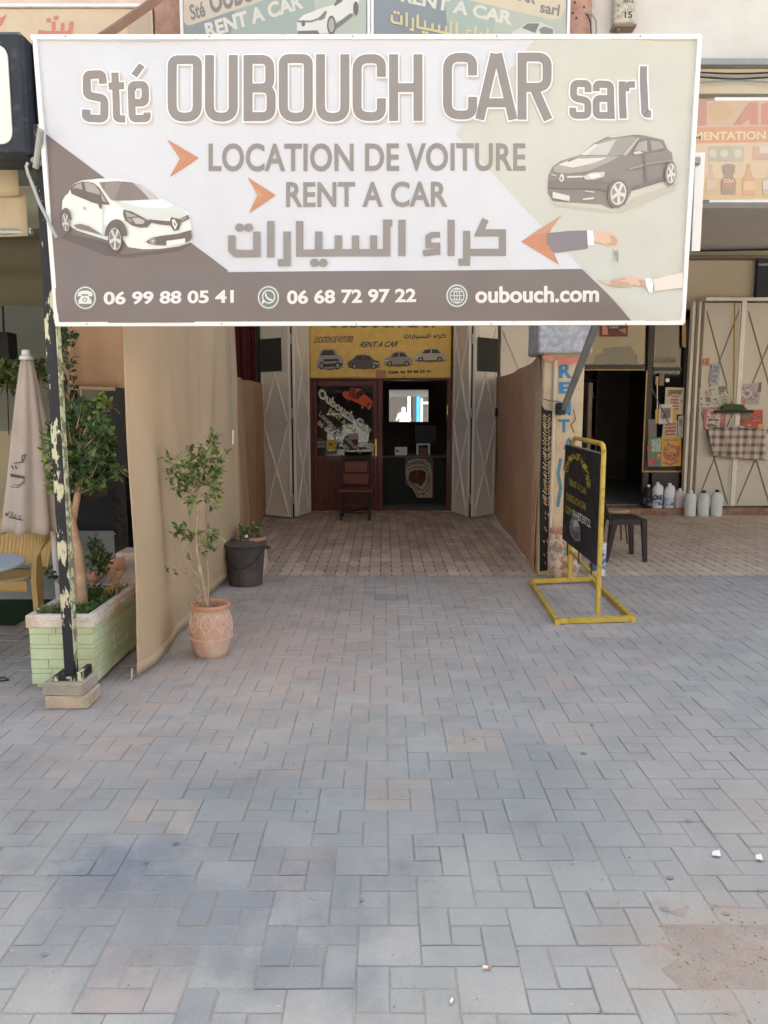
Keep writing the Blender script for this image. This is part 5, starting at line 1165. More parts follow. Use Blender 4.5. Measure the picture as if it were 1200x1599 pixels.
for k, ch in enumerate(arc):
    if ch == ' ': continue
    pr.n = k % 2
    f = (k + .5) / len(arc); ang = math.pi * (1 - f); cx = 902.5 - 17.5 * math.cos(math.pi - ang) * -1 * -1; cx = 902.5 + 17.5 * math.cos(ang); cy = 752 + (cx - 902.5) * .55 - 38 * math.sin(ang)
    tx_, ty_ = math.sin(ang) * 17.5, -(-38 * math.cos(ang)) * -1 * -1; dx = 17.5 * math.sin(ang); dy = 38 * math.cos(ang) * -1 + dx * .55
    L_ = math.hypot(dx, dy); dx, dy = dx / L_, dy / L_; w_ = 1.3 + 2.2 * abs(dy); h_ = 3.5 + 6.5 * abs(dx); nx, ny = -dy, dx
    if abs(dx) < .5: h_ = 5.5
    tl = (cx - dx * w_ / 1 - nx * h_ / 2, cy - dy * w_ - ny * h_ / 2); tr = (cx + dx * w_ - nx * h_ / 2, cy + dy * w_ - ny * h_ / 2); bl = (cx - dx * w_ + nx * h_ / 2, cy - dy * w_ + ny * h_ / 2)
    pr.text(ch, tl, tr, bl, YT, bold=.0)
pr.text('RENT A CAR', (890, 747), (916, 763), (890, 758), YT, bold=.0); pr.text('OUBOUCH CAR', (885, 769), (916, 787), (885, 780), YT, bold=.0)
pr.text('GSM:', (884, 789), (894, 795), (884, 801), YT, bold=.0); pr.text('0668729722', (895, 795), (923, 812), (895, 808), WT, bold=.01)
pr.poly([(892, 812), (896, 806), (902, 808), (907, 822), (908, 845), (900, 846), (892, 836), (890, 824)], S(120, 122, 124)); pr.poly([(896, 813), (902, 812), (905, 822), (896, 824)], S(170, 172, 174)); pr.poly([(893, 828), (906, 832), (906, 842), (898, 842)], S(92, 94, 96))
pr.build('board_lettering', t, M['paint_letters'])
# pot and paint tin by the pillar
q = Vector((at(881, 880, 7.12).x, 7.12, 0)); t = thing('clay_pot', 'large flaking clay pot standing at the foot of the painted pillar', 'pot', tuple(q))
pot(t, q, .155, .49, M['old_pot'], M['terra_plain'], prof=[(.55, 0), (.62, .02), (.78, .12), (.98, .34), (1.0, .50), (.98, .70), (.90, .86), (.84, .94)])
pr = Print(Surf((q.x, q.y - .158, .3), (1, 0, 0), (0, -1, 0)), 0)
pr.stroke([(862, 852), (865, 868), (869, 852), (872, 868)], 1.6, S(110, 160, 176)); pr.stroke([(876, 860), (884, 856), (882, 868)], 1.6, S(110, 160, 176)); pr.build('paint_scribble', t, M['paint_letters'])
q = Vector((at(934, 870, 7.35).x, 7.35, 0)); t = thing('paint_tin', 'white and blue paint tin standing between pillar and brown chair', 'tin', tuple(q))
MB().lathe([(.001, 0), (.075, 0), (.078, .008), (.078, .30), (.082, .305), (.082, .32), (.074, .32), (.072, .30), (.001, .298)], q, 28).build('tin_body', M['white_plastic'], t, smooth=30)
MB().lathe([(.0795, .05), (.0795, .26)], q, 28, col=None).build('label_band', mat('blue_grey_label', S(90, 110, 140), .6, .25, 18, S(220, 222, 226), 9, .9, .04), t, smooth=30)
# brown plastic chair
bpx, bpy_ = 2.28, 8.2; t = thing('plastic_chair', 'dark brown plastic chair standing sideways behind the yellow sign frame', 'chair', (2.5, bpy_, 0)); BP = M['brown_plastic']
x0, x1 = at(946, 800, bpy_).x, at(1000, 800, bpy_).x; ya, yb = bpy_ - .22, bpy_ + .22
MB().grid(lambda u, v: (x0 + (x1 - x0) * u, ya + (yb - ya) * v, .45 - .012 * math.sin(u * 3.14) * math.sin(v * 3.14)), 10, 10).build('seat', BP, t, smooth=60, solid=.014)
MB().box(x0, x1, ya - .004, ya + .008, .40, .448).build('seat_apron', BP, t)
for lx, ly, tx2 in ((x0 - .04, ya, x0 + .04), (x0 - .04, yb, x0 + .04), (x1, ya, x1 - .03), (x1, yb, x1 - .03)): MB().tube([(lx, ly, .006), (tx2, ly, .45)], [.02, .028], sq=True).build('leg', BP, t)
MB().grid(lambda u, v: (x0 + .0 - .13 * v, ya + .02 + (yb - ya - .04) * u, .44 + .44 * v - .04 * (2 * u - 1) ** 2 * v), 14, 10).build('backrest', BP, t, smooth=60, solid=.016)
t = thing('stool', 'small stool with tan seat and thin metal legs behind the brown chair', 'stool', (2.5, 9.2, 0)); q = at(962, 797, 9.2)
MB().lathe([(.001, -.03), (.15, -.03), (.165, -.01), (.15, .012), (.001, .02)], (q.x, 9.2, q.z), 24).build('seat', mat('tan_vinyl', S(176, 150, 120), .6), t, smooth=40)
for sx in (-1, 1):
    for sy in (-1, 1): MB().tube([(q.x + sx * .12, 9.2 + sy * .12, .006), (q.x + sx * .08, 9.2 + sy * .08, q.z - .03)], .009, 8).build('leg', M['black'], t)

# ================================================================== MAROON SHOP FRONT
Yd = 11.95
ent = thing('shop_entrance', 'maroon wooden shop front with glazed door closed and right side open', 'entrance', (-.06, Yd, 0))
def pxbox(a, b, y0, y1, Y, d, name, m, parent, bev=0, dz=0):
    """box seen between photo columns a-b and rows y0-y1 at depth Y, d metres thick"""
    x0 = at(a, (y0 + y1) / 2, Y).x; x1 = at(b, (y0 + y1) / 2, Y).x; z1 = at(a, y0, Y).z; z0 = at(a, y1, Y).z
    return MB().box(x0, x1, Y, Y + d, z0, z1, bev=bev).build(name, m, parent)
MW = M['maroon']
for a, b in ((484, 490), (590, 598), (698, 704)): pxbox(a, b, 592, 799, Yd - .02, .09, 'door_post', MW, ent, .004)
pxbox(484, 704, 590, 594.5, Yd - .025, .10, 'door_head', MW, ent, .004)
d_ = pxbox(490.3, 496, 595, 797, Yd, .045, 'door_leaf', MW, ent, .003)
pxbox(583.5, 589.7, 595, 797, Yd, .045, 'door_stile', MW, d_, .003); pxbox(496.2, 583.3, 595, 603, Yd, .045, 'door_rail', MW, d_, .003)
pxbox(496.2, 583.3, 712, 722, Yd, .045, 'door_rail', MW, d_, .003); pxbox(496.2, 583.3, 786, 797, Yd, .045, 'door_rail', MW, d_, .003)
n_ = 9
for k in range(n_): a = 496.3 + k * 87 / n_; pxbox(a + .15, a + 87 / n_ - .15, 722.3, 785.7, Yd + .015, .02, 'board', MW, d_, .002)
pxbox(496, 583.5, 602.5, 712.5, Yd + .02, .006, 'glass_pane', M['glass'], d_)
pxbox(586, 589, 686, 713, Yd - .008, .008, 'handle_plate', M['brass'], d_, .002)
q = at(587, 697, Yd - .04); MB().tube([q + Vector((0, .03, 0)), q, q + Vector((-.09, -.005, -.005))], .008, 8).build('door_handle', M['brass'], d_)
pxbox(698.3, 699.8, 633, 648, Yd - .026, .006, 'lock_plate', M['brass'], ent)
pr = Print(Surf((-.5, Yd + .0195, 1.6), (1, 0, 0), (0, -1, 0)), .0005); WL = S(206, 198, 186); YL2 = S(206, 190, 150)
pr.text('Oubouch Car', (500, 605), (582, 667), (496, 619), WL, bold=.045)
pr.text('RENT A CAR', (516, 637), (559, 672), (512.5, 644), YL2, bold=.03)
pr.text('Location de voitures', (501, 642), (566, 703), (498, 649), S(196, 186, 172), bold=.02)
pr.text('06 68 72 97 22', (499, 656), (547, 700), (495.5, 662.5), WL, bold=.04)
o = (480, 590); sc = 5; OC = S(206, 92, 60); OD = S(120, 52, 38)
def Q_(pts, c): pr.poly(pts, c, sc, o)
Q_([(275, 118), (290, 108), (325, 110), (350, 92), (390, 84), (425, 90), (450, 128), (490, 160), (510, 180), (508, 215), (490, 240), (478, 246), (462, 228), (440, 225), (425, 215), (345, 175), (322, 180), (310, 172), (285, 148), (274, 132)], OC)
Q_([(330, 112), (352, 96), (385, 92), (372, 118), (392, 175), (340, 150), (322, 135)], OD); Q_([(396, 108), (428, 96), (446, 128), (405, 160), (392, 170), (378, 125)], S(60, 50, 46)); Q_([(345, 112), (360, 104), (352, 140), (338, 136)], S(150, 70, 50))
pr.circ((318, 182), 9, 12, S(60, 50, 46), sc, o); pr.circ((430, 232), 11, 15, S(60, 50, 46), sc, o); pr.circ((430, 232), 6, 9, S(170, 160, 150), sc, o); Q_([(452, 225), (475, 196), (500, 190), (486, 215), (465, 236)], S(150, 66, 48)); Q_([(478, 246), (498, 214), (504, 216), (485, 250)], S(180, 172, 160))
Q_([(148, 492), (220, 492), (222, 562), (150, 565)], S(196, 160, 60)); Q_([(165, 515), (205, 515), (190, 530), (178, 532)], S(90, 70, 40))
for x_, y_ in ((75, 495), (110, 495), (75, 525), (110, 525)): Q_([(x_, y_), (x_ + 30, y_), (x_ + 30, y_ + 22), (x_, y_ + 22)], S(140, 136, 132))
Q_([(92, 474), (118, 474), (118, 488), (92, 488)], S(130, 110, 100)); Q_([(140, 572), (232, 574), (232, 602), (142, 602)], S(108, 110, 112)); Q_([(320, 438), (400, 436), (400, 482), (325, 486)], S(176, 142, 134))
pr.build('door_lettering', d_, M['paint_letters'])
# transom sign
t = thing('transom_sign', 'crinkled yellow sign with four printed cars above the maroon door', 'sign', (-.06, 11.85, 2.1)); YS = 11.86
ta, tb = at(482, 550, YS).x, at(705, 550, YS).x; tz0 = at(590, 591, YS).z
TS = Surf(((ta + tb) / 2, YS, 2.4), (1, 0, 0), (0, -1, 0))
MB().grid(lambda u, v: (ta + (tb - ta) * u, YS + .004 - .0012 * noise.noise(Vector((u * 14, v * 8, 0))), tz0 + .95 * v), 60, 26).build('vinyl_sheet', mat('crinkled_yellow_vinyl', S(214, 176, 92), .4, .08, 6, S(226, 196, 120), 9, .5, .1, bump=.5, bscale=12), t, smooth=180, solid=.003)
pr = Print(TS, .001); TB = S(84, 72, 90)
pr.box_text('OUBOUCH CAR', 512, 493, 680, 512, S(122, 78, 66), bold=.04)
pr.text('LOCATION DE VOITURES', (492, 526), (553, 525), (490, 536), TB, bold=.02, shear=.25); pr.text('RENT A CAR', (564, 534), (623, 533), (561, 543), TB, bold=.03, shear=.25)
arabic(pr, lambda x, y: (631 + (x - 130) * .0655, 522 + (y - 330) * .05 - (x - 130) * .001), 1.5, TB)
pr.text('GSM: 06 99 88 05 41', (606, 579.5), (673, 577.5), (606, 584.5), S(60, 44, 44), bold=.03)
pr.poly([(587.5, 578), (603, 578), (603, 590), (587.5, 590)], S(176, 120, 96))
def mini(x0, y0, w_, h_, kind, body, dk=S(70, 62, 64)):
    f = lambda x, y: ((x0 + w_ * x, y0 + h_ * y) if not kind & 1 else (x0 + w_ * (1 - x), y0 + h_ * y)); P2 = lambda pts, c: pr.poly([f(*p_) for p_ in pts], c)
    P2([(0, .9), (.5, 1.02), (1, .9), (.9, .8), (.1, .8)], S(110, 92, 70))
    if kind >= 2: P2([(.02, .6), (.1, .42), (.14, .12), (.3, .0), (.68, .02), (.8, .25), (.98, .45), (1, .72), (.95, .9), (.2, .95), (.02, .85)], body); P2([(.16, .32), (.24, .08), (.6, .06), (.72, .3)], dk); P2([(.25, .5), (.8, .46), (.85, .58), (.3, .62)], dk); P2([(.22, .72), (.95, .66), (.95, .82), (.25, .88)], dk)
    else: P2([(0, .62), (.05, .45), (.2, .35), (.32, .08), (.5, .0), (.72, .05), (.86, .35), (.98, .48), (1, .72), (.94, .84), (.1, .86), (.02, .78)], body); P2([(.24, .38), (.35, .12), (.5, .08), (.5, .36)], dk); P2([(.54, .08), (.7, .12), (.8, .36), (.54, .36)], dk); P2([(.02, .6), (.22, .55), (.2, .62), (.03, .68)], S(210, 206, 196))
    for cx in (.2, .78):
        pr.circ(f(cx, .8), w_ * .085, h_ * .19, S(50, 44, 46)); pr.circ(f(cx, .8), w_ * .05, h_ * .12, S(150, 146, 140))
mini(494, 545, 43, 33, 2, S(158, 150, 144)); mini(543, 554, 51, 23, 1, S(92, 86, 90)); mini(600, 549, 45, 24, 0, S(150, 142, 136)); mini(647, 544, 51, 22, 0, S(176, 168, 158))
pr.build('printed_face', t)
for x_, y_ in ((484, 589), (703, 589), (630, 589)): q = at(x_, y_, YS - .003); MB().tube([q, q + Vector((0, -.01, 0))], .008, 8).build('nail', M['black'], t)
# chair before the door
t = thing('dining_chair', 'dark wooden chair with maroon leather seat standing before the maroon door', 'chair', (-.38, 11.2, 0)); DW = M['dark_wood']
xa, xb = at(531, 780, 11.05).x, at(579, 780, 11.05).x; yf, yb = 11.02, 11.42
for x_ in (xa, xb - .035):
    MB().tube([(x_ + .017, yf, .006), (x_ + .017, yf, .40)], .017, sq=True).build('leg', DW, t); MB().tube([(x_ + .017, yb + .06, .006), (x_ + .017, yb, .42), (x_ + .017, yb + .06, .93)], .017, sq=True).build('back_post', DW, t)
MB().grid(lambda u, v: (xa - .02 + (xb - xa + .04) * u, yf - .02 + (yb - yf) * v, .425 + .022 * math.sin(u * math.pi) ** .5 * math.sin(v * math.pi) ** .5), 14, 12).build('seat', M['chair_leather'], t, smooth=180, solid=.04)
MB().box(xa, xb, yf, yf + .02, .35, .40).build('apron', DW, t); MB().box(xa + .03, xb - .03, yb + .03, yb + .05, .86, .92, bev=.005).build('top_rail', DW, t)
MB().box(xa + .04, xb - .04, yb + .0, yb + .05, .66, .84, bev=.018).build('back_cushion', M['chair_leather'], t); MB().box(xa + .03, xb - .03, yb + .02, yb + .035, .50, .65).build('back_panel', M['chair_leather'], t)
for z, k in ((.12, 0), (.20, 1)):
    MB().tube([(xa + .017, yf, z), (xb - .017, yf, z)], .009, sq=True).build('stretcher', DW, t)
MB().tube([(xa + .017, yf, .12), (xb - .017, yb, .14)], .008, sq=True).build('stretcher', DW, t)
# interior of the office
t = thing('desk', 'dark office desk with pale top edge inside the open right doorway', 'desk', (.6, 13, 0))
q0, q1 = at(600, 712, 12.9), at(702, 712, 12.9); MB().box(q0.x - .1, q1.x + .2, 12.9, 13.5, q0.z - .03, q0.z, bev=.004).build('desk_top', M['dull_bar'], t); MB().box(q0.x - .08, q1.x + .18, 12.95, 13.45, .012, q0.z - .031).build('desk_body', M['teal_dark'], t)
dz = q0.z
t = thing('card_holder', 'small white card holder on the desk, left of the open white box', 'card holder', (at(626, 711, 13.0).x, 13.0, dz))
pxbox(617, 636, 698.5, 711.5, 13.02, .012, 'card', M['white_plastic'], t); pxbox(619, 623, 703, 706, 13.015, .004, 'print_mark', M['chair_leather'], t)
t = thing('display_box', 'white open display box with brown insert on the desk', 'box', (at(661, 711, 13.0).x, 13.05, dz))
for a, b, y0, y1 in ((651, 653.5, 693, 711.7), (669.5, 672, 693, 711.7), (653.6, 669.4, 693, 695.5)): pxbox(a, b, y0, y1, 13.05, .12, 'side_panel', M['white_plastic'], t)
pxbox(654.5, 668.5, 699.5, 711.7, 13.03, .08, 'insert', M['chair_leather'], t)
t = thing('monitor', 'black monitor standing dark on the desk behind the white box', 'monitor', (at(665, 711, 13.3).x, 13.3, dz))
pxbox(648, 682, 664, 692, 13.3, .03, 'screen', M['black_plastic'], t, .006); pxbox(662, 667, 692, 711.5, 13.31, .02, 'stand', M['black_plastic'], t)
t = thing('portrait_canvas', 'painted canvas of turbaned head leaning on the desk front inside', 'painting', (at(655, 778, 12.75).x, 12.75, .02)); YP = 12.72
PSf = Surf(at(655, 745, YP), (1, 0, 0), (0, -1, .08)); bk = Print(PSf, 0)
MB().prism([PSf.world(*PSf.px(*p_), 0) for p_ in [(633, 715), (677, 715), (677, 778), (652, 778), (646, 765), (633, 757)]], (0, .02, 0)).build('canvas', M['dark_wall'], t)
CL = S(176, 160, 138); bk.s = PSf; o = (480, 590); sc = 5
def K_(pts, c): bk.poly(pts, c, sc, o)
K_([(768, 690), (790, 650), (850, 632), (920, 640), (965, 680), (975, 760), (975, 938), (860, 938), (830, 880), (790, 830), (768, 760)], CL)
K_([(800, 740), (840, 722), (900, 722), (928, 740), (925, 800), (890, 850), (860, 830), (820, 820), (795, 790)], S(96, 50, 40)); K_([(850, 730), (862, 728), (868, 790), (846, 792)], S(124, 72, 54))
K_([(812, 748), (838, 744), (838, 752), (814, 756)], S(50, 32, 28)); K_([(880, 744), (908, 746), (908, 754), (882, 752)], S(50, 32, 28))
for pts in ([(775, 700), (830, 670), (900, 668), (950, 700)], [(782, 680), (850, 650), (930, 664)], [(790, 720), (840, 700), (910, 700), (945, 730)], [(790, 770), (800, 820), (850, 870), (900, 880), (940, 840), (950, 740)], [(800, 800), (850, 850), (880, 870)], [(960, 760), (955, 860), (900, 920)], [(850, 890), (870, 915), (910, 900)]):
    bk.stroke(pts, 7, S(92, 76, 64), sc, o)
bk.build('painted_head', t, M['paint_letters'])
t = thing('wall_mirror', 'framed mirror on the dark office wall reflecting the bright street', 'mirror', (at(638, 635, 14.8).x, 14.8, 1.3))
q = at(638.5, 633, 14.8); wdt = at(669, 633, 14.8).x - at(608, 633, 14.8).x; hgt = at(638, 608, 14.8).z - at(638, 660, 14.8).z
mm = Matrix.Translation(q) @ Matrix.Rotation(-.015, 4, 'Z')
MB().box(-wdt / 2, wdt / 2, 0, .01, -hgt / 2, hgt / 2, m=mm).build('mirror_glass', M['mirror'], t); MB().box(-wdt / 2 - .02, wdt / 2 + .02, .011, .03, -hgt / 2 - .02, hgt / 2 + .02, m=mm).build('mirror_frame', M['dark_wood'], t)

# ================================================================== GROCERY
Yg_ = 11.95; GF = M['grocer_frame']
gf = thing('grocery_entrance', 'dark framed grocery shop entrance with open doorway and poster covered side window', 'shop front', (4, Yg_, .1))
for a, b, y0, y1 in ((903, 909, 500, 792), (1008.5, 1018, 500, 791), (1066, 1071, 500, 790)): pxbox(a, b, y0, y1, Yg_, .08, 'frame_post', GF, gf, .004)
pxbox(909.2, 1008.3, 570, 577, Yg_, .08, 'frame_rail', GF, gf); pxbox(909.2, 1008.3, 577.2, 578.6, Yg_ - .005, .02, 'gold_trim', M['gold_trim'], gf); pxbox(1018.2, 1065.8, 574, 579, Yg_, .08, 'frame_rail', GF, gf)
pxbox(1004, 1069, 735.5, 738, Yg_ - .006, .02, 'gold_trim', M['gold_trim'], gf); pxbox(1018.2, 1065.8, 739, 790, Yg_, .06, 'kick_panel', GF, gf); pxbox(1006.5, 1008.3, 579, 738, Yg_ - .01, .02, 'gold_trim', M['gold_trim'], gf)
pxbox(1018.2, 1065.8, 579.2, 738.5, Yg_ + .04, .006, 'glass_pane', M['glass'], gf); pxbox(1018.2, 1065.8, 490, 573.8, Yg_ + .04, .006, 'glass_pane', M['glass'], gf); pxbox(909.2, 1008.3, 490, 569.8, Yg_ + .04, .006, 'glass_pane', M['glass'], gf)
pxbox(917, 923, 598, 791, Yg_ + .3, .3, 'inner_post', M['dull_bar'], gf)
# cardboard behind the fanlight, its torn lower edge stepped
t = thing('cardboard_sheet', 'torn tan cardboard sheet stuck behind the grocery fanlight', 'cardboard', tuple(at(960, 560, 12.02)))
def pz(pts, Y, d, name, m, parent): return MB().prism([at(x, y, Y) for x, y in pts], (0, d, 0)).build(name, m, parent)
pz([(910, 485), (1008, 485), (1008, 569), (996, 569), (996, 555), (991, 552), (991, 548), (988, 545), (988, 541), (960, 542), (942, 545), (942, 551), (934, 552), (930, 558), (926, 569), (910, 569)], 12.02, .01, 'sheet', M['cardboard'], t)
pz([(1018.5, 485), (1023, 485), (1024, 553), (1018.5, 546)], 12.02, .01, 'strip', M['cardboard'], t); pz([(1066, 500), (1072, 500), (1072, 543), (1066, 542)], 11.93, .01, 'strip', M['cardboard'], t)
t = thing('small_poster', 'small dark framed poster on the cardboard above the grocery door', 'poster', tuple(at(960, 526, 11.98))); pxbox(938, 981, 500, 525.5, 11.97, .01, 'poster_panel', M['chair_leather'], t)
pr = Print(Surf(at(960, 515, 11.968), (1, 0, 0), (0, -1, 0)), 0); pr.poly([(941, 503), (948, 503), (950, 523), (941, 523)], S(196, 140, 130)); pr.poly([(951, 503), (975, 503), (975, 520), (951, 518)], S(90, 74, 64)); pr.text('CAFE', (952, 509), (966, 509), (952, 513), S(190, 180, 160), bold=.03); pr.poly([(966, 516), (978, 512), (978, 522)], S(170, 130, 90)); pr.build('printed_face', t)
pr = Print(Surf(at(1040, 562, Yg_ + .038), (1, 0, 0), (0, -1, 0)), 0)
for k in range(8): x_ = 1024 + k * 4.1; pr.stroke([(x_, 567), (x_ + 1, 558), (x_ + 2.2, 566)], 1.0, S(126, 122, 118))
pr.build('faded_lettering', gf, M['paint_letters'])
def poster(label, pts, bg, art, Y=None, cat='poster', name='poster', grp=None):
    bg = tuple(a * .82 + b * .18 for a, b in zip(bg, S(150, 142, 130)))
    Y = Y or 11.93; cx = sum(p_[0] for p_ in pts) / len(pts); y1 = max(p_[1] for p_ in pts)
    t = thing(name, label, cat, tuple(at(cx, y1, Y)), grp)
    pz(pts, Y, .006, 'sheet', mat('paper_' + str(len(bpy.data.materials)), bg, .7, .05, 8), t)
    pr = Print(Surf(at(cx, y1, Y - .0005), (1, 0, 0), (0, -1, 0)), 0)
    for kind, *a in art:
        if kind == 'p': pr.poly(a[0], a[1])
        elif kind == 'c': pr.circ(a[0], a[1], a[2], a[3])
        elif kind == 't': pr.text(a[0], a[1], a[2], a[3], a[4], bold=.03)
        elif kind == 's': pr.stroke(a[0], a[1], a[2])
    if art:
        rr = random.Random(int(cx * 7 + y1)); xs_ = [p_[0] for p_ in pts]; ys_ = [p_[1] for p_ in pts]; wx, wy = max(xs_) - min(xs_), max(ys_) - min(ys_)
        for k in range(int(10 + wx * wy / 40)):
            x_ = min(xs_) + wx * rr.uniform(.12, .8); y_ = min(ys_) + wy * rr.uniform(.1, .85); a_, b_ = rr.uniform(.6, wx * .14), rr.uniform(.5, wy * .06)
            g_ = rr.uniform(.5, 1.35); pr.poly([(x_, y_), (x_ + a_, y_ + rr.uniform(-.4, .4)), (x_ + a_ * .9, y_ + b_), (x_ + .2, y_ + b_)], tuple(min(.8, q * g_) for q in rr.choice([bg, S(140, 110, 96), S(100, 92, 88), S(200, 190, 176), S(170, 90, 74)])))
        pr.fade(S(150, 142, 130), .27); pr.build('printed_face', t)
    return t
RE = S(196, 70, 60); YE = S(216, 170, 60); GN = S(80, 120, 80); PK = S(206, 110, 120); CR = S(206, 196, 170); BL_ = S(80, 100, 150)
G_ = 'papers on the grocery window'
poster('tall cream price list with red pictures, topmost on the grocery side window', [(1040, 605), (1069, 606), (1067, 648), (1038, 646)], CR, [('p', [(1044, 609), (1065, 609), (1065, 616), (1044, 616)], S(110, 96, 70))] + [('p', [(1048 + 0, 618 + k * 5), (1060, 618 + k * 5), (1060, 621 + k * 5), (1048, 621 + k * 5)], S(186, 90, 60)) for k in range(5)], 11.93, grp=G_)
poster('white sheet with dark square photograph overlapping yellow card on the window', [(1030, 632), (1051, 631), (1051, 661), (1029, 663)], S(206, 206, 204), [('p', [(1033, 638), (1048, 637), (1048, 654), (1032, 655)], S(120, 108, 96)), ('p', [(1036, 642), (1045, 642), (1044, 651), (1036, 652)], S(80, 70, 64))], 11.905, grp=G_)
poster('yellow card half hidden behind white sheet on the grocery window', [(1024, 640), (1058, 639), (1057, 656), (1024, 662)], YE, [], 11.918, grp=G_)
poster('narrow poster of red food rows hanging below the white sheet', [(1037, 658), (1059, 656), (1058, 684), (1034, 684)], S(196, 176, 150), [('p', [(1039, 662 + k * 5.2), (1056, 661 + k * 5.2), (1056, 664 + k * 5.2), (1039, 665 + k * 5.2)], S(170, 70, 56)) for k in range(4)], 11.922, grp=G_)
poster('green and red tomato poster at the lower left of the window', [(1012, 685), (1034, 683), (1033, 729), (1012, 729)], S(96, 130, 104), [('p', [(1018, 687), (1033, 686), (1032, 706), (1018, 706)], S(170, 200, 190)), ('c', (1018, 722), 6, 6, RE), ('c', (1029, 714), 4, 5, S(206, 90, 60)), ('c', (1014, 700), 3, 5, RE)], 11.90, grp=G_)
poster('bright yellow poster of red food bowl, lowest on the grocery window', [(1034, 684), (1064, 682), (1064, 728), (1032, 729)], S(218, 168, 48), [('c', (1049, 708), 13, 13, S(196, 80, 50)), ('c', (1048, 704), 9, 7, S(216, 150, 60)), ('t', 'OTA', (1043, 706), (1055, 707), (1043, 714), S(150, 50, 40)), ('c', (1059, 700), 4, 4, RE), ('p', [(1036, 686), (1060, 685), (1060, 689), (1036, 690)], S(206, 120, 50)), ('s', [(1036, 722), (1048, 726), (1060, 720)], 3, RE)], 11.91, grp=G_)
poster('narrow white and grey leaflet at right edge of the window', [(1060, 650), (1068, 649), (1067, 684), (1059, 684)], S(190, 192, 186), [('p', [(1061, 655), (1066, 655), (1066, 665), (1061, 665)], S(120, 130, 130))], 11.925, grp=G_)
poster('grey leaflet with red line at left edge of the window', [(1013, 655), (1026, 655), (1026, 684), (1013, 684)], S(120, 112, 108), [('p', [(1014, 668), (1025, 668), (1025, 671), (1014, 671)], S(150, 70, 66))], 11.925, grp=G_)
t = thing('hanging_brush', 'long handled brush hanging on the grocery window beside round sticker', 'brush', tuple(at(1027, 640, 11.9)))
MB().tube([at(1027, 601, 11.9), at(1027, 640, 11.9)], .008, 8).build('handle', M['shutter_bar'], t); pxbox(1024.5, 1029, 588, 601, 11.89, .03, 'grip', M['cardboard'], t, .004); pxbox(1030, 1038, 583, 603, 11.9, .03, 'brush_head', M['dull_bar'], t, .004)
MB().tube([at(1018, 607, 11.89), at(1046, 662, 11.89)], .007, 8).build('stick', M['dull_bar'], t)
t = thing('round_sticker', 'round pale sticker on the dark grocery window glass', 'sticker', tuple(at(1043, 597, 11.94))); q = at(1043, 594, 11.94); MB().prism([(q.x + .032 * math.cos(a * .3927), 11.94, q.z + .032 * math.sin(a * .3927)) for a in range(16)], (0, .004, 0)).build('sticker_disc', M['white_plastic'], t)
# goods seen in the dark shop
sh = thing('shelf_rack', 'dim shelf rack with small goods inside the dark grocery doorway', 'shelf', (3.4, 13.6, .1)); random.seed(12)
for z in (.6, 1.0, 1.4, 1.8, 2.1): MB().box(3.0, 3.75, 13.7, 14.0, z, z + .02).build('shelf_board', M['dark_wood'], sh)
for xx in (3.0, 3.75): MB().box(xx, xx + .03, 13.7, 14.0, .112, 2.3).build('side_panel', M['dark_wood'], sh)
gm = MB()
for k in range(44):
    z = random.choice((.62, 1.02, 1.42, 1.82)); x_ = 3.04 + random.random() * .66; w_ = random.uniform(.03, .07); h_ = random.uniform(.07, .2); gm.box(x_, x_ + w_, 13.72 + random.random() * .08, 13.86, z, z + h_, col=random.choice([S(180, 170, 160), S(150, 60, 50), S(80, 90, 120), S(190, 160, 80)]))
gm.build('goods', M['cloth'], sh, kind='stuff')
# steel column and shutter leaves
sc_ = thing('steel_column', 'ribbed grey steel column between the grocery window and white shutter', 'column', (4.8, 11.85, .1))
for k, (a, b, dd) in enumerate(((1071.5, 1076, 0), (1076.2, 1080, -.03), (1080.2, 1085, 0), (1085.2, 1088, -.02))): 
    x0 = at(a, 700, 11.8).x; x1 = at(b, 700, 11.8).x; MB().box(x0, x1, 11.8 + dd, 11.9, .101, 3.2).build('rib', M['dull_bar' if k % 2 else 'shutter_bar'], sc_)
gz1_ = at(1120, 474, 11.9).z
gs = []
for a, b, lab in ((1088.5, 1144, 'white steel shutter leaf with stickers behind the three white jugs'), (1152, 1210, 'white steel shutter leaf at the right edge behind plaid cloth')):
    t = thing('grocery_shutter', lab, 'shutter', (at((a + b) / 2, 700, 11.9).x, 11.9, .1), 'white shutter leaves of the grocery'); x0, x1 = at(a, 700, 11.9).x, at(b, 700, 11.9).x
    leaf(t, (x0, 11.9), (x1, 11.9), .115, gz1_, M['shutter_white'], frame='dull_bar', rows=((0, .48), (.48, .97))); gs.append(t)
MB().box(at(1144.5, 700, 11.9).x, at(1151.5, 700, 11.9).x, 11.86, 11.93, .115, gz1_ + .03).build('centre_post', M['shutter_bar'], gs[0])
MB().box(at(1088, 700, 11.9).x, 8, 11.84, 12.0, gz1_ + .031, gz1_ + .08).build('head_rail', M['shutter_bar'], gs[1])
for a in (1212, 1270, 1330):
    t = thing('grocery_shutter', 'white steel shutter leaf beyond the frame', 'shutter', (at(a + 28, 700, 11.9).x, 11.9, .1), 'white shutter leaves of the grocery') if 0 else None
MB().box(at(1212, 700, 11.9).x, 9, 11.9, 11.95, .115, gz1_).build('side_leaf', M['shutter_white'], gs[1])
YS2 = 11.865; G2 = 'papers on the white shutters'
poster('small red and white sticker high on the white shutter', [(1092, 558), (1109, 559), (1109, 573), (1092, 572)], S(206, 180, 170), [('t', '24', (1094, 561), (1100, 561), (1094, 570), S(120, 80, 80)), ('p', [(1101, 560), (1108, 560), (1108, 571), (1101, 571)], S(200, 90, 80))], YS2, 'sticker', 'sticker', G2)
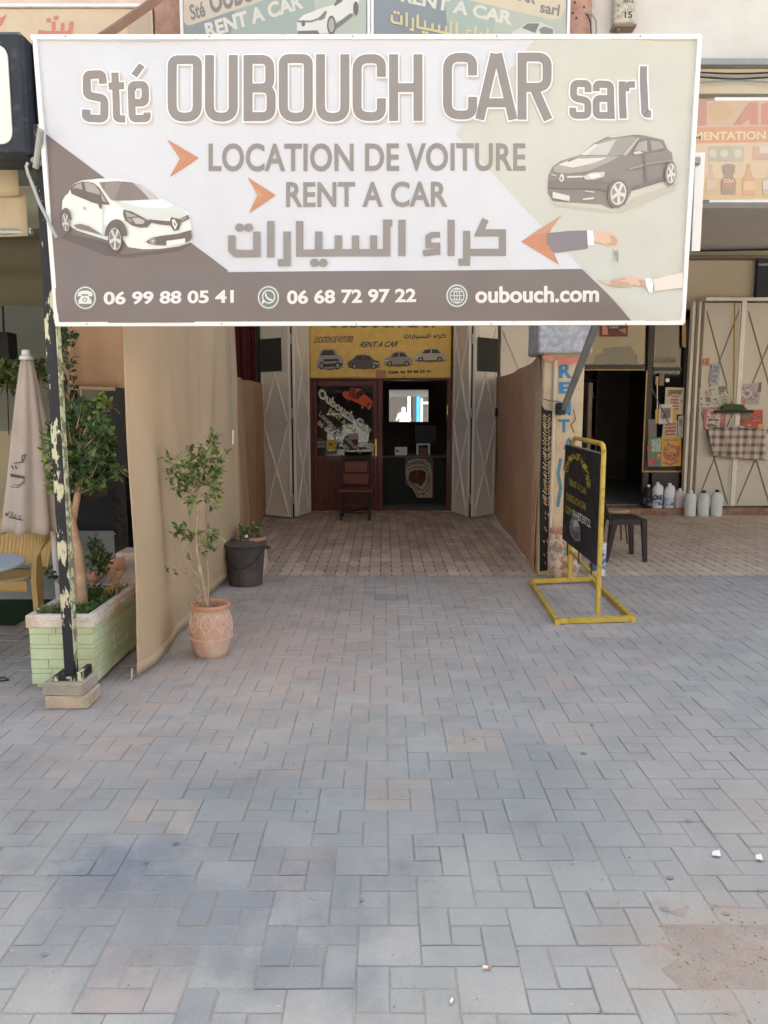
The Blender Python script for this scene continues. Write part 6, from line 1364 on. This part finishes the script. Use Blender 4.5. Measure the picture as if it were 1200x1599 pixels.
poster('blue lettered upright sticker crossing the shutter brace', [(1113, 568), (1126, 569), (1123, 601), (1108, 600)], S(170, 176, 190), [('t', 'OO', (1115, 571), (1124, 572), (1113, 582), BL_), ('t', 'OZ', (1112, 586), (1121, 587), (1110, 597), BL_)], YS2 - .012, 'sticker', 'sticker', G2)
poster('pale poster with pink and blue figures on left shutter leaf', [(1092, 606), (1142, 602), (1142, 636), (1091, 637)], S(206, 202, 184), [('t', '50', (1101, 611), (1112, 610), (1101, 619), PK), ('t', '%%', (1102, 620), (1111, 620), (1102, 628), BL_), ('p', [(1122, 604), (1136, 603), (1138, 616), (1132, 612), (1124, 618)], S(120, 118, 100)), ('c', (1130, 624), 7, 9, S(184, 190, 160)), ('c', (1096, 623), 1.5, 1.5, S(70, 60, 60)), ('c', (1096, 632), 1.5, 1.5, S(70, 60, 60))], YS2 - .006, grp=G2)
poster('pale purple poster of round plate on right shutter leaf', [(1158, 601), (1190, 597), (1186, 632), (1152, 630)], S(186, 170, 180), [('c', (1167, 615), 8, 7, S(216, 206, 210)), ('c', (1167, 615), 4, 3.5, S(150, 120, 150)), ('p', [(1154, 620), (1166, 624), (1164, 630), (1152, 629)], PK), ('p', [(1186, 598), (1190, 597), (1189, 612), (1183, 614)], S(90, 80, 110))], YS2, grp=G2)
poster('pink edged poster of sandwiches just left of the hanging brush head', [(1099, 638), (1135, 637), (1133, 672), (1100, 672)], S(196, 110, 120), [('p', [(1105, 639), (1127, 639), (1124, 671), (1103, 670)], S(216, 206, 196)), ('t', '99', (1110, 643), (1119, 643), (1110, 652), S(200, 80, 90)), ('s', [(1106, 657), (1113, 655), (1122, 657)], 3.5, S(130, 60, 50)), ('s', [(1105, 665), (1112, 664), (1120, 666)], 3, S(60, 60, 54))], YS2 - .004, grp=G2)
poster('red poster of vegetables partly behind the plaid cloth', [(1157, 641), (1192, 640), (1192, 676), (1150, 670)], S(200, 80, 60), [('p', [(1158, 643), (1175, 642), (1172, 656), (1158, 656)], S(130, 110, 80)), ('p', [(1180, 640), (1184, 655), (1177, 668), (1175, 660)], S(216, 60, 50)), ('c', (1189, 666), 5, 4, YE)], YS2, grp=G2)
# wall mounted broom
t = thing('broom', 'broom hanging head down between the shutter leaves above plaid cloth', 'broom', tuple(at(1148, 645, 11.78))); MB().tube([at(1148, 474, 11.80), at(1146, 637, 11.80)], .012, 10).build('handle', M['gold_trim'], t)
pz([(1129, 634), (1140, 631), (1160, 632), (1168, 640), (1129, 641)], 11.76, .05, 'bristles', mat('green_black_bristle', S(70, 84, 56), .9, .4, 30), t); pxbox(1118, 1178, 640.5, 645.5, 11.75, .06, 'broom_head', M['black_plastic'], t, .004)
# plaid cloth
def plaid():
    m = bpy.data.materials.new('plaid_cloth'); m.use_nodes = True; N = m.node_tree.nodes; L = m.node_tree.links; b = N['Principled BSDF']; b.inputs['Roughness'].default_value = .95
    tc = N.new('ShaderNodeTexCoord'); col = None
    prev = None
    for ax, (sc1) in (('X', 12), ('Z', 12)):
        wv = N.new('ShaderNodeTexWave'); wv.bands_direction = ax; wv.inputs['Scale'].default_value = 2.6; L.new(tc.outputs['Object'], wv.inputs[0])
        w2 = N.new('ShaderNodeTexWave'); w2.bands_direction = ax; w2.inputs['Scale'].default_value = 5.2; L.new(tc.outputs['Object'], w2.inputs[0])
        r = N.new('ShaderNodeMapRange'); r.inputs[1].default_value = .55; r.inputs[2].default_value = .7; L.new(wv.outputs['Fac'], r.inputs[0])
        r2 = N.new('ShaderNodeMapRange'); r2.inputs[1].default_value = .75; r2.inputs[2].default_value = .85; r2.inputs[4].default_value = .5; L.new(w2.outputs['Fac'], r2.inputs[0])
        ad = N.new('ShaderNodeMath'); ad.operation = 'ADD'; L.new(r.outputs[0], ad.inputs[0]); L.new(r2.outputs[0], ad.inputs[1])
        if prev is None: prev = ad.outputs[0]
        else:
            a2 = N.new('ShaderNodeMath'); a2.operation = 'ADD'; L.new(prev, a2.inputs[0]); L.new(ad.outputs[0], a2.inputs[1]); prev = a2.outputs[0]
    rp = N.new('ShaderNodeValToRGB'); L.new(prev, rp.inputs[0]); m2 = N.new('ShaderNodeMath'); m2.operation = 'MULTIPLY'; m2.inputs[1].default_value = .45; L.new(prev, m2.inputs[0]); L.new(m2.outputs[0], rp.inputs[0])
    rp.color_ramp.elements[0].color = (*S(112, 92, 88), 1); rp.color_ramp.elements[1].color = (*S(206, 192, 180), 1); L.new(rp.outputs[0], b.inputs[0]); return m
t = thing('plaid_cloth', 'brown and white plaid cloth hung across the white shutters', 'cloth', tuple(at(1150, 720, 11.74)))
cz = at(1150, 690, 11.74)
def plf(u, v):
    xt = 1106 + (1196 - 1106) * u + 4 * (1 - v) * (1 - u) * 2; yb_ = 712 + 8 * u; yt = 672 - 10 * math.sin(u * 2.8) + 6 * u; q = at(xt, yb_ + (yt - yb_) * v, 11.74); return (q.x, q.y + .03 * math.sin(u * 12) * (1 - .5 * v) + .012 * math.sin(u * 31 + v * 3) - .02 * v, q.z + .006 * math.sin(u * 16))
MB().grid(plf, 60, 16).build('cloth_panel', plaid(), t, smooth=180, solid=.004)
MB().tube([at(1108, 668, 11.72), at(1196, 672, 11.72)], .006, 6).build('hanging_wire', M['black'], t)
MB().tube([at(1159, 722, 11.75), at(1160, 733, 11.75), at(1152, 738, 11.75), at(1142, 736, 11.76)], .003, 6).build('loose_wire', M['zinc'], t)
# jugs
def jug(name, label, px, pyb, w_, h_, Y, m, zb, handle=False, cap=None, lab=None, grp='white jugs beside the grocery', shoulder=.62):
    q = at(px, pyb, Y); q.z = zb; r_ = w_ / 2; t = thing(name, label, 'jug', tuple(q), grp)
    MB().lathe([(.001, .002), (r_ * .93, .002), (r_, .012), (r_ * .99, h_ * .2), (r_, h_ * .3), (r_, h_ * shoulder), (r_ * .93, h_ * (shoulder + .12)), (r_ * .7, h_ * (shoulder + .24)), (r_ * .3, h_ * .94), (r_ * .28, h_)], q, 28).build('jug_body', m, t, smooth=45)
    MB().lathe([(r_ * .34, -.03), (r_ * .34, 0.002), (r_ * .2, .008), (.0005, .008)], (q.x, q.y, q.z + h_ + .012), 18).build('cap', cap or M['white_plastic'], t, smooth=40)
    if handle: MB().tube([(q.x + r_ * .15, q.y - .0, q.z + h_ * .93), (q.x + r_ * .75, q.y, q.z + h_ * .92), (q.x + r_ * .98, q.y, q.z + h_ * .82), (q.x + r_ * .95, q.y, q.z + h_ * .58)], .012, 10).build('handle', m, t, smooth=60)
    if lab:
        MB().lathe([(r_ * 1.012, h_ * .12), (r_ * 1.012, h_ * .45)], q, 28).build('label_band', lab, t, smooth=40)
    return t, q, r_, h_
wp = M['white_plastic']
lb = mat('blue_white_label', S(200, 206, 216), .5, .05, 4, S(60, 84, 130), 10, .9, .05)
t, q, r_, h_ = jug('bleach_jug', 'white bleach jug with handle and ONI lettering on the step', 1026, 790, .165, .38, 11.72, wp, .101, True, lab=lb)
pr = Print(Surf((q.x, q.y - r_ * 1.03, q.z), (1, 0, 0), (0, -1, 0)), .001); pr.box_text('ONI', 1021, 773, 1034, 782, S(40, 50, 100), bold=.05); pr.box_text('JAVEL', 1023, 784, 1033, 787, S(40, 50, 100), bold=.03); pr.build('label_lettering', t)
jug('bleach_jug', 'white bleach jug with blue wave label, second on the step', 1044.5, 790, .16, .365, 11.72, wp, .101, True, lab=mat('blue_wave_label', S(196, 208, 220), .5, .05, 4, S(80, 120, 160), 7, .9, .05))
jug('plain_jug', 'unlabelled pinkish white jug on the step beside the column', 1061, 789, .16, .28, 11.74, mat('milky_plastic', S(206, 196, 200), .4, .03), .101, shoulder=.7)
t, q, r_, h_ = jug('dark_bottle', 'dark blue bottle pack standing by the grocery doorway', 1012, 790, .14, .34, 11.75, M['black_plastic'], .101, grp=None, lab=mat('navy_label', S(40, 44, 70), .5, .3, 30, S(150, 150, 160), 12, .7, .03)); t['category'] = 'bottle'
for px_, lab_, cp, hh in ((1077.5, 'large white jug without cap before the steel column', wp, .37), (1098, 'large white jug with dark cap, middle of the three on the floor', M['black_plastic'], .37), (1118.5, 'large white jug with dark cap, rightmost on the floor', M['black_plastic'], .38)):
    jug('plain_jug', lab_, px_, 805, .17, hh, 11.52, mat('cool_white_plastic', S(214, 216, 216), .4, .04, 5) if px_ < 1080 else bpy.data.materials['cool_white_plastic'], .0046, cap=cp, shoulder=.68)
# wall bits upper right
t = thing('wall_box', 'dark grey box fixed on the beige wall at the right edge', 'box', tuple(at(1192, 465, 12.1))); pxbox(1183, 1215, 404, 465, 12.05, .09, 'box_body', M['signbox'], t, .006)
pr = Print(Surf(at(1192, 418, 12.049), (1, 0, 0), (0, -1, 0)), 0); pr.text('nostra', (1185, 411), (1204, 411), (1185, 415), S(190, 190, 186), bold=.03); pr.build('small_lettering', t)
t = thing('sagging_cable', 'sagging black cable along the soffit edge at upper right', 'cable', tuple(at(1150, 388, 11.9))); MB().tube([at(1076 + k * 12, 392 - .03 * k ** 1.9, 11.9) for k in range(14)], .012, 6).build('cable', M['black'], t)
t = thing('electric_meter', 'small grey electric meter box with numbers on the upper white wall', 'meter box', tuple(at(977, 40, 7.2)))
pxbox(961, 993, -30, 36, 7.18, .11, 'box_body', mat('grey_beige_box', S(190, 186, 172), .6, .1, 12, S(150, 130, 110), 20, .5, .05), t, .01); pxbox(959, 995, 36.5, 41, 7.17, .12, 'base_lip', M['dull_bar'], t, .004); pxbox(964, 969, 41.5, 48, 7.2, .05, 'conduit', M['dull_bar'], t)
pr = Print(Surf(at(977, 15, 7.178), (1, 0, 0), (0, -1, 0)), 0); pr.box_text('15', 976, 18, 988, 28, S(70, 70, 66), bold=.02); pr.box_text('2812', 973, -4, 990, 4, S(80, 80, 76), bold=.02)
for k in range(3): pr.box_text('NTV'[k], 964, 6 + k * 9, 968, 11 + k * 9, S(96, 94, 90), bold=.02)
pr.build('box_lettering', t, M['paint_letters'])
t = thing('wall_cable', 'grey looped cables hanging beside the pink column, upper right', 'cable', tuple(at(928, 52, 7.2))); MB().tube([at(915, 20, 7.17), at(925, 22, 7.17), at(931, 32, 7.17), at(932, 50, 7.17), at(930, 62, 7.17)], .008, 6).build('cable', M['steel'], t); MB().tube([at(918, 24, 7.16), at(923, 36, 7.16), at(924, 62, 7.16)], .006, 6).build('cable', M['black'], t)
t = thing('ledge_cable', 'dark cables sagging in the band under the upper right ledge', 'cable', tuple(at(1150, 122, 7.1)))
for k, (dy, sg) in enumerate(((115, 6), (120, 3), (130, -4), (113, 2))): MB().tube([at(1090 + i * 10, dy + sg * math.sin(i * .26), 7.1 + .02 * k) for i in range(13)], .007, 6).build('cable', M['black' if k % 2 else 'steel'], t)
# litter
for (x, y, w_, lab) in ((1120, 1336, .018, 'torn white paper scrap, larger of two near the right edge'), (1187, 1342, .014, 'white paper scrap at the right edge of the paving')):
    q = gnd(x, y, .012); t = tag(MB().add([q + Vector((-w_, 0, 0)), q + Vector((0, -.012, .004)), q + Vector((w_ * .7, -.004, 0)), q + Vector((w_, .02, .008)), q + Vector((-.3 * w_, .022, .002))], [(0, 1, 4), (1, 2, 3), (1, 3, 4)]).build('paper_scrap', M['white_plastic'], None, world=False), lab, 'litter', 'scraps on the paving')
for (x, y, a, lab) in ((760, 1511, 0, 'cigarette butt beside the large square paver, bottom centre'), (706, 1562, 1.2, 'orange tipped cigarette butt nearest the camera')):
    q = gnd(x, y, .013); D = Vector((math.cos(a), math.sin(a), 0)) * .011; t = thing('cigarette_butt', lab, 'litter', tuple(q), 'scraps on the paving'); MB().tube([q - D, q + D * .3], .0038, 8).build('paper_part', M['white_plastic'], t); MB().tube([q + D * .31, q + D * 1.3], .0038, 8).build('filter', M['terra_plain'], t)
gum = MB(); random.seed(44)
spots = [(1075, 1281, 7), (565, 1406, 4), (1047, 1371, 7), (1040, 1420, 9), (1135, 1427, 7), (912, 1177, 6), (925, 1132, 5), (1100, 1059, 5), (768, 1100, 5), (415, 1160, 5), (275, 1318, 6), (70, 1491, 7), (740, 1155, 4), (704, 996, 4), (680, 990, 4), (840, 1160, 4), (1190, 1392, 5), (480, 1268, 3)]
spots += [(random.uniform(20, 1180), random.uniform(930, 1580), random.uniform(1.5, 3.5)) for _ in range(34)]
for x, y, r_ in spots:
    q = gnd(x, y, .0075); s_ = .8 * r_ / 1200 * (q.y ** 2 + 2.5) ** .5; gum.add([(q.x + s_ * math.cos(a * .785) * random.uniform(.6, 1.2), q.y + s_ * math.sin(a * .785) * random.uniform(.6, 1.2), q.z + .0008) for a in range(8)], [tuple(range(8))], S(112, 112, 114))
gum.build('gum_spots', M['paver_far'], None, world=False, kind='stuff', normals=False)
lt = MB()
for k in range(170):
    x, y = random.uniform(10, 1190), random.uniform(905, 1590); q = gnd(x, y, .0085); s_ = random.uniform(.0015, .005); lt.add([q + Vector((-s_, 0, 0)), q + Vector((0, -s_ * .6, .001)), q + Vector((s_, 0, 0)), q + Vector((0, s_ * .6, .002))], [(0, 1, 2, 3)], random.choice([S(190, 184, 172), S(120, 100, 80), S(210, 206, 200), S(80, 76, 70)]))
lt.build('grit', M['paver_far'], None, world=False, kind='stuff', normals=False)

# ================================================================== ACROSS THE STREET (seen only in glass and mirror)
t = thing('opposite_building', 'pale sunlit building across the street, seen only in the reflections', 'building', (0, -13, 0))
MB().box(-18, 18, -14.2, -13, 3.3, 8).build('wall', M['beige_wall'], t); MB().box(-18, 18, -17, -16.5, 0, 3.3).build('recessed_wall', M['black'], t)  # recess wall coloured black to stand in for deep arcade shade
MB().box(.48, .60, -12.95, -12.7, 0, 3.3).build('white_column', M['white_frame'], t); MB().box(.95, 1.12, -12.95, -12.7, 0, 3.3).build('blue_strip', mat('blue_strip', S(40, 120, 190), .5), t)
MB().box(-.6, .4, -12.98, -12.9, 0, 2.6).build('dark_doorway', M['black'], t); MB().box(.74, .94, -12.98, -12.9, 0, 2.6).build('dark_doorway', M['black'], t); MB().box(1.13, 2.4, -12.98, -12.9, 0, 2.6).build('dark_doorway', M['black'], t)  # black slabs painted in place of the shade inside door openings
for a, b, c_, d2 in ((1.2, 1.26, .6, 2.2), (1.62, 1.7, .3, 2.0), (1.261, 1.619, 1.92, 2.0)): MB().box(a, b, -12.88, -12.82, c_, d2).build('door_frame', M['white_frame'], t)
cx_, cy_ = -2.6, -8; t = thing('parked_car', 'silver white hatchback across the street, seen only reflected in the door', 'car', (cx_, cy_, 0))
prof = [(-2.0, .35), (-2.05, .6), (-1.95, .85), (-1.2, .98), (-.55, 1.42), (.9, 1.46), (1.65, 1.05), (1.95, .95), (2.0, .5), (1.95, .3)]
MB().prism([(cx_ + x, cy_ - .82, z) for x, z in prof], (0, 1.64, 0)).build('body', M['car_paint'], t)
MB().prism([(cx_ + x, cy_ + .823, z) for x, z in ((-1.0, 1.0), (-.5, 1.36), (.85, 1.39), (1.4, 1.03))], (0, .01, 0)).build('side_window', M['black_plastic'], t)
for x_ in (-1.3, 1.25): MB().tube([(cx_ + x_, cy_ + .65, .31), (cx_ + x_, cy_ + .86, .31)], .31, 24).build('wheel', M['black_rubber'], t)
# the photographer, seen in the office mirror
t = None
def person():
    V = [(0, 0, .95), (0, .0, 1.15), (0, .0, 1.38), (0, .01, 1.50), (0, .02, 1.56), (0, .02, 1.70), (.17, 0, 1.40), (.27, .03, 1.16), (.16, .22, 1.36), (-.17, 0, 1.40), (-.27, .03, 1.16), (-.12, .22, 1.38), (.10, 0, .88), (.11, .02, .48), (.11, -.02, .09), (.12, .10, .05), (-.10, 0, .88), (-.11, .02, .48), (-.11, -.02, .09), (-.12, .10, .05)]
    E_ = [(0, 1), (1, 2), (2, 3), (3, 4), (4, 5), (2, 6), (6, 7), (7, 8), (2, 9), (9, 10), (10, 11), (0, 12), (12, 13), (13, 14), (14, 15), (0, 16), (16, 17), (17, 18), (18, 19)]
    r = [.15, .15, .16, .06, .085, .09, .07, .05, .035, .07, .05, .035, .10, .065, .045, .04, .10, .065, .045, .04]
    me = bpy.data.meshes.new('body'); me.from_pydata([(x + .3, y - .62, z) for x, y, z in V], E_, []); o = link(bpy.data.objects.new('person', me)); me.skin_vertices.new() if hasattr(me.skin_vertices, 'new') else None
    md = o.modifiers.new('skin', 'SKIN'); 
    if not me.skin_vertices: 
        bm = bmesh.new(); bm.from_mesh(me); bm.verts.layers.skin.verify(); bm.to_mesh(me); bm.free()
    for k, sv_ in enumerate(me.skin_vertices[0].data): sv_.radius = (r[k], r[k] * .85)
    me.skin_vertices[0].data[0].use_root = True
    o.modifiers.new('sub', 'SUBSURF').levels = 2; o.modifiers['sub'].render_levels = 2; me.materials.append(mat('pale_shirt', S(206, 200, 196), .9)); return o
pe = person(); tag(pe, 'person in pale clothes holding up a phone, seen only in the mirror', 'person')
